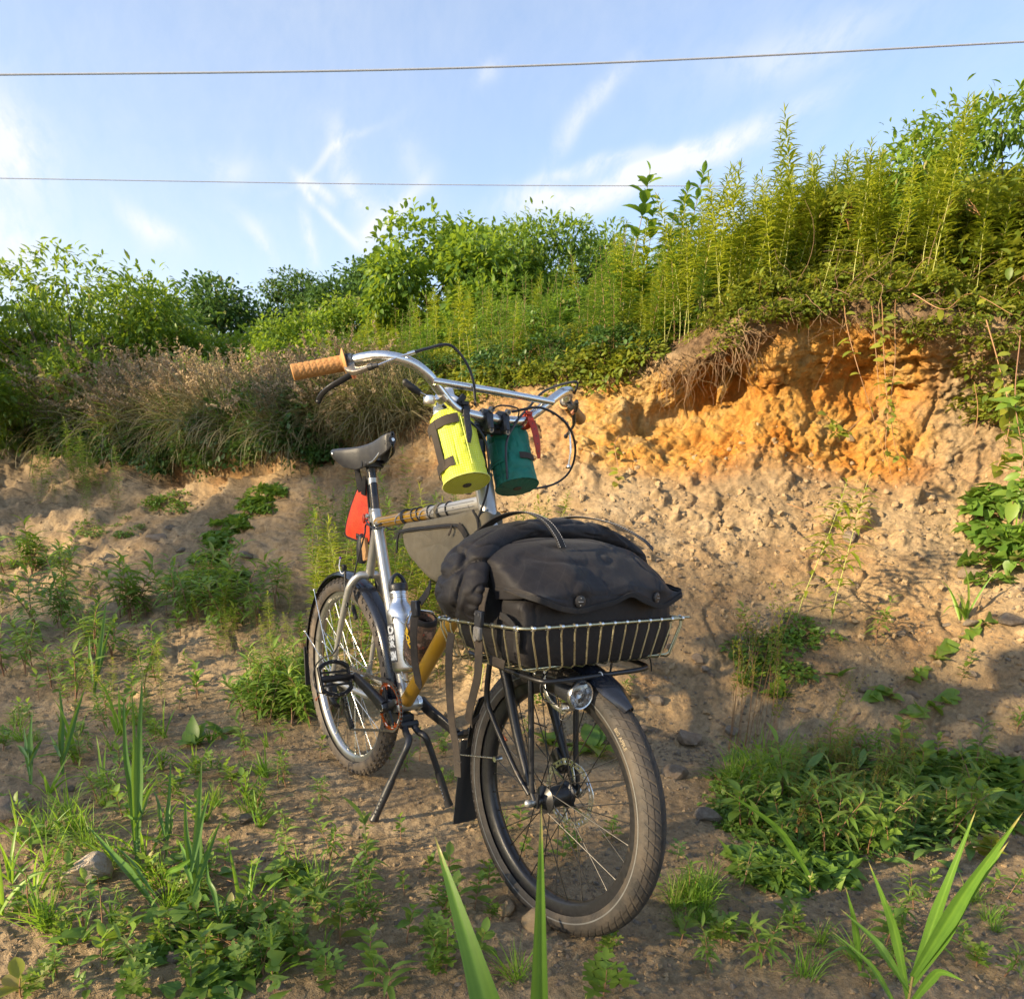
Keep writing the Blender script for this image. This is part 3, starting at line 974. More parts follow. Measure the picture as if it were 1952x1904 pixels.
def wheel(is_front):
    Ro = RF if is_front else RR
    cx = WB if is_front else 0.0
    st = is_front
    cz = Ro
    rt_ = .0305 if is_front else .027           # tyre half height
    rw = .030 if is_front else .027             # tyre half width
    Rc = Ro - rt_
    wh = link('front_wheel' if is_front else 'rear_wheel', None, bike); wh['_o'] = list(bike['_o'])
    ctr = A_(cx, 0, cz)
    rg = np.random.RandomState(3 if is_front else 5)

    def P(a, rad, y):
        return A_(cx + rad * math.cos(a), y, cz + rad * math.sin(a))

    def pa(a, rad, y):
        a, rad, y = np.broadcast_arrays(a, rad, y)
        return np.stack([cx + rad * np.cos(a), y, cz + rad * np.sin(a)], -1)
    # tyre: open section
    ta = np.linspace(0, 2 * math.pi, 160, endpoint=False)
    ph = np.linspace(-2.25, 2.25, 25)
    TA, PH = np.meshgrid(ta, ph, indexing='ij')
    b = MB().grid(pa(TA, Rc + rt_ * np.cos(PH), rw * np.sin(PH)), cu=True)
    b.build('tyre', M_TYREF if is_front else M_TYRER, wh, st)
    # tread
    t = MB()
    if is_front:
        n = 76
        for k in range(n):
            a0 = k * 2 * math.pi / n
            for sd in (-1, 1):
                for lo, hi, da in ((.16, .52, 0), (.56, .92, .5), (.96, 1.22, .9)):
                    G = []
                    for q in np.linspace(lo, hi, 4):
                        sh = (q - .16) * .11 * 1.0
                        row = []
                        for e, out in ((.0, 0), (.1, 1), (.9, 1), (1.0, 0)):
                            a = a0 + (e * .90 + .05) * 2 * math.pi / n + sh + (0 if sd < 0 else .04)
                            r2 = .0013 * out * (0 if q in (lo, hi) and False else 1)
                            row.append(P(a, Rc + (rt_ + r2) * math.cos(q), sd * (rw + r2) * math.sin(q)))
                        G.append(row)
                    t.grid(np.array(G))
        for q0 in (-.10, .0, .10):
            G = []
            for a in ta:
                G.append([P(a, Rc + (rt_ + o) * math.cos(q0 + dq), (rw + o) * math.sin(q0 + dq)) for dq, o in ((-.042, 0), (-.034, .0014), (.034, .0014), (.042, 0))])
            t.grid(np.array(G), cu=True)
    else:
        n = 62
        for k in range(n):
            a0 = k * 2 * math.pi / n
            for q0, qw, aw, of in ((0, .14, .5, 0), (.36, .13, .45, .5), (-.36, .13, .45, .5), (.78, .16, .6, 0), (-.78, .16, .6, 0), (1.12, .10, .4, .5), (-1.12, .10, .4, .5)):
                a = a0 + of * 2 * math.pi / n
                da = aw * math.pi / n
                G = []
                for e, o in ((-1.1, 0), (-.9, 1), (.9, 1), (1.1, 0)):
                    G.append([P(a + e * da, Rc + (rt_ + .0038 * o * oo) * math.cos(q0 + dq * qw), (rw + .0038 * o * oo) * math.sin(q0 + dq * qw)) for dq, oo in ((-1.1, 0), (-.9, 1), (.9, 1), (1.1, 0))])
                t.grid(np.array(G))
    t.build('tread', M_TYREF if is_front else M_TYRER, wh, st, sharp=25)
    if is_front:   # reflective line on each side wall
        s_ = MB()
        for sd in (-1, 1):
            q = 1.72
            s_.grid(pa(ta[:, None], (Rc + (rt_ + .0006) * np.cos(np.array([q - .05, q + .05])))[None, :], (sd * (rw + .0006) * np.sin(np.array([q - .05, q + .05])))[None, :]), cu=True)
        s_.build('reflective_stripe', M_STRIPE, wh, st)
        V, F = text_mesh('SCHWALBE', .0125, .0003)
        V2, F2 = text_mesh('BIG APPLE', .0105, .0003)
        for VV, FF, ac in ((V, F, R_(101)), (V2, F2, R_(44))):
            out = []
            for v in VV:
                a = ac - v[0] / (Ro * .88)
                q = 1.32 - (v[1] - .005) / rt_ * 1.0
                out.append(P(a, Rc + (rt_ + .0012) * math.cos(q), -(rw + .0012) * math.sin(q)))
            MB().add(out, FF).build('side_wall_lettering', MATS.get('faded_gold_print') or simple('faded_gold_print', (.20, .16, .10), .6, 0, 90, .2), wh, st)
    # rim
    ro, ri = Rc - rt_ * .55, Rc - rt_ * .55 - (.029 if is_front else .024)
    hw = .0165 if is_front else .0135
    sec = [(ro + .004, -hw), (ro + .006, -hw - .001), (ro, -hw - .0012), (ri + .006, -hw * .92), (ri, -hw * .55), (ri - .0015, 0), (ri, hw * .55), (ri + .006, hw * .92), (ro, hw + .0012), (ro + .006, hw + .001), (ro + .004, hw), (ro - .008, hw * .6), (ro - .008, -hw * .6)]
    TA2 = ta[:, None]
    b = MB().grid(pa(TA2, np.array([s[0] for s in sec])[None, :], np.array([s[1] for s in sec])[None, :]), cu=True, cv=True)
    b.build('rim', M_BLACKMETAL if is_front else M_RIM, wh, st, sharp=50)
    # hub
    hb = MB()
    fl = .029 if is_front else .020
    fr = .031 if is_front else .022
    hb.lathe([(.004, -.056), (.008, -.052), (.010, -.045), (fr * .8, -fl - .007), (fr, -fl - .004), (fr, -fl), (fr * .62 if not is_front else fr * .80, -fl + .004), (fr * .62 if not is_front else fr * .80, fl - .004), (fr, fl), (fr, fl + .004), (fr * .7, fl + .008), (.012, .045), (.009, .052), (.004, .056)], ctr, A_(0, 1, 0), 30)
    hb.build('hub', M_BLACKMETAL if is_front else M_RIM, wh, st)
    # spokes, three crossed
    sm = MB(); ns = 32
    proto = None
    for k in range(ns):
        sd = -1 if k % 2 else 1
        dirn = 1 if (k // 2) % 2 else -1
        ar = (k + .5) * 2 * math.pi / ns
        ah = ar + dirn * R_(62 if not is_front else 52)
        p0 = P(ah, fr - .004, sd * (fl + .002)); p1 = P(ar, ri + .001, sd * .002)
        s_ = MB().cyl(p0, p1, .00125 if not is_front else .0013, seg=6)
        s_.cyl(p1 + (p0 - p1) * .045, p1, .0022, seg=6)
        s_.build('spoke', M_SPOKEBLK if is_front else M_SPOKE, wh, st)
    if is_front:
        # brake rotor, drilled ring on the far side
        rt = MB()
        yb = .040
        n = 64
        for k in range(n):
            a0, a1 = k * 2 * math.pi / n, (k + 1) * 2 * math.pi / n
            am = (a0 + a1) / 2
            wav = .0016 * math.sin(k * 2 * math.pi / 8)
            rad = [.066, .0705, .0755, .080 + wav]
            if k % 2 == 0:
                for i in (0, 2):
                    V = [P(a0, rad[i], yb), P(a1, rad[i], yb), P(a1, rad[i + 1], yb), P(a0, rad[i + 1], yb)]
                    V += [v + A_(0, .0018, 0) for v in V]
                    rt.add(V, [(0, 1, 2, 3), (7, 6, 5, 4), (0, 4, 5, 1), (1, 5, 6, 2), (2, 6, 7, 3), (3, 7, 4, 0)])
            else:
                V = [P(a0, rad[0], yb), P(a1, rad[0], yb), P(a1, rad[3], yb), P(a0, rad[3], yb)]
                V += [v + A_(0, .0018, 0) for v in V]
                rt.add(V, [(0, 1, 2, 3), (7, 6, 5, 4), (0, 4, 5, 1), (1, 5, 6, 2), (2, 6, 7, 3), (3, 7, 4, 0)])
        for k in range(6):
            a = k * math.pi / 3
            rt.tube([P(a, .028, yb + .001), P(a + .28, .045, yb + .001), P(a + .5, .067, yb + .001)], .0045, 8, 5, flat=(1, .22), hint=(0, 1, 0))
        rt.build('brake_rotor', M_CHROME, wh, st, sharp=30)
        # valve cap
        MB().cyl(P(R_(158), ri, 0), P(R_(158), ri - .032, 0), .0035, .003, 10).build('valve', M_ORANGEPAINT, wh, st)
        MB().cyl(ctr + A_(0, .052, 0), ctr + A_(0, .072, 0), .009, .009, 14).build('axle_nut', M_SILVER, wh, st)
        q = MB().cyl(ctr + A_(0, -.052, 0), ctr + A_(0, -.078, 0), .0085, .006, 14)
        q.ball(ctr + A_(0, -.080, 0), .0085, (1, 1, 1))
        q.build('axle', M_SILVER, wh, st)
    else:
        cs = MB()
        for i, (y, r) in enumerate([(-.028, .052), (-.032, .048), (-.036, .042), (-.040, .036), (-.044, .031), (-.048, .026)]):
            nt_ = int(r * 2 * math.pi / .0127)
            out = []
            for k in range(nt_ * 4):
                a = k * 2 * math.pi / (nt_ * 4)
                rad = r + (.0024 if k % 4 in (1, 2) else -.0010)
                out.append((a, rad))
            V = [P(a, rd, y) for a, rd in out] + [P(a, rd, y - .0016) for a, rd in out]
            nn = len(out)
            F = [(j, (j + 1) % nn, nn + (j + 1) % nn, nn + j) for j in range(nn)]
            V += [P(a, r * .7, y) for a, _ in out] + [P(a, r * .7, y - .0016) for a, _ in out]
            F += [(j, (j + 1) % nn, 2 * nn + (j + 1) % nn, 2 * nn + j) for j in range(nn)]
            F += [(nn + j, nn + (j + 1) % nn, 3 * nn + (j + 1) % nn, 3 * nn + j) for j in range(nn)]
            cs.add(V, F)
        cs.lathe([(.0, -.024), (.058, -.024), (.060, -.0225), (.020, -.021)], ctr, A_(0, 1, 0), 30)
        cs.build('cassette', M_CHAIN, wh, sharp=30)
    return wh


fw = wheel(True)
rwh = wheel(False)

# ---- frame
BB = A_(.403, 0, .343)
STT = A_(.205, 0, .902)
HT0, HT1 = A_(.868, 0, .795), A_(.790, 0, 1.010)


def onht(z): return A_(.823 - (z - .914) * .353, 0, z)


fr_ = MB()
fr_.tube([BB + A_(-.0, 0, .02), A_(.378, 0, .430), STT], [.0168, .0168, .0172], 18)
fr_.tube([onht(.862) * 0 + A_(.232, 0, .865), A_(.252, 0, .868)], .017, 16)
fr_.tube([A_(.196, 0, .868), A_(.205, 0, .905)], .0192, 18)
# wishbone seat stay
fr_.tube([A_(.206, 0, .842), A_(.161, 0, .705)], [.0125, .0135], 14)
for sd in (-1, 1):
    fr_.tube([A_(.160, sd * .003, .703), A_(.150, sd * .030, .700), A_(.133, sd * .050, .672), A_(.115, sd * .057, .630), A_(.062, sd * .064, .50), A_(.008, sd * .067, .352)], [.0125, .0125, .012, .0115, .009, .0075], 14, 6)
    fr_.tube([BB + A_(-.015, sd * .022, -.002), A_(.28, sd * .045, .338), A_(.14, sd * .060, .338), A_(.015, sd * .066, .337)], [.011, .0115, .010, .0085], 14, 6)
    fr_.box(A_(.006, sd * .067, .343), (.04, .006, .03))
fr_.cyl(A_(.16, -.045, .705), A_(.16, .045, .705), .006, seg=10) if False else None
fr_.build('frame', M_SILVER, bike)
hd = MB()
hd.tube([onht(.80), onht(1.006)], .0225, 24)
hd.torus(onht(.803), HT1 - HT0, .0215, .003, 28, 8).torus(onht(1.003), HT1 - HT0, .0215, .003, 28, 8)
hd.build('head_tube', M_HEAD, bike)
MB().tube([A_(.225, 0, .866), A_(.80, 0, .944)], .0166, 20).build('top_tube', M_TOP, bike)
MB().tube([BB + A_(.012, 0, .014), A_(.848, 0, .845)], .0212, 20).build('down_tube', M_YEL, bike)
MB().cyl(BB + A_(0, -.036, 0), BB + A_(0, .036, 0), .0205, seg=24).build('bottom_bracket_shell', M_SILVER, bike)
cup = MB()
cup.cyl(BB + A_(0, .036, 0), BB + A_(0, .050, 0), .0225, seg=24)
for k in range(16):
    a = k * math.pi / 8
    cup.box(BB + A_(.0225 * math.cos(a), .045, .0225 * math.sin(a)), (.005, .006, .003), [(math.cos(a), 0, math.sin(a)), (0, 1, 0), (-math.sin(a), 0, math.cos(a))])
cup.build('bearing_cup', M_CHROME, bike)
MB().tube([A_(.208, 0, .895), A_(.176, 0, 1.026)], .0137, 18).build('seat_post', M_POST, bike)
MB().tube([A_(.1885, 0, .975) + A_(-.0008, 0, .0), A_(.1845, 0, .994)], .0140, 18).build('seat_post_worn_band', M_SILVER, bike)
cl_ = MB().cyl(A_(.197, -.026, .884), A_(.197, -.012, .884), .0045, seg=12).cyl(A_(.197, -.027, .884), A_(.197, -.022, .884), .007, seg=12)
cl_.build('seat_clamp_bolt', M_CHROME, bike)
# cable round the seat cluster and along the top tube
cb = MB()
tt = lambda x: A_(x, 0, .866 + (x - .225) * .1357)
cb.tube([tt(.28) + A_(0, -.017, -.006), A_(.236, -.024, .853), A_(.20, -.026, .86), A_(.183, -.0235, .85), A_(.19, -.029, .83), A_(.168, -.034, .78), A_(.150, -.043, .72), A_(.143, -.050, .665)], .0025, 8, 8)
cb.tube([A_(.30, -.018, .858), A_(.25, -.028, .850), A_(.21, -.027, .862), A_(.185, -.020, .872), A_(.180, .01, .868), A_(.20, .03, .856), A_(.25, .028, .848), A_(.30, .020, .853)], .0025, 8, 8)
for x0, r0 in ((.415, .019), (.424, .0195), (.47, .018), (.498, .0185), (.553, .018), (.60, .018), (.64, .0185)):
    c = tt(x0); pts = []
    for k in range(14):
        a = k * 2 * math.pi / 13
        pts.append(c + A_(.012 * math.sin(a * .5 + x0 * 9) , r0 * math.cos(a), r0 * math.sin(a)))
    cb.tube(pts, .0022, 7, 3)
cb.build('cable_coil', M_BLACKPLASTIC, bike)
cb = MB()
for x0 in (.378, .52, .575):
    c = tt(x0); cb.tube([c + A_(.02 * math.sin(k * .5), .0178 * math.cos(k * 2 * math.pi / 13), .0178 * math.sin(k * 2 * math.pi / 13)) for k in range(14)], .0022, 7, 3)
for dz in (.006, -.006):
    cb.tube([tt(.25) + A_(0, -.017, dz), tt(.78) + A_(0, -.018, dz)], .0008, 6)
cb.build('bungee_cord', simple('grey_cord', (.28, .28, .29), .6), bike)
# decals on the seat tube
dc = lambda t: BB + (STT - BB) * t
stx = nrm(STT - BB)


def on_tube(V, F, name, mat, cen, ax, rad, ang, parent, r_extra=.0004, wid=None):
    """wrap flat artwork (x across, y along) round a tube"""
    ax = nrm(ax); q = nrm(np.cross(ax, A_(0, 1, 0)))     # forward-ish normal
    side = A_(0, -1, 0)
    out = []
    for v in V:
        th = ang + v[0] / rad
        n_ = math.cos(th) * side + math.sin(th) * q * (1 if q[0] > 0 else -1)
        out.append(cen + ax * v[1] + n_ * (rad + r_extra))
    return MB().add(out, F).build(name, mat, parent, fixn=False)


def rect(w_, h_, n=8):
    xs = np.linspace(-w_ / 2, w_ / 2, n)
    V = [(x, -h_ / 2, 0) for x in xs] + [(x, h_ / 2, 0) for x in xs]
    return V, [(i, i + 1, n + i + 1, n + i) for i in range(n - 1)]


on_tube(*rect(.030, .011), 'decal_band', M_MAGENTA, dc(.79), stx, .0162, .85, bike)
V, F = text_mesh('300', .010, .0002); on_tube(V - A_(0, .0035, 0), F, 'decal_number', M_TEXTW, dc(.79), stx, .0162, .85, bike, .0009)
V, F = text_mesh('MTB', .007, .0002); on_tube(V, F, 'decal_letters', M_DARKPRINT, dc(.815), stx, .0162, .85, bike)
arc = MB().tube([(-.011, 0, 0), (-.006, .006, 0), (0, .008, 0), (.006, .006, 0), (.011, 0, 0)], .0007, 4, 4)
V, F = arc.arrays(); V[:, 2] = 0
on_tube(V, F, 'decal_arch', M_DARKPRINT, dc(.826), stx, .0162, .85, bike)
for k in range(4):
    on_tube(*rect(.016, .0012), 'decal_line', M_DARKPRINT, dc(.766 - k * .010), stx, .0162, .85, bike)
for mt_, dx in ((M_BLUE, -.003), (M_MAGENTA, .003)):
    V, F = MB().tube([(dx - .004, -.008, 0), (dx, 0, 0), (dx + .003, .009, 0)], .0026, 5, 4).arrays(); V[:, 2] = 0
    on_tube(V, F, 'decal_swoosh', mt_, dc(.665), stx, .0162, .85, bike)
for k in range(3):
    on_tube(*rect(.014, .0018), 'decal_line', M_DARKPRINT, dc(.625 - k * .012), stx, .0162, .85, bike)
on_tube(*rect(.026, .030), 'seat_tube_sticker', M_DARKPRINT, dc(.115), stx, .0160, .9, bike, .0006)
for k in range(2):
    on_tube(*rect(.018, .007), 'sticker_row', M_STRIPE, dc(.115 + (.010 if k else -.010)), stx, .0160, .9, bike, .0010)

# ---- saddle
sad = link('saddle', None, bike); sad['_o'] = list(bike['_o'])
SN, SR = A_(.318, 0, 1.122), A_(.052, 0, 1.078)


def saddle_surface(off=0.0):
    G = []
    for s_ in np.linspace(0, 1, 30):
        c = SN * (1 - s_) + SR * s_
        wd = np.interp(s_, [0, .04, .12, .35, .55, .75, .9, 1], [.006, .016, .021, .025, .038, .064, .078, .076])
        drop = np.interp(s_, [0, .05, .2, .45, .62, .8, .93, 1], [.030, .040, .044, .052, .056, .045, .026, .022])
        sag = -.012 * math.sin(math.pi * s_) ** 1.0
        row = []
        for t in np.linspace(-1, 1, 25):
            at_ = abs(t)
            if at_ < .6:
                y = wd * math.sin(at_ / .6 * math.pi / 2) ** .9; z = -.010 * (at_ / .6) ** 2.6
            else:
                k = (at_ - .6) / .4
                y = wd * (1 + .04 * math.sin(k * math.pi) - .10 * k); z = -.010 - drop * k
            row.append(c + A_(0, math.copysign(max(0, y - off), t), z + sag - off * .6) + A_(-.01 * (at_ > .6) * s_ * 0, 0, 0))
        G.append(row)
    return np.array(G)


b = MB().grid(saddle_surface(0)).grid(saddle_surface(.0035))
G = saddle_surface(0); G2 = saddle_surface(.0035)
for j in (0, -1):
    b.grid(np.stack([G[:, j], G2[:, j]], 1))
b.grid(np.stack([G[0], G2[0]], 1)); b.grid(np.stack([G[-1], G2[-1]], 1))
b.grid(G[:2] * 1)
b.build('leather_cover', M_LEATHER, sad, sharp=60)
b = MB()
for sd in (-1, 1):
    b.tube([A_(.300, sd * .010, 1.098), A_(.285, sd * .014, 1.078), A_(.255, sd * .021, 1.050), A_(.22, sd * .022, 1.037), A_(.14, sd * .022, 1.035), A_(.10, sd * .035, 1.030), A_(.072, sd * .052, 1.034), A_(.060, sd * .060, 1.060)], .0036, 10, 6)
b.build('rail', M_CHROME, sad)
b = MB().tube([A_(.060, -.062, 1.062), A_(.050, -.03, 1.066), A_(.048, .03, 1.066), A_(.060, .062, 1.062)], .005, 8, 5, flat=(1, .4), hint=(1, 0, 0))
b.build('cantle_plate', M_BLACKMETAL, sad)
b = MB().cyl(A_(.300, 0, 1.098), A_(.318, 0, 1.100), .011, seg=18).box(A_(.300, 0, 1.092), (.012, .034, .014))
b.build('tension_bolt', M_BLACKMETAL, sad)
MB().cyl(A_(.318, 0, 1.100), A_(.322, 0, 1.1005), .0045, seg=12).box(A_(.288, 0, 1.084), (.006, .036, .010)).build('nose_fitting', M_CHROME, sad)
for sd in (-1, 1):
    MB().ball(A_(.066, sd * .0775, 1.060), .0052, (1, .45, 1)).build('rivet', M_CHROME, sad)
    MB().ball(A_(.052, sd * .040, 1.070), .0052, (.45, 1, 1)).build('rivet', M_CHROME, sad)
MB().box(A_(.178, 0, 1.036), (.052, .060, .022)).cyl(A_(.178, -.034, 1.034), A_(.178, .034, 1.034), .010, seg=14).cyl(A_(.178, 0, 1.012), A_(.177, 0, 1.04), .0165, seg=16).build('saddle_clamp', M_BLACKMETAL, bike)

# ---- rear mudguard
def guard(name, cx, cz, R, a0, a1, w_, mat, st=False, n=50, tip=None):
    G = []; G2 = []
    for i, a in enumerate(np.linspace(R_(a0), R_(a1), n)):
        ww = w_ * (1 if tip is None else min(1, .35 + tip * min(i, n - 1 - i)))
        row = []; row2 = []
        for t in np.linspace(-1, 1, 13):
            y = ww * math.sin(t * 1.25) / math.sin(1.25)
            rr = R - .022 * (1 - math.cos(t * 1.25)) + (.0012 if abs(abs(t) - .66) < .1 else 0)
            row.append((cx + rr * math.cos(a), y, cz + rr * math.sin(a)))
            row2.append((cx + (rr - .0018) * math.cos(a), y * .985, cz + (rr - .0018) * math.sin(a)))
        G.append(row); G2.append(row2)
    G = np.array(G); G2 = np.array(G2)
    b = MB().grid(G).grid(G2)
    for j in (0, -1):
        b.grid(np.stack([G[:, j], G2[:, j]], 1)); b.grid(np.stack([G[j], G2[j]], 1))
    return b.build(name, mat, bike, st, sharp=50)


guard('rear_mudguard', 0.006, RR + .006, RR + .020, -8, 178, .031, M_FENDER)
b = MB().box(A_(-.372, 0, .300), (.006, .052, .15), [(1, 0, .06), (0, 1, 0), (-.06, 0, 1)])
b.build('mud_flap', M_HAND, bike)
for a in (132, 164):
    ra = RR + .012
    st_ = MB()
    for sd in (-1, 1):
        p0 = A_(.0, sd * .068, .352); p1 = A_(.006 + ra * math.cos(R_(a)), sd * .034, RR + .006 + ra * math.sin(R_(a)))
        st_.cyl(p0, p1 + (p1 - p0) * .02, .0017, seg=8).ball(p1 + (p1 - p0) * .02, .0045)
    st_.build('mudguard_stay', M_CHROME, bike)
# rear brake arms
for sd in (-1, 1):
    MB().tube([A_(.120, sd * .060, .600), A_(.098, sd * .055, .650), A_(.086, sd * .050, .705), A_(.083, sd * .044, .722)], [.006, .0055, .0045, .004], 10, 5, flat=(1, .7), hint=(0, 1, 0)).build('rear_brake_arm', M_BLACKMETAL, bike)
b = MB().tube([A_(.090, -.050, .712), A_(.075, -.052, .700), A_(.052, -.050, .700), A_(.030, -.046, .718), A_(.026, -.04, .742)], .0016, 8, 6)
b.build('brake_noodle', M_WHITE, bike)
MB().ball(A_(.026, -.04, .744), .004).build('cable_end_cap', simple('purple_cap', (.16, .02, .35), .4), bike)
MB().box(A_(.092, -.056, .720), (.016, .012, .018)).build('brake_pinch_bolt', M_BLACKMETAL, bike)
for sd in (-1, 1):
    MB().box(A_(.100, sd * .026, .578), (.048, .010, .013), [(math.cos(-.95), 0, math.sin(-.95)), (0, 1, 0), (math.sin(.95), 0, math.cos(.95))]).build('brake_pad', M_HAND, bike)

# ---- rear lamp below the orange flag
MB().lathe([(.0, 0), (.010, 0), (.017, .012), (.019, .050), (.014, .085), (.006, .092), (0, .093)], A_(.118, -.006, .735), A_(.05, 0, 1), 18).build('tail_light', M_BLACKPLASTIC, bike)
MB().box(A_(.150, -.010, .782), (.026, .012, .070), [(.9, 0, .2), (0, 1, 0), (-.2, 0, .9)]).build('light_bracket', M_WOODTAN, bike)

# ---- crank, chainring, chain
dr = link('drivetrain', None, bike); dr['_o'] = list(bike['_o'])
CR = BB + A_(0, -.049, 0)
nt_ = 36; rp = nt_ * .0127 / 2 / math.pi
b = MB(); out = []
for k in range(nt_ * 4):
    a = k * 2 * math.pi / (nt_ * 4)
    out.append((a, rp + (.0025 if k % 4 in (1, 2) else -.0022)))
nn = len(out)
ringp = lambda a, r, y: CR + A_(r * math.cos(a), y, r * math.sin(a))
V = [ringp(a, r, 0) for a, r in out] + [ringp(a, r, -.0022) for a, r in out]
F = [(j, (j + 1) % nn, nn + (j + 1) % nn, nn + j) for j in range(nn)]
V += [ringp(a, rp - .012, 0) for a, r in out] + [ringp(a, rp - .012, -.0022) for a, r in out]
F += [(j, (j + 1) % nn, 2 * nn + (j + 1) % nn, 2 * nn + j) for j in range(nn)] + [(nn + j, nn + (j + 1) % nn, 3 * nn + (j + 1) % nn, 3 * nn + j) for j in range(nn)] + [(2 * nn + j, 2 * nn + (j + 1) % nn, 3 * nn + (j + 1) % nn, 3 * nn + j) for j in range(nn)]
b.add(V, F)
for k in range(4):
    a = k * math.pi / 2 + .5
    b.box(ringp(a, rp - .014, -.0015), (.016, .003, .018), [(math.cos(a), 0, math.sin(a)), (0, 1, 0), (-math.sin(a), 0, math.cos(a))])
b.build('chainring', M_BRASS, dr, sharp=30)
b = MB()
for k in range(9):
    a = k * 2 * math.pi / 9 + .2
    if k in (1, 5): continue
    b.tube([ringp(a + s_, rp - .0085, -.0030) for s_ in np.linspace(-.13, .13, 5)], .0014, 6, flat=(1, .3), hint=(0, 1, 0))
b.build('ring_slot', M_TEXTW, dr)
b = MB()
for k in range(4):
    a = k * math.pi / 2 + .5
    b.tube([ringp(a, .012, -.010), ringp(a, .030, -.008), ringp(a, rp - .013, -.004)], [.011, .009, .007], 10, 3, flat=(1, .45), hint=(0, 1, 0))
b.lathe([(.0, -.030), (.010, -.030), (.0135, -.027), (.0165, -.020), (.018, -.004), (.016, .004)], CR, A_(0, 1, 0), 26)
b.build('spider', M_BLACKMETAL, dr)
b = MB()
for k in range(4):
    a = k * math.pi / 2 + .5
    b.cyl(ringp(a, rp - .013, -.001), ringp(a, rp - .013, -.0085), .0052, seg=12)
b.lathe([(.008, -.0305), (.012, -.0312), (.0125, -.029)], CR, A_(0, 1, 0), 22)
b.build('chainring_bolt', M_CHROME, dr)
CA = R_(160.0)
cdir = A_(math.cos(CA), 0, math.sin(CA)); LC = .175
pr = BB + A_(0, -.078, 0) + cdir * LC + A_(0, -.010, 0)
MB().tube([CR + A_(0, -.020, 0), CR + cdir * .06 + A_(0, -.024, 0), CR + cdir * .13 + A_(0, -.032, 0), CR + cdir * LC + A_(0, -.038, 0)], [.0210, .0185, .0165, .0150], 14, 5, flat=(1, .52), hint=(0, 1, 0)).build('right_crank_arm', M_BLACKMETAL, dr)
MB().tube([BB + A_(0, .058, 0), BB - cdir * .05 + A_(0, .062, 0), BB - cdir * .12 + A_(0, .078, 0), BB - cdir * LC + A_(0, .086, 0)], [.0205, .0185, .0165, .0150], 14, 5, flat=(1, .52), hint=(0, 1, 0)).build('left_crank_arm', M_BLACKMETAL, dr)
MB().cyl(BB + A_(0, .045, 0), BB + A_(0, .068, 0), .0155, seg=20).cyl(BB - cdir * LC + A_(0, .078, 0), BB - cdir * LC + A_(0, .110, 0), .006, seg=12).build('crank_spindle', M_BLACKMETAL, dr)
MB().cyl(BB - cdir * LC + A_(0, .0775, 0), BB - cdir * LC + A_(0, .0795, 0), .0078, seg=14).build('pedal_bolt', M_CHROME, dr)
# pedals: flat cages with pins
def pedal(axle, sd, tilt, name_parent):
    pd = link('pedal', None, name_parent); pd['_o'] = list(bike['_o'])
    ax = A_(math.cos(tilt), 0, math.sin(tilt)); up = A_(-math.sin(tilt), 0, math.cos(tilt)); y = A_(0, sd, 0)
    L = lambda u, v, w_: axle + y * u + ax * v + up * w_
    b = MB()
    for v, bow in ((.046, .006), (-.046, -.006)):
        b.tube([L(.012, v * .72, 0), L(.03, v, 0), L(.055, v + bow, 0), L(.085, v, 0), L(.103, v * .72, 0)], [.0085, .0078, .0072, .0078, .0085], 10, 5, flat=(.8, 1.1), hint=tuple(up))
    for u in (.012, .103):
        b.tube([L(u, -.036, 0), L(u, 0, 0), L(u, .036, 0)], .0068, 10, 3, flat=(.65, 1.05), hint=tuple(up))
    for v in (.020, -.020):
        b.tube([L(.012, v, 0), L(.103, v, 0)], [.0045, .0045], 8, flat=(.8, 1), hint=tuple(up))
    b.build('cage', M_BLACKMETAL, pd)
    MB().lathe([(.004, -.014), (.0085, -.012), (.0085, .010), (.0115, .014), (.0105, .05), (.0115, .09), (.009, .100), (0, .101)], axle, y, 16).build('axle_body', M_BLACKMETAL, pd)
    b = MB()
    for v in (.048, -.048):
        for u in (.018, .038, .058, .078, .098):
            b.cyl(L(u, v * (1.1 if .03 < u < .08 else .95), -.0105), L(u, v * (1.1 if .03 < u < .08 else .95), .0105), .0014, seg=6)
    b.build('grip_pin', M_CHROME, pd)
    return pd


pedal(BB + cdir * LC + A_(0, -.094, 0), -1, R_(-66), bike)
pedal(BB - cdir * LC + A_(0, .094, 0), 1, R_(30), bike)

# chain: top run from the ring to the cassette, lower run to the derailleur
ych = -.0505
ring_c, cas_c = A_(BB[0], 0, BB[2]), A_(0, 0, RR)


def link_path():
    pts = []
    r1, r2 = rp + .001, .044
    top = R_(94)
    for a in np.linspace(R_(-88), R_(94), 30):
        pts.append(ring_c + A_(r1 * math.cos(a), ych, r1 * math.sin(a)))
    for a in np.linspace(R_(92), R_(178), 8):
        pts.append(cas_c + A_(r2 * math.cos(a), -.037, r2 * math.sin(a)))
    for a in np.linspace(R_(185), R_(262), 6):
        pts.append(cas_c + A_(r2 * math.cos(a), -.037, r2 * math.sin(a)))
    up_c, lo_c = A_(.028, -.037, .258), A_(.085, -.037, .198)
    for a in np.linspace(R_(110), R_(-60), 6):
        pts.append(up_c + A_(.019 * math.cos(a), 0, .019 * math.sin(a)))
    for a in np.linspace(R_(150), R_(268), 7):
        pts.append(lo_c + A_(.020 * math.cos(a), 0, .020 * math.sin(a)))
    pts.append(ring_c + A_(r1 * math.cos(R_(-88)), ych, r1 * math.sin(R_(-88))))
    return np.array(pts)


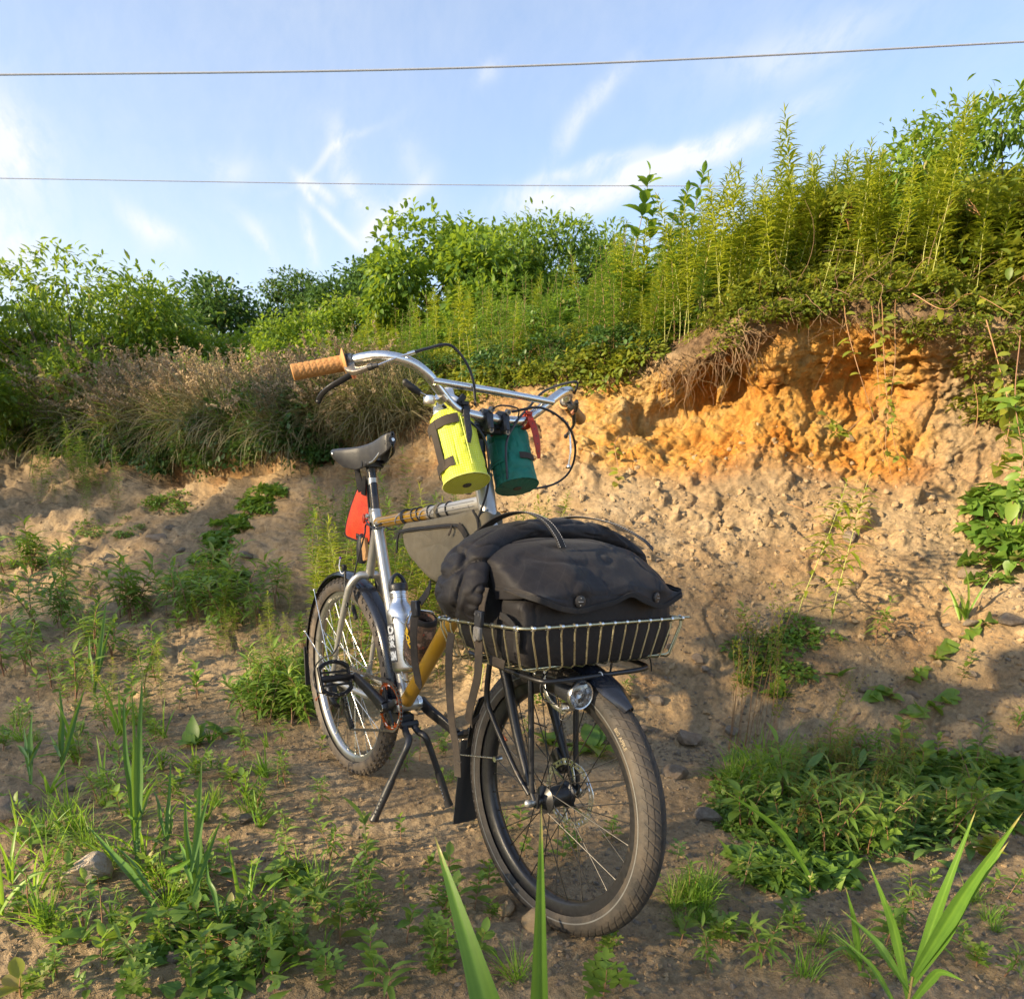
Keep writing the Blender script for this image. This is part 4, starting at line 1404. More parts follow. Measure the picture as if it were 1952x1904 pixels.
cp = link_path()
seg_ = np.linalg.norm(np.diff(cp, axis=0), axis=1); cum = np.concatenate([[0], np.cumsum(seg_)])
nl = int(cum[-1] / .0127)
b = MB()
for k in range(nl):
    s0, s1 = k * cum[-1] / nl, (k + 1) * cum[-1] / nl
    p0 = A_(*[np.interp(s0, cum, cp[:, j]) for j in range(3)]); p1 = A_(*[np.interp(s1, cum, cp[:, j]) for j in range(3)])
    d = nrm(p1 - p0); u_ = nrm(np.cross(d, A_(0, 1, 0)))
    off = .0034 if k % 2 else .0022
    for sd in (-1, 1):
        V = []
        for t, h in ((-.12, .0022), (.05, .0042), (.5, .0026), (.95, .0042), (1.12, .0022)):
            q = p0 + (p1 - p0) * t + A_(0, sd * off, 0)
            V += [q + u_ * h, q - u_ * h]
        V += [v + A_(0, sd * .0011, 0) for v in V]
        F = []
        for j in range(4):
            F += [(2 * j, 2 * j + 1, 2 * j + 3, 2 * j + 2), (10 + 2 * j, 10 + 2 * j + 2, 10 + 2 * j + 3, 10 + 2 * j + 1),
                  (2 * j, 2 * j + 2, 12 + 2 * j, 10 + 2 * j), (2 * j + 1, 11 + 2 * j, 13 + 2 * j, 2 * j + 3)]
        b.add(V, F)
    b.cyl(p0 + A_(0, -.0048, 0), p0 + A_(0, .0048, 0), .0020, seg=6)
b.build('chain', M_CHAIN, bike, sharp=30)
# rear derailleur
dl = link('rear_derailleur', None, bike); dl['_o'] = list(bike['_o'])
MB().box(A_(.012, -.070, .300), (.030, .024, .058), [(.95, 0, .3), (0, 1, 0), (-.3, 0, .95)]).tube([A_(.004, -.072, .33), A_(.02, -.086, .305), A_(.045, -.080, .268), A_(.040, -.062, .250)], [.012, .011, .010, .008], 10, 5).build('body', M_BLACKMETAL, dl)
MB().tube([A_(.02, -.092, .312), A_(.034, -.090, .286)], .006, 10, flat=(1, .5), hint=(0, 1, 0)).cyl(A_(.012, -.090, .315), A_(.012, -.098, .315), .006, seg=12).build('link_plate', M_CHROME, dl)
b = MB()
for y in (-.031, -.043):
    b.tube([A_(.022, y, .270), A_(.040, y, .240), A_(.075, y, .205), A_(.094, y, .186)], [.010, .007, .0075, .011], 10, 4, flat=(1, .09), hint=(0, 1, 0))
b.build('cage', M_BLACKMETAL, dl)
for c in (A_(.028, 0, .258), A_(.085, 0, .198)):
    b = MB()
    n = 44
    V = []; F = []
    for y in (-.034, -.040):
        for k in range(n):
            a = k * 2 * math.pi / n; r = .0165 + (.0025 if k % 4 in (1, 2) else -.0012)
            V.append(c + A_(r * math.cos(a), y, r * math.sin(a)))
    F = [(k, (k + 1) % n, n + (k + 1) % n, n + k) for k in range(n)] + [tuple(range(n)), tuple(reversed(range(n, 2 * n)))]
    b.add(V, F).build('jockey_wheel', M_BLACKPLASTIC, dl, sharp=30)
MB().tube([A_(.085, -.076, .470), A_(.045, -.082, .432), A_(-.03, -.088, .405), A_(-.085, -.094, .36), A_(-.088, -.098, .31), A_(-.05, -.099, .286), A_(-.008, -.096, .288)], .0026, 8, 8).build('shift_cable', M_BLACKPLASTIC, bike)
MB().tube([A_(-.008, -.096, .288), A_(-.03, -.10, .275), A_(-.055, -.102, .258)], .0008, 6, 4).ball(A_(-.057, -.102, .256), .003, (1, 1, 2)).build('cable_end', M_ORANGEPAINT, bike)
# front derailleur post clamp and bottle boss
# ---- centre stand
ks = link('kickstand', None, bike); ks['_o'] = list(bike['_o'])
MB().box(A_(.385, 0, .300), (.075, .046, .032)).cyl(A_(.43, -.028, .288), A_(.43, .028, .288), .011, seg=14).tube([A_(.385, 0, .31), A_(.34, 0, .325)], [.014, .010], 12).build('mount', M_BLACKPLASTIC, ks)
for sd, knee, foot in ((-1, A_(.492, -.034, .252), A_(.444, -.122, .010)), (1, A_(.486, .034, .246), A_(.500, .104, .030))):
    mid = knee + (foot - knee) * .52
    MB().tube([A_(.425, sd * .014, .288), A_(.452, sd * .020, .268), A_(.480, sd * .026, .262), knee + A_(-.002, sd * .004, -.012), knee + (foot - knee) * .2, mid], [.0105, .0105, .0105, .010, .0095, .0095], 12, 6).build('leg', M_BLACKPLASTIC, ks)
    d = nrm(foot - knee)
    b = MB().tube([mid - d * .012, mid + d * .006, foot - d * .02, foot], [.0112, .0122, .0112, .0140], 12, 1)
    b.tube([foot, foot + A_(-.018, 0, -.002)], [.012, .008], 10, flat=(1, .5))
    b.build('leg_extension', M_BLACKPLASTIC, ks)
    b = MB()
    for k in range(5):
        q = mid + (foot - mid) * (.35 + k * .11)
        b.cyl(q + A_(.004, -.0115, 0), q + A_(.004, -.0130, 0), .0026, seg=8)
    b.build('adjust_hole', M_CHROME if sd > 0 else M_CHAIN, ks)

# ---- fork, front rack, basket (all turn with the handlebar)
CRN = onht(.745)
fk = MB()
fk.tube([onht(.80), CRN], .019, 18)
fk.tube([CRN + A_(0, -.052, -.01), CRN + A_(0, -.03, .004), CRN + A_(0, .03, .004), CRN + A_(0, .052, -.01)], .0175, 14, 5)
for sd in (-1, 1):
    fk.tube([CRN + A_(0, sd * .052, -.008), A_(.985, sd * .058, .60), A_(1.055, sd * .060, .45), A_(1.110, sd * .062, .352), A_(1.133, sd * .062, .318)], [.0125, .0125, .0108, .0085, .0075], 14, 6)
    fk.box(A_(1.132, sd * .060, .318), (.026, .007, .034))
fk.build('fork', M_BLACKMETAL, bike, True)
# rack struts and platform
b = MB()
for sd in (-1, 1):
    b.tube([A_(1.088, sd * .066, .606), A_(1.100, sd * .0655, .56), A_(1.118, sd * .066, .40), A_(1.128, sd * .068, .336)], [.0066, .0068, .0066, .0066], 12, 4)
    b.tube([A_(.985, sd * .092, .625), A_(.975, sd * .090, .52), A_(1.000, sd * .086, .47), A_(1.075, sd * .076, .375), A_(1.122, sd * .070, .33)], [.0062, .0066, .0066, .0062, .006], 12, 6)
b.build('rack_strut', M_BLACKMETAL, bike, True)
b = MB()
b.tube([A_(.985, -.150, .628), A_(1.10, -.155, .622), A_(1.215, -.150, .618), A_(1.243, -.120, .619), A_(1.245, 0, .620), A_(1.243, .120, .621), A_(1.215, .150, .624), A_(1.10, .155, .626), A_(.985, .150, .628), A_(.965, .12, .628), A_(.965, -.12, .628)], .0054, 12, 7, closed=False)
for x in (1.04, 1.14):
    b.tube([A_(x, -.152, .624), A_(x, 0, .626), A_(x, .152, .628)], .005, 10, 3)
b.build('rack_platform', M_BLACKMETAL, bike, True)
MB().torus(A_(1.2445, -.005, .620), A_(0, 1, 0), .0064, .0012, 20, 6).build('zip_tie', M_TEXTW, bike, True)
MB().torus(A_(1.13, -.083, .607), A_(.6, .6, .2), .0055, .0018, 18, 8).build('rack_eyelet', M_CHROME, bike, True)
MB().tube([A_(1.03, -.05, .612), A_(1.028, -.052, .590), A_(1.027, -.054, .578)], .008, 10, flat=(1, .2), hint=(1, 0, 0)).build('mounting_tab', M_CHROME, bike, True)

# basket
bsk = link('basket', None, bike); bsk['_o'] = list(bike['_o'])
BT = R_(4.9)
BC = A_(1.122, 0, .634)
BW, BL, BH = .456, .300, .083


def bp(u, v, h):   # u forward, v left, h up, in the basket's own frame
    return BC + A_(u * math.cos(BT) - h * math.sin(BT), v, u * math.sin(BT) + h * math.cos(BT))


def rr_path(L_, W_, h, r=.03, n=6):
    out = []
    for cx_, cy_, a0 in ((L_ / 2 - r, W_ / 2 - r, 0), (-L_ / 2 + r, W_ / 2 - r, 90), (-L_ / 2 + r, -W_ / 2 + r, 180), (L_ / 2 - r, -W_ / 2 + r, 270)):
        for k in range(n + 1):
            a = R_(a0 + 90 * k / n)
            out.append(bp(cx_ + r * math.cos(a), cy_ + r * math.sin(a), h))
    return out


def dense(pth, step=.02):
    P = np.array(pth + [pth[0]]); out = []
    for a, b_ in zip(P[:-1], P[1:]):
        n = max(1, int(np.linalg.norm(b_ - a) / step))
        out += [a + (b_ - a) * k / n for k in range(n)]
    return out


MB().tube(dense(rr_path(BL, BW, BH)), .0031, 10, closed=True).build('rim', M_STEEL, bsk, True)
MB().tube([bp(BL / 2 - .028, BW / 2 - .02, BH), bp(BL / 2 - .002, BW / 2 + .006, BH + .001)], .0027, 8).build('rim_end', M_STEEL, bsk, True)
kk = .90
nf = 13; nsd = 8
cols = []
for k in range(nf):
    v = -BW / 2 + .022 + (BW - .044) * k / (nf - 1)
    pts = [bp(BL / 2 + .001, v, BH + .003), bp(BL / 2 - .001, v, BH * .8), bp(BL / 2 * kk + .003, v * kk, .006), bp(BL / 2 * kk - .006, v * kk, 0), bp(0, v * kk, -.001), bp(-BL / 2 * kk + .006, v * kk, 0), bp(-BL / 2 * kk - .003, v * kk, .006), bp(-BL / 2 + .001, v, BH * .8), bp(-BL / 2, v, BH + .003)]
    MB().tube(pts, .0019, 8).build('wire', M_STEEL, bsk, True)
    cols += [(bp(BL / 2, v, BH), (0, 1, 0)), (bp(-BL / 2, v, BH), (0, 1, 0))]
for k in range(nsd):
    u = -BL / 2 + .022 + (BL - .044) * k / (nsd - 1)
    pts = [bp(u, -BW / 2, BH + .003), bp(u, -BW / 2 + .001, BH * .8), bp(u * kk, -BW / 2 * kk - .003, .006), bp(u * kk, -BW / 2 * kk + .006, .003), bp(u * kk, 0, .003), bp(u * kk, BW / 2 * kk - .006, .003), bp(u * kk, BW / 2 * kk + .003, .006), bp(u, BW / 2 - .001, BH * .8), bp(u, BW / 2, BH + .003)]
    MB().tube(pts, .0019, 8).build('wire', M_STEEL, bsk, True)
    cols += [(bp(u, -BW / 2, BH), (1, 0, 0)), (bp(u, BW / 2, BH), (1, 0, 0))]
for c, ax in cols:
    MB().tube([c - A_(*ax) * .0032, c + A_(*ax) * .0032], .0052, 10).build('wire_wrap', M_CHROME, bsk, True)

# headlight
hl = link('headlight', None, bike); hl['_o'] = list(bike['_o'])
HLC = A_(1.252, -.062, .586)
hx = nrm(A_(1, -.10, -.02))
MB().lathe([(.0, -.070), (.012, -.069), (.021, -.062), (.0235, -.045), (.0245, -.020), (.0245, -.006), (.0262, -.004), (.0275, .000)], HLC, hx, 32).build('housing', M_BLACKPLASTIC, hl, True)
MB().lathe([(.0268, -.008), (.0295, -.006), (.0300, .000), (.0285, .003), (.0262, .002), (.0255, -.003)], HLC, hx, 36).build('bezel', M_CHROME, hl, True)
b = MB().lathe([(.0255, -.003), (.023, -.008), (.016, -.017), (.008, -.023), (0, -.0245)], HLC, hx, 12, 0)
V, F = b.arrays(); b2 = MB().add(V, F)
b2.build('reflector_bowl', M_CHROME, hl, True, smooth=False, sharp=None)
MB().lathe([(.0262, .0005), (.020, .0028), (.010, .0045), (0, .005)], HLC, hx, 30).lathe([(.0262, -.0010), (.020, .0013), (.010, .003), (0, .0035)], HLC, hx, 30).build('lens', M_GLASS, hl, True)
MB().ball(HLC + hx * -.014 + A_(0, 0, .004), .004).build('emitter', M_WHITE, hl, True)
MB().tube([A_(1.140, -.062, .615), A_(1.143, -.066, .590), A_(1.156, -.068, .565), A_(1.180, -.066, .547), A_(1.205, -.064, .541), A_(1.216, -.062, .546)], .0052, 10, 6, flat=(1, .45), hint=(0, 1, 0)).box(A_(1.216, -.062, .553), (.026, .018, .012)).cyl(A_(1.212, -.078, .549), A_(1.212, -.048, .549), .0058, seg=12).build('bracket', M_CHROME, hl, True)
MB().tube([A_(1.185, -.058, .606), A_(1.215, -.060, .610), A_(1.245, -.062, .615), A_(1.256, -.062, .610)], .012, 12, 5, flat=(1, .18), hint=(0, 0, 1)).build('clamp_pad', M_HAND, hl, True)
b = MB().tube([A_(1.200, -.080, .572), A_(1.175, -.088, .582), A_(1.150, -.080, .595), A_(1.145, -.06, .612)], .0016, 6, 6)
b.tube([A_(1.205, -.078, .555), A_(1.175, -.090, .562), A_(1.155, -.086, .58), A_(1.15, -.075, .61)], .0016, 6, 6)
b.tube([A_(1.210, -.076, .543), A_(1.215, -.078, .528), A_(1.230, -.072, .532), A_(1.228, -.06, .546)], .0010, 6, 6)
b.tube([A_(1.10, -.075, .60), A_(1.112, -.078, .55), A_(1.108, -.070, .50), A_(1.122, -.076, .44), A_(1.118, -.066, .38)], .0013, 6, 6)
b.build('lamp_wire', M_BLACKPLASTIC, hl, True)
# small front mudguard blade above the tyre, rear blade behind it
G = guard('front_mudguard', WB, RF, RF + .016, 52, 96, .033, M_FENDER, True, 26, .12)
MB().tube([A_(1.185, .052, .60), A_(1.205, .056, .56), A_(1.195, .062, .50)], .006, 8, 4, flat=(1, .2), hint=(0, 1, 0)).build('guard_strap', M_FENDER, bike, True)
b = MB()
G = []
for s_ in np.linspace(0, 1, 14):
    c = A_(.800, 0, .352) * (1 - s_) + A_(.790, 0, .118) * s_
    wv = .030 + .010 * s_
    G.append([c + A_(-.008 * abs(t) ** 2 * (1 - .3 * s_), wv * t, 0) for t in np.linspace(-1, 1, 9)])
G = np.array(G); G2 = G + A_(-.003, 0, 0)
b.grid(G).grid(G2)
for j in (0, -1):
    b.grid(np.stack([G[:, j], G2[:, j]], 1)); b.grid(np.stack([G[j], G2[j]], 1))
b.build('front_mud_flap', M_HAND, bike, True)
guard('front_guard_tail', WB, RF, RF + .018, 150, 176, .030, M_FENDER, True, 18)
MB().cyl(A_(.785, -.034, .312), A_(1.018, -.079, .382), .0020, seg=8).ball(A_(.783, -.036, .312), .0062).cyl(A_(1.018, -.074, .382), A_(1.018, -.092, .382), .0070, .006, 14).build('front_guard_stay', M_CHROME, bike, True)
MB().tube([A_(.94, .07, .43), A_(1.0, .075, .43)], .002, 6).build('far_stay', M_BLACKMETAL, bike, True)
# disc caliper
MB().box(A_(1.075, .062, .372), (.055, .030, .040), [(.75, 0, -.66), (0, 1, 0), (.66, 0, .75)]).build('brake_caliper', M_BLACKMETAL, bike, True)

# ---- stem and handlebar
MB().cyl(onht(1.00), onht(1.075), .0145, seg=18).tube([onht(1.06), onht(1.095) + A_(.01, 0, 0), A_(.800, 0, 1.118)], [.016, .0165, .016], 16, 4).build('stem', M_BLACKMETAL, bike)
hb = link('handlebar', None, bike); hb['_o'] = list(bike['_o'])
RB = [A_(.822, 0, 1.130), A_(.823, -.05, 1.131), A_(.821, -.085, 1.136), A_(.820, -.115, 1.150), A_(.824, -.145, 1.172), A_(.827, -.175, 1.196), A_(.820, -.207, 1.214), A_(.806, -.238, 1.222), A_(.782, -.266, 1.224), A_(.752, -.288, 1.220), A_(.722, -.303, 1.214), A_(.700, -.330, 1.205), A_(.672, -.402, 1.184)]
LB = [p * A_(1, -1, 1) for p in RB]
full = list(reversed(RB)) + LB[1:]
MB().tube(full, .0111, 18, 5).build('bar', M_CHROME, hb, True)
MB().tube([A_(.832, -.168, 1.186), A_(.8335, 0, 1.187), A_(.832, .168, 1.186)], .0078, 14, 2).build('cross_brace', M_CHROME, hb, True)
for sd, pth in ((-1, RB), (1, LB)):
    grp = link('grip', None, hb); grp['_o'] = list(bike['_o'])
    a_, e_ = pth[10] * .62 + pth[11] * .38, pth[12] + nrm(pth[12] - pth[11]) * .006
    ax = nrm(e_ - a_); L_ = np.linalg.norm(e_ - a_)
    fl_ = 1 if sd < 0 else .66
    # diamond relief: small pyramids round a rubber sleeve
    p, q = frame_of(ax)
    nu, nv = 60, 60
    U = np.linspace(0, L_, nu); W = np.linspace(0, 2 * math.pi, nv, endpoint=False)
    UU, WW = np.meshgrid(U, W, indexing='ij')
    cell = .0105; k = 9
    x = WW / (2 * math.pi) * k; yv = UU / (cell * 1.2)
    d1 = np.abs((x + yv) % 1 - .5) * 2; d2 = np.abs((x - yv) % 1 - .5) * 2; d3 = np.abs((2 * x) % 1 - .5) * 2 * 0 + np.abs((yv * 1.0) % 1 - .5) * 2
    h = np.minimum(np.minimum(d1, d2), d3)
    Rg = .0148 + .0014 * np.clip(h * 3.2, 0, 1)
    Rg = np.where((UU < .006) | (UU > L_ - .006), .0165, Rg)
    Pg = a_ + UU[..., None] * ax + Rg[..., None] * (np.cos(WW)[..., None] * p + np.sin(WW)[..., None] * q)
    b = MB().grid(Pg, cv=True)
    b.lathe([(.0165, 0), (.0150, .002), (0, .0025)], a_ + ax * (L_ - .0001), ax, 24)
    b.build('sleeve', simple('gum_rubber', (.40, .195, .060), .62, 0, 120, .14, ((.25, .15, .07), .6, .4), .2) if sd < 0 else MATS['gum_rubber'], grp, True, sharp=60)
    MB().lathe([(.012, -.004), (.027 * fl_, -.004), (.029 * fl_, -.002), (.027 * fl_, .000), (.016, .004)], a_, ax, 32).build('flange', MATS['gum_rubber'], grp, True)
    # brake lever
    lv = link('brake_lever', None, hb); lv['_o'] = list(bike['_o'])
    c0 = pth[10]; inw = nrm(pth[9] - pth[11])
    fw_ = nrm(A_(1, 0, -.28) - inw * (A_(1, 0, -.28) @ inw))
    dn = nrm(np.cross(fw_, inw)) * (1 if np.cross(fw_, inw)[2] < 0 else -1)
    MB().tube([c0 - inw * .009, c0 + inw * .009], .0150, 16).build('clamp', M_CHAIN, lv, True)
    MB().tube([c0 + fw_ * .010 + dn * .002, c0 + fw_ * .026 + dn * .006 + inw * .006, c0 + fw_ * .036 + dn * .008 + inw * .022, c0 + fw_ * .036 + dn * .006 + inw * .048], [.013, .012, .0095, .0070], 12, 5, flat=(1, .62), hint=tuple(dn)).build('body', M_BLACKMETAL if sd > 0 else M_CHAIN, lv, True)
    pv = c0 + fw_ * .036 + dn * .012 + inw * .010
    MB().cyl(pv - dn * .010, pv + dn * .008, .0052, seg=14).build('pivot_bolt', simple('copper_bolt', (.62, .25, .14), .35, .8) if sd < 0 else MATS['copper_bolt'], lv, True)
    MB().tube([pv - inw * .004, pv - inw * .026 + fw_ * .008 + dn * .004, pv - inw * .055 + fw_ * .014 + dn * .010, pv - inw * .080 + fw_ * .012 + dn * .022, pv - inw * .094 + fw_ * .010 + dn * .034], [.0060, .0062, .0052, .0056, .0062], 12, 6, flat=(1, .62), hint=tuple(fw_)).ball(pv - inw * .095 + fw_ * .010 + dn * .035, .0060).build('blade', M_BLACKMETAL, lv, True)
    ba = c0 + fw_ * .036 + dn * .006 + inw * .048
    MB().cyl(ba, ba + inw * .010, .0066, seg=14).cyl(ba + inw * .011, ba + inw * .022, .0055, .0045, 14).build('barrel_adjuster', M_BLACKPLASTIC, lv, True)
    if sd < 0:
        rbar = ba + inw * .022
        # coil of hair elastic between flange and clamp
        b = MB()
        for kx in range(4):
            b.torus(a_ - ax * (.006 + kx * .0035), ax, .0155, .0020, 26, 6)
        b.build('elastic_coil', M_HAND, hb, True)
# noodle and cable from the right lever
J = [onht(0) * 0 + v for v in (rbar, rbar + A_(.018, .035, .018), rbar + A_(.034, .062, .030))]
nood = MB().tube(J, .0024, 8, 4); nood.cyl(J[2] - nrm(J[2] - J[1]) * .012, J[2] + nrm(J[2] - J[1]) * .004, .0042, seg=10)
nood.build('cable_noodle', M_CHROME, hb, True)
MB().tube([J[2], J[2] + A_(.004, .030, .012), A_(.835, -.130, 1.262), A_(.845, -.095, 1.235), A_(.846, -.072, 1.195), A_(.838, -.060, 1.150)], .0030, 8, 8).build('brake_hose', M_BLACKPLASTIC, hb, True)
MB().tube([A_(.846, -.073, 1.198), A_(.840, -.062, 1.156)], .0022, 8).build('cable_liner', M_CHROME, hb, True)
# thumb shifter on a clamp
TS = A_(.818, -.135, 1.160)
tdir = nrm(RB[5] - RB[3])
MB().tube([TS - tdir * .007, TS + tdir * .007], .0150, 18).tube([TS + A_(.006, -.01, .012), TS + A_(-.004, -.022, .020)], .008, 10, flat=(1, .5), hint=(0, 0, 1)).build('shifter_clamp', M_CHROME, hb, True)
MB().lathe([(0, -.012), (.013, -.012), (.0155, -.008), (.0155, .004), (.011, .007), (0, .008)], TS + A_(-.024, -.014, -.006), nrm(A_(-.1, .1, 1)), 24).build('shifter_body', M_CHROME, hb, True)
MB().tube([TS + A_(-.026, -.018, .0), TS + A_(-.034, -.034, .006)], .006, 8, flat=(1, .3), hint=(0, 0, 1)).build('shifter_arm', M_CHROME, hb, True)
MB().tube([TS + A_(-.034, -.032, .005), TS + A_(-.040, -.045, .012), TS + A_(-.046, -.064, .024)], [.0062, .0085, .0070], 12, 5).ball(TS + A_(-.046, -.064, .024), .007).build('shifter_lever', M_HAND, hb, True)
MB().tube([TS + A_(-.012, .01, -.016), TS + A_(.0, .03, -.03), A_(.835, -.075, 1.118), A_(.855, -.045, 1.085), A_(.858, -.030, 1.03), A_(.850, -.026, .97), A_(.82, -.03, .90)], .0027, 8, 8).build('shift_housing', M_BLACKPLASTIC, hb, True)
# double clamp of the stem
for y in (-.020, .026):
    c = A_(.822, y, 1.130)
    g_ = link('stem_clamp', None, hb); g_['_o'] = list(bike['_o'])
    MB().tube([c - A_(0, .009, 0), c + A_(0, .009, 0)], .0195, 18).box(c + A_(.012, 0, -.008), (.026, .018, .044), [(1, 0, .25), (0, 1, 0), (-.25, 0, 1)], .25).box(c + A_(-.024, 0, -.014), (.04, .018, .022), [(1, 0, .4), (0, 1, 0), (-.4, 0, 1)], .2).build('block', M_BLACKPLASTIC, g_, True)
    for dz in (.017, -.026):
        MB().cyl(c + A_(.018, 0, dz), c + A_(.027, 0, dz - .001), .0062, seg=16).build('bolt', M_CHAIN, g_, True)
        MB().cyl(c + A_(.0268, 0, dz - .001), c + A_(.0276, 0, dz - .001), .0034, seg=6).build('bolt_socket', M_DARKPRINT, g_, True)
MB().box(A_(.80, .003, 1.108), (.03, .075, .02), None, .2).build('stem_bridge', M_BLACKPLASTIC, hb, True)
# left side cables: loops out past the bar
lba = LB[10] + nrm(LB[9] - LB[11]) * .07 + A_(.03, 0, -.01)
MB().tube([lba, lba + A_(.035, -.03, .020), A_(.80, .17, 1.215), A_(.825, .10, 1.165), A_(.835, .06, 1.13), A_(.84, .03, 1.08), A_(.85, .03, 1.0)], .0029, 8, 8).build('brake_hose', M_BLACKPLASTIC, hb, True)
MB().tube([A_(.835, .045, 1.150), A_(.86, .11, 1.165), A_(.865, .185, 1.140), A_(.85, .235, 1.09), A_(.82, .25, 1.035), A_(.79, .225, 1.000), A_(.77, .16, .985), A_(.79, .09, .995), A_(.83, .035, .985)], .0029, 8, 10).build('shift_housing', M_BLACKPLASTIC, hb, True)
MB().tube([A_(.74, .300, 1.16), A_(.735, .315, 1.13), A_(.74, .318, 1.09), A_(.737, .318, 1.055)], .0026, 8, 6).ball(A_(.737, .318, 1.05), .006).build('lever_tip', M_CHROME, hb, True)
MB().tube([A_(.835, -.02, 1.14), A_(.86, -.01, 1.155), A_(.862, .04, 1.155), A_(.84, .06, 1.14)], .0018, 6, 6).build('tie_wire', M_BLACKPLASTIC, hb, True)

# bottle cages
cg = MB()
for sd in (-1, 1):
    cg.tube([A_(.366, sd * .008, .500), A_(.375, sd * .036, .505), A_(.405, sd * .042, .60), A_(.405, sd * .042, .61), A_(.43, sd * .041, .612), A_(.452, sd * .03, .600), A_(.455, 0, .595)], .0026, 8, 6)
    cg.tube([A_(.385, sd * .040, .60), A_(.43, sd * .038, .50), A_(.455, sd * .03, .435), A_(.452, sd * .012, .428)], .0026, 8, 6)
cg.tube([A_(.452, -.012, .428), A_(.405, -.008, .425), A_(.385, 0, .43)], .0026, 8, 4)
cg.build('bottle_cage', M_CHROME, bike)
cg = MB()
for sd in (-1, 1):
    cg.tube([A_(.49, sd * .008, .47), A_(.47, sd * .038, .50), A_(.485, sd * .041, .60), A_(.50, sd * .038, .632), A_(.472, sd * .02, .636), A_(.455, 0, .634)], .0026, 8, 6)
cg.build('bottle_cage', M_CHROME, bike)

# ================================================================== things carried by the bicycle
# steel water bottle
BB0 = A_(.4275, -.004, .447); bax = nrm(A_(.372, -.004, .66) - BB0)
wb_ = rooted('water_bottle', BB0, 'brushed steel water bottle with black loop cap in the cage on the seat tube', 'bottle')
MB().lathe([(r * 1.165, h * 1.12) for r, h in [(0, 0), (.028, .0005), (.0335, .004), (.0355, .010), (.0365, .016), (.0365, .150), (.0355, .160), (.031, .172), (.025, .181), (.0222, .186), (.0222, .196), (.0232, .197), (.0232, .201), (.0222, .202), (.0222, .206), (.0232, .207), (.0232, .211), (.0222, .213), (.0222, .216)]], BB0, bax, 40).build('body', M_STEELBOTTLE, wb_)
BR = .0425
b = MB().lathe([(r * 1.165, h * 1.12) for r, h in [(.0, .214), (.0240, .214), (.0245, .217), (.0245, .228), (.0235, .231), (.018, .234), (0, .236)]], BB0, bax, 32)
a_, p_ = frame_of(bax)
lp = [BB0 + bax * h * 1.12 + a_ * u * 1.165 for h, u in ((.230, -.020), (.248, -.013), (.258, 0), (.248, .013), (.230, .020))]
b.tube(lp, [.0075, .0065, .006, .0065, .0075], 10, 6, flat=(.75, 1.1), hint=tuple(p_))
b.build('cap', M_BLACKPLASTIC, wb_)


def on_cyl(V, o, ax, rad, ang, h, extra):
    a, b_ = frame_of(ax)
    out = []
    for v in V:
        t = ang + v[0] / rad
        out.append(o + ax * (h + v[1]) + (math.cos(t) * a + math.sin(t) * b_) * (rad + extra))
    return out


# angle facing the rider's right and a little forward
def ang_of(ax, d):
    a, b_ = frame_of(ax); d = nrm(d)
    return math.atan2(d @ b_, d @ a)


AG = ang_of(bax, A_(-.25, -1, 0))
V, F = rect(.062, .112, 16)
MB().add(on_cyl(V, BB0, bax, BR, AG, .090, .0005), F).build('sticker', M_DARKPRINT, wb_, fixn=False)
L_ = MB()
for txt, sz, yy, bd in (('NO', .034, .117, .0016), ('ROOM', .0195, .099, .0011), ('FOR', .024, .079, .0013), ('RACISM', .0165, .042, .0009)):
    V, F = text_mesh(txt, sz, bd)
    w_ = V[:, 0].max() - V[:, 0].min()
    V = V * A_(.056 / w_, 1.0 if txt != 'RACISM' else 2.0, 1)
    L_.add(on_cyl(V - A_(0, 0, 0), BB0, bax, BR, AG, yy, .0010), F)
L_.build('sticker_lettering', M_TEXTW, wb_, fixn=False)

# patterned pouch in the second cage
PC0, PC1 = A_(.472, -.004, .485), A_(.548, -.004, .690)
pax = nrm(PC1 - PC0)
pc = rooted('camouflage_pouch', PC0, 'camouflage print cloth pouch with yellow lettering in the down tube cage', 'pouch')
MB().lathe([(0, 0), (.022, .001), (.032, .012), (.038, .030), (.0395, .06), (.0395, .10), (.038, .135), (.034, .150), (.028, .152), (.027, .13)], PC0, pax, 36, .004, 30, 3).build('body', M_CAMO, pc)
MB().lathe([(.0375, .138), (.0385, .142), (.036, .152), (.0335, .154)], PC0, pax, 36, .003, 40, 5).build('rim_binding', M_WEBD, pc)
AG2 = ang_of(pax, A_(.10, -1, .0))
V, F = text_mesh('GOLD', .022, .0012)
rot = lambda V, a: np.stack([V[:, 0] * math.cos(a) - V[:, 1] * math.sin(a), V[:, 0] * math.sin(a) + V[:, 1] * math.cos(a), V[:, 2]], 1)
MB().add(on_cyl(rot(V, R_(-42)), PC0, pax, .0400, AG2, .082, .0042), F).build('pouch_lettering', M_TEXTY, pc, fixn=False)
st_ = []
for k in range(24):
    a = k * math.pi / 12; r = .013 if k % 2 else .0065
    st_.append((r * math.cos(a) * 1.1, r * math.sin(a) * .8, 0))
MB().add(on_cyl(np.array(st_) + A_(-.012, .026, 0), PC0, pax, .0400, AG2, .082, .0042), [tuple(range(24))]).build('pouch_emblem', M_TEXTY, pc, fixn=False)


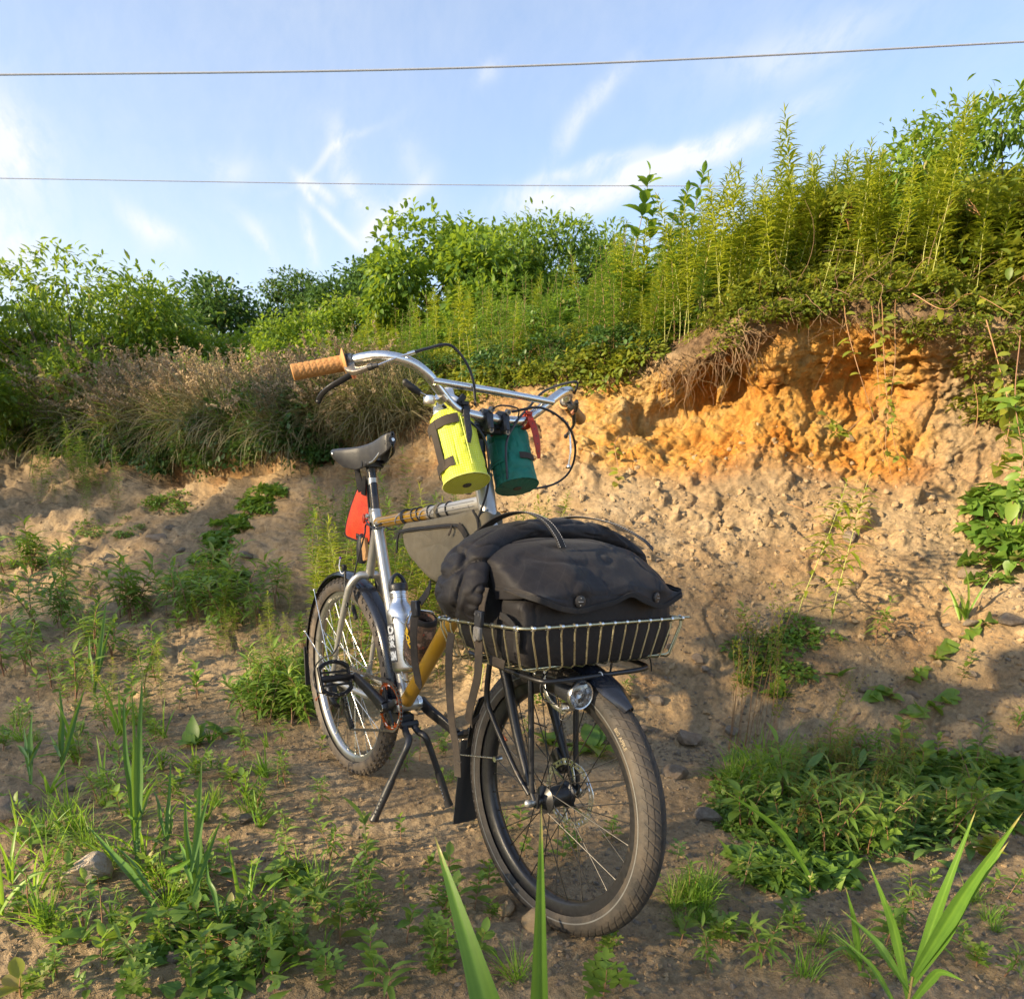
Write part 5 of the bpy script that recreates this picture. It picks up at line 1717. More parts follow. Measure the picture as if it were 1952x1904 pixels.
# stem bags
def stem_bag(name, label, bot, top, rad, mat, seed, patch):
    ax = nrm(top - bot); L_ = np.linalg.norm(top - bot)
    g = rooted(name, bot, label, 'bag')
    a, b_ = frame_of(ax)
    nu, nv = 46, 72
    th = np.linspace(0, 2 * math.pi, nv + 1); hh = np.linspace(0, L_, nu)
    TH, HH = np.meshgrid(th, hh, indexing='ij')
    base = bot + HH[..., None] * ax + rad * (np.cos(TH)[..., None] * a + np.sin(TH)[..., None] * b_)
    n1 = noise3(base.reshape(-1, 3) * A_(1, 1, .6), 26, 3, seed).reshape(TH.shape)
    nper = noise3(np.stack([np.cos(TH) * 1.2, np.sin(TH) * 1.2, HH * 9], -1).reshape(-1, 3), 1.3, 3, seed, ridged=True).reshape(TH.shape)
    rim_ = np.exp(-HH / .004)
    nper2 = noise3(np.stack([np.cos(TH) * 1.4, np.sin(TH) * 1.4, HH * 16], -1).reshape(-1, 3), 1.5, 2, seed + 9).reshape(TH.shape)
    R2 = rad * (1 + .03 * np.sin(TH * 2 + seed) - .05 * np.sin(np.clip(HH / L_, 0, 1) * 3.1) * .6) + .0030 * nper * (1 - rim_) - .0035 * np.exp(-(nper2 / .09) ** 2) * (1 - rim_) + .0016 * np.exp(-((HH - .001) / .002) ** 2) - .006 * np.clip((HH / L_ - .8) / .2, 0, 1) + .002 * n1 * (1 - rim_)
    P = bot + HH[..., None] * ax + R2[..., None] * (np.cos(TH)[..., None] * a + np.sin(TH)[..., None] * b_)
    uv = np.stack([TH * rad, HH, 0 * HH], -1).reshape(-1, 3)
    m1 = MB().grid(P)
    # bottom disc with a slight sag and puckers
    rr = np.linspace(0, 1, 16)
    T2, R3 = np.meshgrid(th, rr, indexing='ij')
    edge = R2[:, :1]
    sag = -.004 * (1 - R3 ** 2) + .0012 * np.sin(T2 * 17 + seed) * R3 ** 4 - .0012 * R3 ** 12
    Pd = bot + sag[..., None] * ax + (R3 * edge)[..., None] * (np.cos(T2)[..., None] * a + np.sin(T2)[..., None] * b_)
    m1.grid(Pd)
    uvd = np.stack([R3 * rad * np.cos(T2), R3 * rad * np.sin(T2), 0 * R3], -1).reshape(-1, 3)
    m1.build('body', mat, g, True, attrs={'uvm': np.vstack([uv, uvd])})
    # seam piping round the bottom
    MB().tube([bot + ax * .0005 + (rad * (1 + .02 * math.sin(t * 2 + seed)) + .0018) * (math.cos(t) * a + math.sin(t) * b_) for t in th[:-1]], .0014, 6, closed=True).build('bottom_seam', mat, g, True)
    MB().lathe([(.0042, -.0050), (.0100, -.0052), (.0105, -.0042), (.0085, -.0030), (.0042, -.0030), (.0035, -.0045)], bot, ax, 24).lathe([(0, -.0046), (.0040, -.0046)], bot, ax, 16).build('drain_grommet', M_BLACKMETAL, g, True)
    MB().lathe([(rad * .93, L_), (rad * .80, L_ + .006), (rad * .72, L_ + .002), (rad * .70, L_ - .02)], bot, ax, 40, .004, 30, seed).build('collar', mat, g, True)

    def band(t0, t1, h0, h1, wd, nm='strap', mt_=M_WEB):
        n = 30
        pts = []; hs = []
        G = []; 
        for k in range(n):
            s_ = k / (n - 1); t = t0 + (t1 - t0) * s_; h = h0 + (h1 - h0) * s_
            nrml = math.cos(t) * a + math.sin(t) * b_
            tang = (-math.sin(t) * a + math.cos(t) * b_) * rad * (t1 - t0) + ax * (h1 - h0)
            wdir = nrm(np.cross(nrml, tang))
            G.append([bot + ax * h + nrml * (rad + .0028 + o) + wdir * w_ for w_, o in ((-wd / 2, 0), (-wd / 2, .0016), (0, .0019), (wd / 2, .0016), (wd / 2, 0))])
        return MB().grid(np.array(G)).build(nm, mt_, g, True, sharp=50)
    # side facing the viewer: angles measured from the rider's right and front
    return g, ax, L_, band, (a, b_)


YB, YT = A_(.853, -.085, .983), A_(.784, -.089, 1.122)
gY, axY, LY, bandY, frY = stem_bag('stem_bag', 'bright yellow grid cloth cylinder bag with black webbing under the handlebar', YB, YT, .0525, M_YELBAG, 1, None)
angd = lambda fr, d: math.atan2(nrm(d) @ fr[1], nrm(d) @ fr[0])
aC = angd(frY, A_(.72, -.70, 0))      # towards the viewer
aL = angd(frY, A_(-.45, -.90, 0))
_sg = 1 if math.sin(aC - aL) > 0 else -1
def arel(d): return aL + _sg * R_(d)
bandY(arel(-30), arel(62), .036, .036, .021)
bandY(arel(-25), arel(95), .128, .128, .021)
bandY(arel(27), arel(27), .034, .138, .021)
bandY(arel(100), arel(100.001), .02, .13, .0012, 'side_seam', M_YELBAG)
GB, GT = A_(.831, .075, .985), A_(.768, .078, 1.120)
gG, axG, LG, bandG, frG = stem_bag('stem_bag', 'dark teal cloth cylinder bag strapped in red under the handlebar', GB, GT, .0500, M_GREENBAG, 2, None)
aC = angd(frG, A_(.72, -.70, 0)); aL = angd(frG, A_(-.45, -.90, 0)); _sg = 1 if math.sin(aC - aL) > 0 else -1
bandG(arel(-20), arel(55), .055, .055, .015, 'strap', M_GREENBAG)
bandG(arel(-22), arel(48), .0545, .0545, .010)
bandG(arel(96), arel(150), .055, .055, .015, 'strap', M_WEB)
bandG(arel(40), arel(40.001), .01, .13, .0014, 'side_seam', M_GREENBAG)
V, F = rect(.016, .022, 8)
MB().add(on_cyl(V, GB, axG, .0500, arel(38), .128, .003), F).build('red_label', M_RED, gG, True, fixn=False)


def rubber_strap(name, label, y, tail, mat, wd=.016):
    """perforated strap looped over the bar"""
    c = A_(.822, y, 1.134)
    g = rooted(name, c, label, 'strap')
    pts = [c + A_(.016 * math.cos(t), .004 * math.sin(t), .016 * math.sin(t)) for t in np.linspace(0, 2 * math.pi, 22)]
    MB().tube(pts, wd / 2, 10, flat=(1, .20), hint=lambda s_: (math.cos(s_ * 2 * math.pi), 0, math.sin(s_ * 2 * math.pi))).build('loop', mat, g, True)
    MB().tube(tail, [wd / 2 * .9, wd / 2, wd / 2 * .95, wd / 2 * .5], 10, 6, flat=(1, .18), hint=(1, -.25, .1)).build('tail', mat, g, True)
    P = catmull(tail, 6); hb_ = MB()
    for k in range(3, len(P) - 2, 3):
        hb_.cyl(P[k] - A_(.0016, -.0004, 0), P[k] + A_(.0020, -.0005, 0), .0016, seg=8)
    hb_.build('hole', M_DARKPRINT, g, True)
    MB().box(c + A_(.004, 0, .0195), (.014, wd * 1.15, .008)).build('buckle', mat, g, True)
    return g


rubber_strap('rubber_strap', 'black perforated rubber strap buckled round the bar above the yellow bag', -.082, [A_(.8375, -.083, 1.140), A_(.850, -.088, 1.118), A_(.868, -.094, 1.090), A_(.878, -.100, 1.068)], M_HAND)
rubber_strap('rubber_strap', 'red perforated rubber strap hanging over the teal bag', .098, [A_(.838, .098, 1.140), A_(.850, .102, 1.118), A_(.860, .106, 1.085), A_(.862, .112, 1.052)], M_RED, .017)
MB().box(A_(.824, -.088, 1.160), (.008, .012, .024), [(1, 0, 0), (0, .8, -.6), (0, .6, .8)]).build('strap_end', M_HAND, bike, True)
# white bottle standing in the yellow bag
WB0 = YT - axY * .05
wt = rooted('white_bottle', WB0, 'translucent white plastic bottle standing in the yellow bag', 'bottle')
wx = nrm(axY + A_(-.05, -.06, .35))
MB().lathe([(0, 0), (.032, .002), (.037, .010), (.0375, .060), (.037, .095), (.033, .112), (.024, .122), (.020, .126), (.020, .140), (0, .141)], WB0 - wx * .030, wx, 32).build('body', M_WHITE, wt, True)
# ---- frame bag under the top tube
FBO = A_(.62, 0, .85)
fbg = rooted('frame_bag', FBO, 'olive grey zipped cloth bag hanging under the top tube', 'bag')
outl = [(.425, .856), (.455, .878), (.52, .886), (.62, .900), (.72, .915), (.805, .928), (.842, .922), (.852, .890), (.846, .840), (.815, .800), (.74, .765), (.66, .742), (.615, .735), (.56, .750), (.495, .778), (.445, .815)]
OP = catmull([(x, 0, z) for x, z in outl] + [(outl[0][0], 0, outl[0][1])], 5)[:-1]
cen = OP.mean(0)
G = []
prof = [(-1.0, .0), (-.985, .25), (-.95, .5), (-.88, .72), (-.6, .93), (-.3, 1.0), (0, 1.0)]
rings = []
for k, tt_ in enumerate(np.linspace(0, 1, 26)):       # from the seam centre line out to the rim, right side
    pass
ring_s = [0, .25, .5, .7, .84, .93, .98, 1.0, 1.0, 1.0, 1.0, .98, .93, .84, .7, .5, .25, 0]
ring_y = [-1.0, -1.02, -1.03, -1.0, -.96, -.88, -.74, -.45, -.2, .2, .45, .74, .88, .96, 1.0, 1.03, 1.02, 1.0]
for s_, y_ in zip(ring_s, ring_y):
    Q = cen + (OP - cen) * s_
    Q[:, 1] = y_ * .034
    G.append(Q)
G = np.array(G)
f = G.reshape(-1, 3)
nz = noise3(f * A_(1, .3, 1), 18, 4, 4, ridged=True) * .0035 + noise3(f * A_(.6, .3, 1.6), 34, 3, 8) * .0025
seam = np.exp(-((f[:, 0] - (.605 + .0 * f[:, 2])) / .0025) ** 2) * (f[:, 2] < .868) * .0022
f = f + np.stack([0 * nz, np.sign(f[:, 1] - 1e-6) * (nz * (np.abs(f[:, 1]) > .02) - seam), 0 * nz], 1)
f[:, 1] -= 0
b = MB().grid(f.reshape(G.shape), cv=True)
b.build('body', M_FRAMEBAG, fbg, sharp=None)
zp = [A_(.432, -.0345, .851), A_(.50, -.0375, .862), A_(.60, -.039, .873), A_(.70, -.0385, .884), A_(.765, -.037, .886)]
MB().tube(zp, .0055, 10, 6, flat=(1, .35), hint=(0, -1, 0)).build('zip_tape', M_WEBD, fbg)
MB().tube([p + A_(0, -.0022, .0) for p in zp], .0014, 6, 6).build('zip_teeth', M_BLACKMETAL, fbg)
MB().tube([A_(.725, -.043, .8865), A_(.728, -.047, .874), A_(.720, -.048, .862)], .0032, 8, 3, flat=(1, .4), hint=(0, -1, 0)).build('zip_pull', M_WEB, fbg)
MB().tube([A_(.755, -.040, .887), A_(.775, -.0405, .876), A_(.790, -.0395, .862)], .009, 8, 3, flat=(1, .25), hint=(0, -1, 0)).build('zip_garage', M_WEBD, fbg)
MB().tube([A_(.432, -.036, .851), A_(.424, -.037, .835), A_(.420, -.036, .812), A_(.416, -.036, .795)], .0040, 8, 4, flat=(1, .5), hint=(0, -1, 0)).build('zip_pull', M_WEBD, fbg)
for x0 in (.45, .60, .72, .80):
    c = tt(x0) + A_(0, 0, -.004)
    MB().tube([c + A_(0, .021 * math.cos(a), .024 * math.sin(a)) for a in np.linspace(0, 2 * math.pi, 18)], .008, 8, flat=(1, .12), hint=(0, 0, 1)).build('fastening_strap', M_FRAMEBAG, fbg) if x0 in (.60,) else None
MB().tube([A_(.800, -.030, .925), A_(.832, -.036, .90), A_(.838, -.036, .85), A_(.822, -.032, .80)], .003, 8, 6).build('front_piping', M_WEBD, fbg)

# ---- orange flag under the saddle
TO = A_(.10, 0, .99)
tg = rooted('reflective_flag', TO, 'orange reflective triangular flag with black border hanging below the saddle', 'safety flag')


def on0(x, z, y=0.0): return A_(x, y, z)


tri = [(.112, .985), (.072, .955), (.034, .915), (.000, .870), (-.018, .835), (-.016, .812), (.022, .806), (.08, .802), (.150, .800), (.166, .808), (.170, .83), (.166, .88), (.155, .93), (.145, .985)]
TP = catmull([(x, 0, z) for x, z in tri] + [(tri[0][0], 0, tri[0][1])], 4)[:-1]
# the flag faces backwards and to the rider's right: turned about the vertical
tc0 = A_(.10, 0, .88)


def turnv(P, ang=R_(0)):
    d = P - tc0
    c, s_ = math.cos(ang), math.sin(ang)
    return tc0 + np.stack([d[:, 0] * c - d[:, 1] * s_, d[:, 0] * s_ + d[:, 1] * c, d[:, 2]], 1)


cenT = TP.mean(0)
G = np.array([turnv(cenT + (TP - cenT) * s_ + A_(0, -.002 - .006 * (1 - s_ ** 2), 0)) for s_ in (0, .3, .6, .85, 1.0)])
G2 = G + A_(0, .004, 0)
b = MB().grid(G, cv=True).grid(G2, cv=True).grid(np.stack([G[-1], G2[-1]], 1), cu=True)
b.build('panel', M_TRI, tg, sharp=None)
MB().tube(list(turnv(TP)), .0042, 8, closed=True, flat=(1, .7), hint=(0, 1, 0)).build('binding', M_WEBD, tg)
V, F = rect(.024, .026)
MB().add(turnv(np.array([(.083 + v[0], -.0052, .821 + v[1]) for v in V])), F).build('black_label', M_WEBD, tg, fixn=False)
V, F = rect(.016, .0022)
MB().add(turnv(np.array([(.083 + v[0], -.0062, .821 + v[1]) for v in V])), F).build('label_print', M_STRIPE, tg, fixn=False)
MB().ball(turnv(A_(.136, -.008, .874)[None])[0], .012, (.7, .25, 1.2)).build('red_patch', M_RED, tg)
MB().tube([A_(.132, -.012, .955), A_(.125, -.014, .975), A_(.108, -.012, 1.00), A_(.095, -.010, 1.025), A_(.090, -.008, 1.040)], [.014, .015, .013, .012, .010], 10, 5, flat=(1, .2), hint=(.3, -1, 0)).build('hanging_strap', M_WEBD, tg)
MB().tube([A_(.140, -.010, .945), A_(.150, -.012, .975), A_(.152, -.012, 1.00)], [.010, .009, .006], 10, 5, flat=(1, .25), hint=(.3, -1, 0)).build('hanging_strap', M_WEBD, tg)

# ---- big black bag in the basket
BGO = A_(1.12, 0, .64)
bgr = rooted('basket_bag', BGO, 'large black waxed roll-top bag with two pockets, sitting in the wire basket', 'bag')


def pillow(c, half, e1=.35, e2=.35, nu=60, nv=110, warp=None, fold=.006, fsc=14, seed=0, ani=(1, 1, 1)):
    u = np.linspace(-math.pi / 2, math.pi / 2, nu); v = np.linspace(-math.pi, math.pi, nv, endpoint=False)
    U, W = np.meshgrid(u, v, indexing='ij')
    sg = lambda a, e: np.sign(a) * np.abs(a) ** e
    D = np.stack([sg(np.cos(U), e1) * sg(np.cos(W), e2), sg(np.cos(U), e1) * sg(np.sin(W), e2), sg(np.sin(U), e1)], -1)
    f = D.reshape(-1, 3)
    P = f * np.array(half)
    if warp is not None: P = warp(P)
    n_ = f * np.abs(f) ** 1; n_ /= (np.linalg.norm(n_, axis=1, keepdims=True) + 1e-9)
    P = P + np.array(c)
    q = P * np.array(ani)
    wv_ = noise3(q + .37, fsc * .5, 2, seed + 3) * fold * 1.1 - np.exp(-(noise3(q, fsc, 2, seed) / .07) ** 2) * fold * .9 - np.exp(-(noise3(q + 5, fsc * 2.1, 1, seed) / .10) ** 2) * fold * .4
    P = P + n_ * wv_[:, None]
    return P.reshape(nu, nv, 3)


def w_main(P):
    t = np.clip((P[:, 2] + .02) / .14, 0, 1)            # roof: narrows in depth towards the roll
    P = P.copy()
    P[:, 0] = P[:, 0] * (1 - .62 * t) - .035 * t
    P[:, 1] = P[:, 1] * (1 - .30 * t ** 1.5)
    P[:, 2] = P[:, 2] - .03 * np.abs(P[:, 1] / .2) ** 3 * t
    return P


MB().grid(pillow(A_(1.090, 0, .762), (.112, .205, .122), .32, .30, warp=w_main, fold=.007, fsc=11, seed=21), cv=True).build('main_body', M_BLACKBAG, bgr, True, sharp=None)
# rolled top, drooping at both ends
rp_ = [A_(1.076, -.240, .722), A_(1.078, -.243, .768), A_(1.070, -.226, .812), A_(1.055, -.185, .850), A_(1.050, -.115, .880), A_(1.048, -.03, .893), A_(1.050, .06, .894), A_(1.055, .15, .882), A_(1.062, .22, .850), A_(1.07, .262, .800)]
pp = catmull(rp_, 15)
nn_ = len(pp); G = []
for i in range(nn_):
    s_ = i / (nn_ - 1)
    T = nrm(pp[min(nn_ - 1, i + 1)] - pp[max(0, i - 1)])
    a = A_(1, 0, 0); b_ = nrm(np.cross(T, a))
    endk = np.clip(min(s_ / .10, (1 - s_) / .10), 0, 1)
    wd = np.interp(s_, [0, .10, .22, .4, .75, .9, 1], [.052, .072, .068, .044, .040, .060, .060])
    hg = np.interp(s_, [0, .08, .3, .45, .75, .9, 1], [.018, .027, .030, .024, .024, .024, .012]) * (.4 + .6 * math.sqrt(endk))
    row = []
    for t in np.linspace(0, 2 * math.pi, 110, endpoint=False):
        sg = lambda x, e: math.copysign(abs(x) ** e, x)
        row.append(pp[i] + a * wd * sg(math.cos(t), .8) + b_ * hg * sg(math.sin(t), 1.15))
    G.append(row)
G = np.array(G); f = G.reshape(-1, 3)
cc = np.repeat(pp, 110, 0); d = f - cc; d /= np.linalg.norm(d, axis=1, keepdims=True)
amp = np.repeat(np.interp(np.linspace(0, 1, nn_), [0, .25, .45, .8, 1], [.013, .014, .006, .006, .012]), 110)
wq = f + .012 * np.stack([noise3(f, 9, 2, 60 + k) for k in range(3)], 1)
f = f + d * ((noise3(wq, 11, 2, 41) * .8 - np.exp(-(noise3(wq * A_(1, .8, 1), 17, 2, 40) / .10) ** 2) * .75 - np.exp(-(noise3(wq * A_(1.3, .6, 1.3), 34, 1, 44) / .14) ** 2) * .35 + .2) * amp)[:, None]
b = MB().grid(f.reshape(G.shape), cv=True)
k0 = b.n - 0
b.F.append(tuple(range(110))); b.F.append(tuple(reversed(range((nn_ - 1) * 110, nn_ * 110))))
b.build('rolled_top', M_BLACKBAG, bgr, True, sharp=None)


def w_front(P):
    P = P.copy()
    t = np.clip((P[:, 2] + .0) / .1, 0, 1)
    P[:, 0] = P[:, 0] * (1 - .30 * t) - .014 * t
    P[:, 2] -= .034 * np.abs(P[:, 1] / .2) ** 3 * (P[:, 2] > 0) * t
    # shallow valley between the two pockets
    P[:, 0] -= .024 * np.exp(-((P[:, 1] - .035) / .012) ** 2) * (P[:, 0] > 0)
    P[:, 0] += .008 * (P[:, 0] > 0) * (np.cos(P[:, 1] / .2 * 1.5))
    lo = np.clip((-P[:, 2] - .02) / .07, 0, 1)
    P[:, 1] *= 1 - .06 * lo; P[:, 0] -= .010 * lo * (P[:, 0] > 0)
    return P


MB().grid(pillow(A_(1.200, 0, .726), (.047, .207, .084), .22, .20, 70, 150, warp=w_front, fold=.0035, fsc=12, seed=31), cv=True).build('pocket', M_BLACKBAG, bgr, True, sharp=None)
MB().grid(pillow(A_(1.185, 0, .684), (.052, .190, .044), .25, .25, 30, 80, fold=.003, fsc=14, seed=33), cv=True).build('pocket_base', M_BLACKBAG, bgr, True, sharp=None)
MB().grid(pillow(A_(1.09, 0, .697), (.095, .192, .055), .25, .25, 30, 80, fold=.003, fsc=14, seed=35), cv=True).build('lower_body', M_BLACKBAG, bgr, True, sharp=None)
# flap over both pockets
NU, NV = 150, 70
G = []
for i in range(NU):
    y = -.224 + .448 * i / (NU - 1)
    e = abs(y) / .224
    hem = .766 + .016 * math.exp(-((y - .035) / .035) ** 2) - .010 * math.exp(-((y + .10) / .05) ** 2) - .010 * math.exp(-((y - .14) / .04) ** 2) + .022 * max(0, (e - .62) / .38) ** 1.5
    top = .872 - .050 * e ** 3.2
    xs = [1.100, 1.150, 1.200, 1.240, 1.262, 1.268, 1.268]
    zs = [top + .010, top + .004, top - .022, top - .055, .5 * (top - .055) + .5 * hem + .004, hem + .012, hem]
    dist = np.linspace(0, 1, len(xs))
    row = []
    for j in range(NV):
        s_ = j / (NV - 1)
        x = np.interp(s_, dist, xs) - .008 * e ** 2 - .085 * max(0, (e - .90) / .10) ** 1.5 * min(1, s_ * 2)
        z = np.interp(s_, dist, zs) if True else 0
        yy = math.copysign(min(abs(y), .2125 - .004 * (1 - s_)), y)
        # tented folds running down from the crest
        f1 = .009 * math.exp(-((y + .095) / .030) ** 2) * math.exp(-((s_ - .55) / .22) ** 2)
        f2 = .009 * math.exp(-((y - .135) / .030) ** 2) * math.exp(-((s_ - .55) / .22) ** 2)
        f3 = -.004 * math.exp(-((y + .097) / .022) ** 2) * math.exp(-((s_ - .80) / .10) ** 2) - .004 * math.exp(-((y - .120) / .022) ** 2) * math.exp(-((s_ - .80) / .10) ** 2)
        row.append((x + f1 + f2 + f3, yy, z + f1 + f2))
    G.append(row)
G = np.array(G, float)
from numpy import pad as _pad
K = np.array([1, 2, 3, 2, 1]) / 9.
for ax_ in (0, 1):
    Pd = _pad(G, [(2, 2) if ax_ == 0 else (0, 0), (2, 2) if ax_ == 1 else (0, 0), (0, 0)], mode='edge')
    G = sum(K[k] * (Pd[k:k + NU] if ax_ == 0 else Pd[:, k:k + NV]) for k in range(5))
f = G.reshape(-1, 3)
wv_ = noise3(f * A_(1, .7, 1.2), 10, 4, 51, .5, True) * .0015 - np.exp(-(noise3(f * A_(1, 1, .6), 13, 2, 53) / .07) ** 2) * .0032 - np.exp(-(noise3(f * A_(1, .8, 1.3), 26, 1, 54) / .08) ** 2) * .0010 + .001 + noise3(f, 7, 2, 52) * .003
f = f + wv_[:, None] * nrm(A_(.8, 0, .6))
G = f.reshape(G.shape); G2 = G - nrm(A_(.8, 0, .6)) * .003
b = MB().grid(G).grid(G2)
for j in (0, -1):
    b.grid(np.stack([G[:, j], G2[:, j]], 1)); b.grid(np.stack([G[j], G2[j]], 1))
b.build('pocket_flap', M_BLACKBAG, bgr, True, sharp=70)
hem_ = [G[i, -3] + A_(.0015, 0, 0) for i in range(0, NU, 4)]
MB().tube(hem_, .0058, 8, 2, flat=(.9, .35), hint=(1, 0, 0.0)).build('flap_binding', M_WEBD, bgr, True)


def flap_at(y, s_):
    i = int(round((y + .224) / .448 * (NU - 1))); j = int(round(s_ * (NV - 1)))
    return G[i, j], nrm(np.cross(G[i, min(NV - 1, j + 1)] - G[i, j - 1], G[min(NU - 1, i + 1), j] - G[i - 1, j]))


for y in (-.097, .120):
    p, n_ = flap_at(y, .79)
    if n_[0] < 0: n_ = -n_
    MB().lathe([(0, .0055), (.0085, .0052), (.0115, .0040), (.0120, .0005), (.0105, -.002)], p, n_, 28).build('snap_disc', simple('dark_snap', (.045, .040, .036), .45, .3) if y < 0 else MATS['dark_snap'], bgr, True)
    b = MB(); a, b2_ = frame_of(n_)
    for k in (-1, 1):
        b.cyl(p + n_ * .0050 + A_(0, 0, .0068 * k), p + n_ * .0062 + A_(0, 0, .0068 * k), .0011, seg=8)
    b.tube([p + n_ * .0060 - a * .005, p + n_ * .0060 + a * .005], .0007, 6)
    b.build('snap_mark', M_STITCH, bgr, True)


def strap(name, pts, w_, hint, mat=M_WEB, parent=None, sm=6, stitch=False, thick=.14):
    h = hint
    MB().tube(pts, w_ / 2, 10, sm, flat=(1, thick), hint=h).build(name, mat, parent or bgr, True)
    if stitch:
        P = catmull(pts, sm); n = len(P); b = MB()
        T = np.gradient(P, axis=0)
        cum_ = np.concatenate([[0], np.cumsum(np.linalg.norm(np.diff(P, axis=0), axis=1))])
        L = cum_[-1]
        k = 0
        while k * .0052 < L - .004:
            s0 = k * .0052; s1 = s0 + .0030
            hh = np.array(h(s0 / L) if callable(h) else h, float)
            q0 = A_(*[np.interp(s0, cum_, P[:, j]) for j in range(3)]); q1 = A_(*[np.interp(s1, cum_, P[:, j]) for j in range(3)])
            t = nrm(q1 - q0); sd = nrm(np.cross(hh, t)); up = nrm(np.cross(t, sd))
            for e in (-1, 1):
                o = sd * e * w_ * .34 + up * w_ / 2 * thick * 1.0
                b.tube([q0 + o, q1 + o], .0006, 4, caps=False)
            k += 1
        b.build(name + '_stitching', M_STITCH, parent or bgr, True)


strap('carry_handle', [A_(1.175, -.070, .868), A_(1.158, -.073, .892), A_(1.125, -.080, .918), A_(1.075, -.095, .930), A_(1.020, -.115, .915), A_(.975, -.135, .880)], .023, lambda s_: (.9 - s_ * 1.8, 0, .8), M_WEBD, stitch=True)
strap('carry_handle', [A_(1.155, .215, .866), A_(1.140, .190, .888), A_(1.09, .150, .915), A_(1.03, .105, .925), A_(.985, .065, .915), A_(.96, .04, .90)], .020, lambda s_: (.7 - s_ * 1.0, .2, .8), M_WEBD, stitch=True)
# side compression strap with buckle on the rider's right
strap('side_strap', [A_(1.150, -.232, .790), A_(1.152, -.240, .765), A_(1.153, -.243, .744)], .019, (0, -1, .1))
MB().box(A_(1.153, -.247, .733), (.022, .010, .030), None, .2).build('buckle', M_BLACKPLASTIC, bgr, True)
b = MB().box(A_(1.153, -.249, .705), (.021, .011, .026), None, .25).cyl(A_(1.153, -.253, .694), A_(1.153, -.256, .694), .0042, seg=12)
b.build('buckle_socket', simple('grey_plastic', (.16, .15, .135), .45, 0, 80, .15), bgr, True)
for z in (.741,):
    MB().cyl(A_(1.147, -.251, z), A_(1.147, -.2535, z), .0030, seg=10).cyl(A_(1.159, -.251, z), A_(1.159, -.2535, z), .0030, seg=10).build('buckle_hole', M_DARKPRINT, bgr, True)
strap('long_strap', [A_(1.153, -.246, .696), A_(1.152, -.244, .66), A_(1.150, -.243, .62), A_(1.128, -.236, .575), A_(1.105, -.228, .530), A_(1.092, -.215, .505), A_(1.070, -.18, .507)], .020, (.25, -1, .0))
strap('long_strap', [A_(1.062, -.248, .690), A_(1.061, -.252, .65), A_(1.063, -.250, .58), A_(1.070, -.246, .51), A_(1.082, -.240, .45), A_(1.088, -.238, .392)], .020, (.25, -1, .0))
MB().box(A_(1.0885, -.2385, .425), (.0225, .004, .005)).build('strap_fold', M_WEB, bgr, True)
strap('rear_strap', [A_(.945, -.262, .715), A_(.944, -.266, .67), A_(.945, -.262, .61), A_(.955, -.258, .565), A_(.950, -.256, .556)], .021, (.25, -1, 0))
MB().box(A_(.944, -.262, .722), (.024, .012, .034), [(1, 0, .2), (0, 1, 0), (-.2, 0, 1)], .2).build('buckle', M_BLACKPLASTIC, bgr, True)
strap('side_strap', [A_(.95, -.255, .735), A_(.97, -.250, .76), A_(1.0, -.262, .78)], .02, (0, -1, .2), M_WEBD)
strap('pocket_strap', [A_(1.180, -.219, .742), A_(1.205, -.220, .737), A_(1.225, -.2165, .720), A_(1.228, -.213, .68)], .014, (0, -1, 0), M_WEBD)
strap('pocket_strap', [A_(1.155, -.219, .652), A_(1.185, -.219, .652), A_(1.20, -.217, .65)], .018, (0, -1, 0), M_WEB)
strap('hem_strap', [A_(1.185, .205, .632), A_(1.190, .207, .618), A_(1.196, .206, .598)], .019, (.6, .6, 0), M_WEBD)
strap('far_strap', [A_(1.10, .175, .625), A_(1.095, .178, .58), A_(1.08, .18, .54), A_(1.095, .183, .50)], .020, (.8, .5, 0), M_WEBD)

# ================================================================== vegetation
def leaf_t(L=1.0, prof=None, fold=.25, droop=.25, rows=4, wid=.3, twist=0):
    """leaf template along +x: three points across (edge, rib, edge)"""
    prof = prof or [0, .8, 1, .6, 0]
    V = []; F = []
    for i in range(rows + 1):
        t = i / rows
        w_ = np.interp(t, np.linspace(0, 1, len(prof)), prof) * wid / 2
        z = -droop * t * t
        x = t * (1 - .25 * droop * t)
        if i == 0 or i == rows:
            V.append((x, 0, z))
        else:
            V += [(x, -w_, z + fold * w_), (x, 0, z), (x, w_, z + fold * w_)]
    n = lambda i: 0 if i == 0 else 1 + 3 * (i - 1)
    F += [(0, 1, 2), (0, 2, 3)]
    for i in range(1, rows - 1):
        a, b = n(i), n(i + 1)
        for k in (0, 1):
            F += [(a + k, b + k, b + k + 1), (a + k, b + k + 1, a + k + 1)]
    a = n(rows - 1); e = len(V) - 1
    F += [(a, e, a + 1), (a + 1, e, a + 2)]
    return np.array(V) * L, np.array(F)


def flat_t(outline, cup=.1, droop=.15):
    """lobed leaf from an outline, fanned from its middle"""
    O = np.array(outline, float)
    c = O.mean(0)
    V = np.vstack([[c], O]); n = len(O)
    Z = cup * (np.abs(V[:, 1])) - droop * V[:, 0] ** 2
    V = np.column_stack([V, Z])
    return V, np.array([(0, 1 + i, 1 + (i + 1) % n) for i in range(n)])


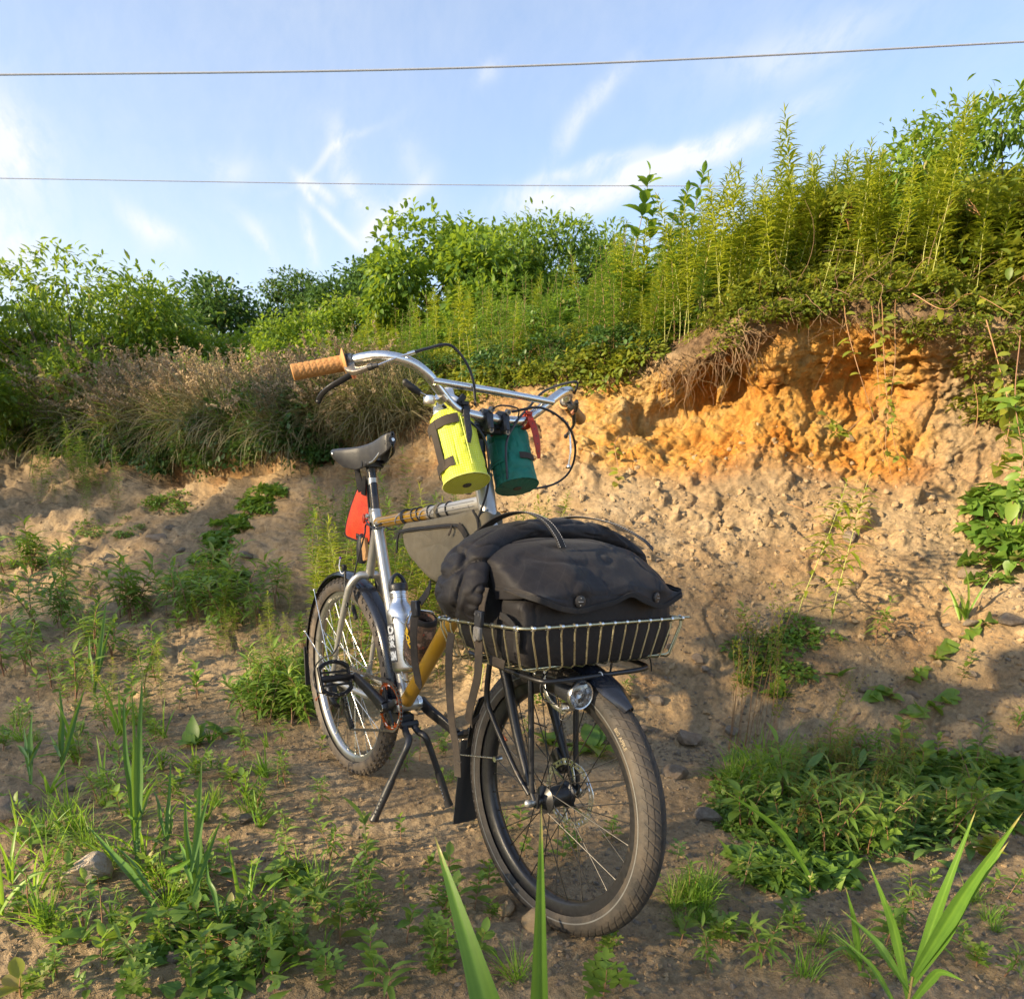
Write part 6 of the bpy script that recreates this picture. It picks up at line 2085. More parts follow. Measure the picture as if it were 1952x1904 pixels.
T_LANCE = leaf_t(1, [0, .75, 1, .85, .5, 0], .5, .30, 4, .17)
T_LANCE2 = leaf_t(1, [0, .7, 1, .8, .45, 0], .4, .55, 4, .20)
T_OVAL = leaf_t(1, [0, .85, 1, .75, 0], .35, .22, 4, .52)
T_OVALS = leaf_t(1, [0, .9, 1, 0], .30, .18, 3, .55)
T_BROAD = leaf_t(1, [0, .7, 1, .95, .7, .35, 0], .30, .28, 7, .50)
T_NARB = leaf_t(1, [0, .45, .75, 1, .95, .6, 0], .40, .35, 6, .27)
T_HEART = flat_t([(0, 0), (-.16, -.22), (-.10, -.42), (.15, -.48), (.5, -.28), (1, 0), (.5, .28), (.15, .48), (-.10, .42), (-.16, .22)], .25, .18)
_lob = [(0, -.03), (.16, -.06), (.22, -.34), (.36, -.30), (.38, -.12), (.50, -.10), (.60, -.34), (.74, -.24), (.72, -.10), (.86, -.12), (1.0, 0)]
T_LOBE = flat_t(_lob + [(x, -y) for x, y in reversed(_lob[:-1])], .15, .2)


def norm_rows(A): return A / (np.linalg.norm(A, axis=1, keepdims=True) + 1e-9)


class Fol:
    def __init__(s): s.V = []; s.F = []; s.T = []; s.S = []; s.n = 0

    def add(s, V, F, tint, stem):
        V = np.asarray(V, float); F = np.asarray(F, int)
        s.V.append(V); s.F.append(F + s.n); s.n += len(V)
        s.T.append(np.broadcast_to(tint, (len(V),)).astype(float)); s.S.append(np.broadcast_to(stem, (len(V),)).astype(float))

    def leaves(s, tmpl, P, D, U, S, tint, W=None):
        tv, tf_ = tmpl
        P = np.atleast_2d(P); D = norm_rows(np.atleast_2d(D)); U = np.atleast_2d(U)
        if len(U) == 1: U = np.repeat(U, len(P), 0)
        Y = norm_rows(np.cross(U, D)); Z = np.cross(D, Y)
        S = np.broadcast_to(S, (len(P),)); W = S if W is None else np.broadcast_to(W, (len(P),)) * S
        V = P[:, None] + S[:, None, None] * (tv[None, :, 0:1] * D[:, None] + tv[None, :, 2:3] * Z[:, None]) + W[:, None, None] * tv[None, :, 1:2] * Y[:, None]
        n, k = len(P), len(tv)
        tint = np.where(RG.rand(n) < .05, 1.0, np.broadcast_to(tint, (n,)))
        F = (tf_[None] + (np.arange(n) * k)[:, None, None]).reshape(-1, 3)
        s.add(V.reshape(-1, 3), F, np.repeat(np.broadcast_to(tint, (n,)), k), 0)

    def stem(s, pts, r0, r1, seg=4, tint=.5, kind=1.0):
        P = np.array(pts, float); n = len(P); T = np.gradient(P, axis=0); out = []
        a, b = frame_of(T[0])
        for i in range(n):
            t = nrm(T[i]); a = nrm(a - (a @ t) * t); b = np.cross(t, a)
            r = r0 + (r1 - r0) * i / max(1, n - 1)
            for k in range(seg):
                an = 2 * math.pi * k / seg
                out.append(P[i] + r * (math.cos(an) * a + math.sin(an) * b))
        F = []
        for i in range(n - 1):
            for k in range(seg):
                p, q = i * seg + k, i * seg + (k + 1) % seg
                F += [(p, q, q + seg), (p, q + seg, p + seg)]
        s.add(out, F, tint, kind)

    def blades(s, P, D, L, W, droop, rg, tint, K=6, fold=.3):
        """long grass blades: start P, first direction D, gravity bends them"""
        P = np.atleast_2d(P); n = len(P); D = norm_rows(np.atleast_2d(D))
        L = np.broadcast_to(L, (n,)); W = np.broadcast_to(W, (n,)); droop = np.broadcast_to(droop, (n,))
        side = norm_rows(np.cross(D, np.array([[0, 0, 1.0]]) + rg.normal(0, .3, (n, 3))))
        pos = P.copy(); d = D.copy(); rows = []
        for k in range(K + 1):
            t = k / K
            w_ = W * (min(1, .45 + t * 2.2) if t < .5 else 1) * (1 - max(0, (t - .35) / .65) ** 1.6)
            up = norm_rows(np.cross(side, d))
            rows.append(np.stack([pos - side * w_[:, None] / 2 + up * (w_ * fold)[:, None] / 2, pos, pos + side * w_[:, None] / 2 + up * (w_ * fold)[:, None] / 2], 1))
            d = norm_rows(d + np.array([[0, 0, -1.0]]) * (droop * (t + .15) * 1.2 / K * 2)[:, None])
            pos = pos + d * (L / K)[:, None]
        V = np.stack(rows, 1).reshape(n, -1, 3); k_ = V.shape[1]
        tf_ = []
        for k in range(K):
            a = 3 * k
            for j in (0, 1):
                tf_ += [(a + j, a + j + 3, a + j + 4), (a + j, a + j + 4, a + j + 1)]
        F = (np.array(tf_)[None] + (np.arange(n) * k_)[:, None, None]).reshape(-1, 3)
        s.add(V.reshape(-1, 3), F, np.repeat(np.broadcast_to(tint, (n,)), k_), 0)

    def mesh(s, name, mat):
        me = mk_mesh(name, np.vstack(s.V), np.vstack(s.F), {'tint': np.concatenate(s.T), 'stem': np.concatenate(s.S)})
        me.materials.append(mat)
        return me


def leaf_mat(name, lo, hi, stem=(.16, .17, .05), trans=(.30, .42, .04), tr=.42, rough=.45, dry=(.30, .22, .10), var=.25):
    m_, t, b = new_mat(name)
    at = nd(t, 'ShaderNodeAttribute', attribute_name='tint'); st = nd(t, 'ShaderNodeAttribute', attribute_name='stem')
    oi = nd(t, 'ShaderNodeObjectInfo')
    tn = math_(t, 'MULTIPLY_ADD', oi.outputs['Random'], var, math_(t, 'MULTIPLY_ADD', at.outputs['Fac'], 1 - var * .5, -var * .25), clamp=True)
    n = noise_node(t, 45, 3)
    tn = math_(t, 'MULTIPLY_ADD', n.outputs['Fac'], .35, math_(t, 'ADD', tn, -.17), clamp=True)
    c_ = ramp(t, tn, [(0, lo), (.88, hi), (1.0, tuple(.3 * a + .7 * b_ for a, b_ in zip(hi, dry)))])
    c_ = mixc(t, st.outputs['Fac'], c_, stem)
    t.links.new(c_, b.inputs['Base Color'])
    b.inputs['Roughness'].default_value = rough; b.inputs['Specular IOR Level'].default_value = .38
    tl = nd(t, 'ShaderNodeBsdfTranslucent')
    tc_ = mixc(t, tn, tuple(x * .62 for x in trans), trans)
    t.links.new(tc_, tl.inputs['Color'])
    ms = nd(t, 'ShaderNodeMixShader')
    f = math_(t, 'MULTIPLY_ADD', st.outputs['Fac'], -tr, tr, clamp=True)
    t.links.new(f, ms.inputs[0]); t.links.new(b.outputs[0], ms.inputs[1]); t.links.new(tl.outputs[0], ms.inputs[2])
    out = [n_ for n_ in t.nodes if n_.type == 'OUTPUT_MATERIAL'][0]
    t.links.new(ms.outputs[0], out.inputs['Surface'])
    return m_


ML_GOLD = leaf_mat('goldenrod_leaf', (.125, .225, .020), (.32, .370, .034), (.34, .35, .10), (.62, .66, .045), .46)
ML_BUSH = leaf_mat('bush_leaf', (0.058, 0.138, 0.020), (0.160, 0.268, 0.038), (0.174, 0.145, 0.072), (0.348, 0.522, 0.043))
ML_DARK = leaf_mat('dark_creeper_leaf', (0.033, 0.083, 0.021), (0.090, 0.165, 0.036), (0.135, 0.090, 0.053), (0.165, 0.300, 0.045), .3)
ML_TREE = leaf_mat('tree_leaf', (0.060, 0.135, 0.021), (0.180, 0.270, 0.033), (0.128, 0.098, 0.068), (0.390, 0.540, 0.038))
ML_VINE = leaf_mat('vine_leaf', (0.091, 0.156, 0.021), (0.260, 0.280, 0.036), (0.286, 0.156, 0.072), (0.494, 0.520, 0.046))
ML_SEED = leaf_mat('seedling_leaf', (0.084, 0.175, 0.028), (0.189, 0.287, 0.045), (0.238, 0.126, 0.070), (0.378, 0.560, 0.056), .38)
ML_BLUE = leaf_mat('rosette_leaf', (.070, .155, .038), (.165, .265, .062), (.18, .19, .08), (.26, .42, .07), .34)
ML_GRASS = leaf_mat('grass_leaf', (0.091, 0.215, 0.023), (0.195, 0.325, 0.039), (0.195, 0.156, 0.065), (0.390, 0.620, 0.046), .42)
ML_OLIVE = leaf_mat('rough_grass', (.085, .090, .034), (.26, .215, .105), (.28, .21, .12), (.24, .24, .09), .3)
ML_DRY = leaf_mat('dry_grass', (.24, .165, .085), (.46, .35, .21), (.28, .19, .11), (.42, .32, .18), .3, .7)
ML_ROOT = leaf_mat('root_fibre', (.13, .080, .045), (.27, .175, .095), (.19, .115, .065), (.1, .1, .1), .05, .8)
ML_WOOD = leaf_mat('bark', (.10, .08, .06), (.18, .15, .12), (.12, .095, .07), (.1, .1, .1), 0.0, .85)

ML_HERO = leaf_mat('broad_grass_leaf', (.045, .120, .018), (.130, .250, .032), (.15, .12, .05), (.22, .38, .03), .32, .42, (.40, .30, .12), 0)

# ---- plant makers (all stand on their origin)
def forb(seed, H=1.0, n=64, L=.095, lean=.05, bare=.30, tmpl=None, top=True, r=.0035, wid=1.0, dens=1.6, mat=None, up=.45):
    rg = np.random.RandomState(seed); f = Fol()
    az = rg.rand() * 6.28; K = 9
    pts = []
    for k in range(K):
        t = k / (K - 1)
        pts.append((lean * t * t * H * math.cos(az) + .006 * math.sin(t * 7 + seed), lean * t * t * H * math.sin(az) + .006 * math.cos(t * 6 + seed), H * t))
    P = np.array(pts)
    if seed % 3 == 1: P[:, 0] += .10 * H * np.sin(np.linspace(0, 1, K) * 2.6 + seed); P[:, 0] -= P[0, 0]
    f.stem(P, r, r * .35, 4, .6)
    u = bare + (1 - bare) * rg.rand(n) ** (1 / dens)
    u = np.sort(u)
    pos = np.stack([np.interp(u, np.linspace(0, 1, K), P[:, j]) for j in range(3)], 1)
    an = np.arange(n) * 2.399 + rg.rand(n) * .5
    el = up + .9 * (u > .93) * (u - .93) / .07 + rg.normal(0, .15, n)
    if not top: el = up + rg.normal(0, .2, n)
    D = np.stack([np.cos(an) * np.cos(el), np.sin(an) * np.cos(el), np.sin(el)], 1)
    ls = L * (1 - .55 * np.clip((u - .8) / .2, 0, 1)) * (.65 + .35 * np.clip(u / .5, 0, 1)) * rg.uniform(.75, 1.2, n)
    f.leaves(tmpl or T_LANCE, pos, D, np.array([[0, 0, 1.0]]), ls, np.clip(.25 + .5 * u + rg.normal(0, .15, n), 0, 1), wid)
    return f.mesh('forb', mat or ML_GOLD)


def seedling(seed, H=.12, n=9, L=.045, tmpl=None, mat=None, stems=1):
    rg = np.random.RandomState(seed); f = Fol()
    for s_ in range(stems):
        az = rg.rand() * 6.28; ln = rg.uniform(.1, .5) * (1 if stems > 1 else .5); h = H * rg.uniform(.7, 1.1)
        K = 6
        P = np.array([(ln * h * t * t * math.cos(az), ln * h * t * t * math.sin(az), h * t) for t in np.linspace(0, 1, K)])
        f.stem(P, .0016 + H * .004, .0008, 4, .5)
        u = np.linspace(.25, 1, n) ** .8
        pos = np.stack([np.interp(u, np.linspace(0, 1, K), P[:, j]) for j in range(3)], 1)
        an = np.arange(n) * (math.pi * .5 + .9) + rg.rand() * 6 + rg.normal(0, .25, n)
        el = .25 + .75 * u ** 3 + rg.normal(0, .18, n)
        D = np.stack([np.cos(an) * np.cos(el), np.sin(an) * np.cos(el), np.sin(el)], 1)
        f.leaves(tmpl or T_OVAL, pos, D, np.array([[0, 0, 1.0]]) + rg.normal(0, .15, (n, 3)), L * (1 - .35 * np.abs(u - .6)) * rg.uniform(.7, 1.25, n), np.clip(.3 + .5 * u + rg.normal(0, .2, n), 0, 1))
    return f.mesh('seedling', mat or ML_SEED)


def rosette(seed, n=26, L=.09, tmpl=None, mat=None, el0=.55, spread=.05):
    rg = np.random.RandomState(seed); f = Fol()
    an = rg.rand(n) * 6.28; el = np.clip(rg.normal(el0, .3, n), .02, 1.3)
    P = np.stack([rg.normal(0, spread, n), rg.normal(0, spread, n), rg.uniform(.0, .02, n)], 1)
    D = np.stack([np.cos(an) * np.cos(el), np.sin(an) * np.cos(el), np.sin(el)], 1)
    f.leaves(tmpl or T_BROAD, P, D, np.array([[0, 0, 1.0]]) + rg.normal(0, .2, (n, 3)), L * rg.uniform(.6, 1.2, n), rg.uniform(.1, .9, n))
    return f.mesh('rosette', mat or ML_BLUE)


def tuft(seed, n=60, L=.25, W=.004, droop=.8, spread=.02, mat=None, K=6, el=(1.0, .35), seeds=0):
    rg = np.random.RandomState(seed); f = Fol()
    an = rg.rand(n) * 6.28; e = np.clip(rg.normal(el[0], el[1], n), .15, 1.5)
    P = np.stack([rg.normal(0, spread, n), rg.normal(0, spread, n), np.zeros(n)], 1)
    D = np.stack([np.cos(an) * np.cos(e), np.sin(an) * np.cos(e), np.sin(e)], 1)
    f.blades(P, D, L * rg.uniform(.45, 1.15, n), W * rg.uniform(.7, 1.3, n), droop * rg.uniform(.4, 1.4, n), rg, rg.rand(n), K)
    return f.mesh('tuft', mat or ML_GRASS)


def seedstalks(seed, n=7, L=.6, mat=None, spread=.03, plume=.12, lean=.35, hang=.25, size=.010):
    rg = np.random.RandomState(seed); f = Fol()
    for k in range(n):
        az = rg.rand() * 6.28; ln = rg.uniform(.05, lean); h = L * rg.uniform(.7, 1.1)
        x0, y0 = rg.normal(0, spread, 2)
        tt_ = np.linspace(0, 1, 8)
        P = np.array([(x0 + ln * h * t ** 2 * math.cos(az), y0 + ln * h * t ** 2 * math.sin(az), h * (t - hang * ln * t ** 3)) for t in tt_])
        f.stem(P, .0012, .0006, 3, .6)
        m_ = 34
        u = 1 - plume / h * rg.rand(m_) * 1.0
        u = np.clip(u, .3, 1)
        pos = np.stack([np.interp(u, tt_, P[:, j]) for j in range(3)], 1)
        D = rg.normal(0, 1, (m_, 3)); D[:, 2] = np.abs(D[:, 2]) * .8 + .4
        f.leaves(T_OVALS, pos + norm_rows(D) * rg.uniform(0, .012, (m_, 1)), D, np.array([[0, 0, 1.0]]) + rg.normal(0, .4, (m_, 3)), size * rg.uniform(.6, 1.3, m_), rg.rand(m_))
    return f.mesh('seedstalks', mat or ML_DRY)


def clump(seed, R=.16, n=110, L=.05, tmpl=None, mat=None, flat=.8, twigs=5, upw=.4):
    rg = np.random.RandomState(seed); f = Fol()
    d = norm_rows(rg.normal(0, 1, (n, 3))); d[:, 2] = np.abs(d[:, 2]) * .9 - .15
    rr = R * rg.uniform(.35, 1.0, n) ** .6
    rr *= 1 + .35 * noise3(d * 1.3 + seed, 1.6, 2, seed)
    P = d * rr[:, None] * np.array([1, 1, flat])
    D = d + rg.normal(0, .55, (n, 3)); D[:, 2] = D[:, 2] * .5 + rg.normal(-.05, .25, n)
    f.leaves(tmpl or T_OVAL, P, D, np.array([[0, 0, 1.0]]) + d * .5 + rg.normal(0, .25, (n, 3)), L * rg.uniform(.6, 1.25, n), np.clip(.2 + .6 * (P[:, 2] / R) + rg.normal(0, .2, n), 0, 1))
    for k in range(twigs):
        q = P[rg.randint(n)]
        f.stem([(0, 0, -R * .5), q * .5 + rg.normal(0, .01, 3), q], .0025, .001, 3, .5)
    return f.mesh('clump', mat or ML_BUSH)


def pinnate(seed, n=16, L=.34, leaflets=13, R=.25, mat=None):
    """spray of compound leaves: arching stalks with paired leaflets"""
    rg = np.random.RandomState(seed); f = Fol()
    for k in range(n):
        az = rg.rand() * 6.28; e = rg.uniform(-.1, .9); l = L * rg.uniform(.7, 1.15)
        d = np.array([math.cos(az) * math.cos(e), math.sin(az) * math.cos(e), math.sin(e)])
        o = d * R * rg.uniform(.0, .5)
        t = np.linspace(0, 1, leaflets)
        P = o + np.outer(t, d * l) + np.stack([0 * t, 0 * t, -.38 * l * t ** 2], 1)
        f.stem(P[::3], .002, .001, 3, .4)
        T = np.gradient(P, axis=0); side = norm_rows(np.cross(T, np.array([[0, 0, 1.0]])))
        for sd in (-1, 1):
            D = side * sd + norm_rows(T) * .45 + np.array([[0, 0, -.15]])
            f.leaves(T_LANCE, P, D, np.array([[0, 0, 1.0]]), .085 * (1 - .35 * np.abs(t - .4)) * rg.uniform(.85, 1.15, leaflets), np.clip(.5 + rg.normal(0, .2), 0, 1) + 0 * t, 1.5)
    return f.mesh('spray', mat or ML_TREE)


def tree(name, label, base, H, R, seed, leaf=.09, n=7000, tmpl=None, mat=None, group=None, comp=False, cshape=(1, 1, .85), cz=.64, loose=.3, cat='tree'):
    """tapered trunk, limbs, crown of leaf clumps with gaps between them"""
    rg = np.random.RandomState(seed)
    g = rooted(name, base, label, cat, group)
    w_ = Fol(); c = Fol()
    tipz = H * (cz + .10)
    tr = [(rg.normal(0, .04) * H * t, rg.normal(0, .04) * H * t, tipz * t) for t in np.linspace(0, 1, 7)]
    w_.stem(tr, .030 * H * .6, .008 * H, 7, .5)
    ncl = int(26 + R * 8)
    cen = norm_rows(rg.normal(0, 1, (ncl, 3)))
    cen = cen * (R * rg.uniform(.45, 1.0, (ncl, 1)) ** .5) * np.array(cshape)
    cen[:, 2] += H * cz
    cen[:, 2] = np.maximum(cen[:, 2], H * .18)
    top = (cen[:, 2] - H * cz) / R
    for k in range(ncl):
        t0 = rg.uniform(.35, .95); a0 = np.array([np.interp(t0, np.linspace(0, 1, 7), [p[j] for p in tr]) for j in range(3)])
        mid = a0 * .5 + cen[k] * .5 + rg.normal(0, .05 * R, 3)
        w_.stem([a0, mid, cen[k]], .010 * H * .5, .003 * H * .5, 5, .5)
    per = n // ncl
    for k in range(ncl):
        r = R * rg.uniform(.22, .42)
        d = norm_rows(rg.normal(0, 1, (per, 3)))
        lump = 1 + .5 * noise3(d + k * 3.7, 2.2, 2, seed)
        P = cen[k] + d * (r * rg.uniform(.45, 1.05, per) * lump)[:, None] * np.array([1.1, 1.1, .75])
        D = d * .8 + rg.normal(0, .5, (per, 3)); D[:, 2] -= .12
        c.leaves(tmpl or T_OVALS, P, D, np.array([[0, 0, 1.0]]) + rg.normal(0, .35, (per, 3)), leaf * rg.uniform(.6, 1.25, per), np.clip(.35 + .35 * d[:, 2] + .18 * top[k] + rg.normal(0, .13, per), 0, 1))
    me1 = w_.mesh('trunk', ML_WOOD); me2 = c.mesh('crown', mat or ML_TREE)
    for nm, me in (('trunk', me1), ('crown', me2)):
        o = link(nm, me, g)
    g['_m'] = 1
    return g, me1, me2


def copy_tree(g, base, rz, sc, label=None, name=None):
    r = link(name or g.name.split('.')[0], None, None, tuple(float(v) for v in base), (0, 0, rz), sc)
    tag(r, label or g['label'], g['category'], g.get('group'))
    for ch in g.children:
        c_ = ch.copy(); C.objects.link(c_); c_.parent = r
    return r


def mass(name, label, P, RZ, SCL, IDX, srcs, tiltv=None):
    """ground cover nobody could count: one object that places many small growths"""
    n = len(P)
    me = bpy.data.meshes.new(name)
    me.vertices.add(n); me.vertices.foreach_set('co', np.asarray(P, np.float32).ravel())
    rot = np.zeros((n, 3), np.float32); rot[:, 2] = RZ
    if tiltv is not None: rot[:, :2] = tiltv
    a = me.attributes.new('rot', 'FLOAT_VECTOR', 'POINT'); a.data.foreach_set('vector', rot.ravel())
    a = me.attributes.new('scl', 'FLOAT', 'POINT'); a.data.foreach_set('value', np.asarray(SCL, np.float32))
    a = me.attributes.new('idx', 'INT', 'POINT'); a.data.foreach_set('value', np.asarray(IDX, np.int32))
    o = link(name, me); tag(o, label, kind='stuff')
    col = bpy.data.collections.new(name + '_growths')
    for k, m_ in enumerate(srcs):
        col.objects.link(bpy.data.objects.new('%s_%02d' % (name, k), m_))
    ng = bpy.data.node_groups.new(name, 'GeometryNodeTree')
    ng.interface.new_socket('Geometry', in_out='INPUT', socket_type='NodeSocketGeometry')
    ng.interface.new_socket('Geometry', in_out='OUTPUT', socket_type='NodeSocketGeometry')
    N = ng.nodes; Lk = ng.links
    gi = N.new('NodeGroupInput'); go = N.new('NodeGroupOutput')
    ci = N.new('GeometryNodeCollectionInfo'); ci.inputs['Collection'].default_value = col
    ci.inputs['Separate Children'].default_value = True; ci.inputs['Reset Children'].default_value = True
    ip = N.new('GeometryNodeInstanceOnPoints'); ip.inputs['Pick Instance'].default_value = True

    def attr(nm, dt):
        q = N.new('GeometryNodeInputNamedAttribute'); q.data_type = dt; q.inputs['Name'].default_value = nm
        return q.outputs['Attribute']
    Lk.new(gi.outputs[0], ip.inputs['Points']); Lk.new(ci.outputs[0], ip.inputs['Instance'])
    Lk.new(attr('idx', 'INT'), ip.inputs['Instance Index'])
    e2r = N.new('FunctionNodeEulerToRotation'); Lk.new(attr('rot', 'FLOAT_VECTOR'), e2r.inputs[0])
    Lk.new(e2r.outputs[0], ip.inputs['Rotation']); Lk.new(attr('scl', 'FLOAT'), ip.inputs['Scale'])
    Lk.new(ip.outputs[0], go.inputs[0])
    md = o.modifiers.new('growth', 'NODES'); md.node_group = ng
    return o
VR = np.random.RandomState(99)
UP3 = np.array([[0, 0, 1.0]])


def put(name, me, P, label, cat, group=None, rz=None, sc=1.0, tilt=.06):
    o = link(name, me, None, tuple(float(v) for v in P), (VR.normal(0, tilt), VR.normal(0, tilt), VR.rand() * 6.28 if rz is None else rz), float(sc))
    tag(o, label, cat, group)
    return o


# ---- stone meshes
def stone_mesh(seed, sub=2, flat=.6, rough=.25):
    import bmesh
    bm = bmesh.new(); bmesh.ops.create_icosphere(bm, subdivisions=sub, radius=1)
    V = np.array([v.co[:] for v in bm.verts]); rg = np.random.RandomState(seed)
    for k in range(7):      # broken facets
        n_ = nrm(rg.normal(0, 1, 3)); d = rg.uniform(.45, .8)
        s_ = V @ n_; V = V - np.outer(np.maximum(s_ - d, 0), n_)
    V = V * (1 + rough * noise3(V + seed, 1.5, 3, seed))[:, None] * np.array([1, rg.uniform(.6, .95), flat])
    F = [tuple(v.index for v in f.verts) for f in bm.faces]; bm.free()
    me = mk_mesh('stone', V, F, None, True, 28)
    return me


def mat_stone(name, a, b_, c):
    m_, t, bs = new_mat(name)
    n = noise_node(t, 3.0, 7, .7); n2 = noise_node(t, 14, 5, .7)
    oi = nd(t, 'ShaderNodeObjectInfo')
    col = ramp(t, n.outputs['Fac'], [(.3, a), (.5, b_), (.7, c)])
    col = mixc(t, math_(t, 'MULTIPLY', oi.outputs['Random'], .5), col, (.36, .235, .13))
    t.links.new(col, bs.inputs['Base Color']); bs.inputs['Roughness'].default_value = .9
    bump(t, bs, n2.outputs['Fac'], .8, .05)
    return m_


M_STONE = mat_stone('field_stone', (.20, .162, .125), (.32, .262, .20), (.43, .37, .30))
M_QUARTZ = mat_stone('pale_quartz', (.50, .30, .12), (.68, .58, .44), (.80, .72, .60))
STN = [stone_mesh(k, 2, .45 + .1 * (k % 3)) for k in range(6)]
for s_ in STN: s_.materials.append(M_STONE)
# ---------------------------------------------------------------- rocks
def rock(x, y, size, label, me=None, sink=.3, name='rock', cat='rock', group=None, rz=None):
    P, n_ = hit(x, y)
    if P is None: return
    me = me or STN[VR.randint(6)]
    o = link(name, me, None, tuple(P + np.array([0, 0, size * (.5 - sink)])), (VR.normal(0, .15), VR.normal(0, .15), VR.rand() * 6.28 if rz is None else rz), size)
    tag(o, label, cat, group)


QZ = stone_mesh(5, 3, .85, .22); QZ.materials.append(M_QUARTZ)
SLAB = stone_mesh(78, 3, .28, .2); SLAB.materials.append(M_STONE)
rock(172, 1680, .060, 'cream and rust coloured quartz lump lying on the sand at the left', QZ, .1)
rock(20, 1560, .085, 'grey flat rock at the left edge of the sand', SLAB, .1)
for (x, y, s_, lab) in [
        (1310, 1412, .080, 'broad pale stone slab behind the front tyre'), (1350, 1560, .050, 'brown stone beside the front tyre near the leafy patch'),
        (1215, 1395, .05, 'grey chip of stone just behind the front wheel rim'), (1250, 1340, .045, 'reddish stone under the basket corner'),
        (1395, 1395, .045, 'angular grey stone under the round leaf plant'), (1285, 1480, .055, 'long flat stone between tyre and grass tuft'),
        (1846, 1100, .055, 'tan flat stone on the slope at the right'), (1925, 1190, .060, 'pale stone jutting from the slope at the right edge'),
        (1850, 1190, .045, 'grey stone in the crack of the slope'), (1620, 1030, .060, 'dark stone below the orange clay face'),
        (1100, 1185, .05, 'stone half buried behind the basket') , (300, 1030, .095, 'large grey stone on the left mound'),
        (325, 1010, .045, 'small white stone on the left mound beside the large one'), (345, 1052, .045, 'flat stone below the large grey one on the mound'),
        (470, 1062, .06, 'brown stone on the left mound near the creeper'), (1695, 1760, .035, 'pinkish stone beside the broad grass at lower right'),
        (310, 1710, .030, 'grey stone chip under the tall grass at lower left'), (330, 1830, .022, 'slate coloured chip at lower left'),
        (1030, 1765, .046, 'clod of earth in front of the tyre'), (965, 1735, .036, 'crumbled clod of earth at the foot of the front tyre'),
        (840, 1425, .04, 'stone near the crank'), (470, 1565, .03, 'small brown stone on bare sand at left')]:
    me = None
    if 'clod' in lab or 'earth' in lab:
        me = stone_mesh(int(x), 3, .6, .45); me.materials.append(M_CLOD)
    rock(x, y, s_, lab, me, .25)
# loose stones on the slope that share one look
k = 0
while k < 260:
    if VR.rand() < .62:
        x = VR.uniform(1180, 1952); L = VR.uniform(3.9, 5.9)
    elif VR.rand() < .5:
        x = VR.uniform(0, 900); L = VR.uniform(2.0, 6.5)
    else:
        x = VR.uniform(0, 1952); L = VR.uniform(1.2, 4.0)
    P, n_ = tp(x, L)
    if math.hypot(max(0, abs(P[0] - .566) - .60), P[1]) < .09: continue
    d = np.linalg.norm(P - CAM)
    s_ = .006 + .020 * VR.rand() ** 3 * (1.5 if x > 1180 and L < 5 else 1)
    o = link('small_stone', STN[VR.randint(6)], None, tuple(P + np.array([0, 0, s_ * .15])), (VR.normal(0, .3), VR.normal(0, .3), VR.rand() * 6.28), s_)
    tag(o, 'small grey brown stone lying loose on the sandy slope', 'stone', 'small loose stones on the sand')
    k += 1
# grit too small to count
n = 26000
gx = np.where(VR.rand(n) < .6, VR.uniform(1050, 2000, n), VR.uniform(-60, 1950, n)); gl = VR.uniform(1.0, 6.6, n)
gP = np.array([tp(a, b)[0] for a, b in zip(gx, gl)])
keep = np.hypot(np.maximum(0, np.abs(gP[:, 0] - .566) - .6), gP[:, 1]) > .05
gP = gP[keep]; n = len(gP)
mass('grit', 'fine loose grit and crumbs scattered on the sand', gP, VR.rand(n) * 6.28, .0014 + .0105 * VR.rand(n) ** 6, VR.randint(0, 6, n), STN, VR.normal(0, .4, (n, 2)))

# crumbled clods of the same earth, thick at the foot of the face
CLOD = [stone_mesh(400 + k, 2, .75, .45) for k in range(5)]
for m_ in CLOD: m_.materials.append(M_CLOD)
n = 2300
gx = VR.uniform(900, 2000, n); gl = np.where(VR.rand(n) < .5, VR.normal(6.2, .6, n), VR.uniform(3.6, 7.2, n))
gP = np.array([tp(a, b)[0] for a, b in zip(gx, np.clip(gl, 3.4, 7.4))])
mass('clods', 'crumbled earth clods lying on the slope under the clay face', gP, VR.rand(n) * 6.28, .003 + .026 * VR.rand(n) ** 6, VR.randint(0, 5, n), CLOD, VR.normal(0, .5, (n, 2)))
n = 1000
gx = VR.uniform(-50, 1000, n); gl = VR.uniform(3.4, 7.6, n)
gP = np.array([tp(a, b)[0] for a, b in zip(gx, gl)])
mass('clods', 'crumbled earth clods lying on the left slope', gP, VR.rand(n) * 6.28, .004 + .030 * VR.rand(n) ** 6, VR.randint(0, 5, n), CLOD, VR.normal(0, .5, (n, 2)))
n = 4000
gx = VR.uniform(-50, 2000, n); gl = VR.uniform(1.0, 3.6, n)
gP = np.array([tp(a, b)[0] for a, b in zip(gx, gl)])
gP = gP[np.hypot(np.maximum(0, np.abs(gP[:, 0] - .566) - .6), gP[:, 1]) > .05]; n = len(gP)
mass('clods', 'small soil crumbs over the flat sand', gP, VR.rand(n) * 6.28, .0025 + .0085 * VR.rand(n) ** 4, VR.randint(0, 5, n), CLOD, VR.normal(0, .5, (n, 2)))

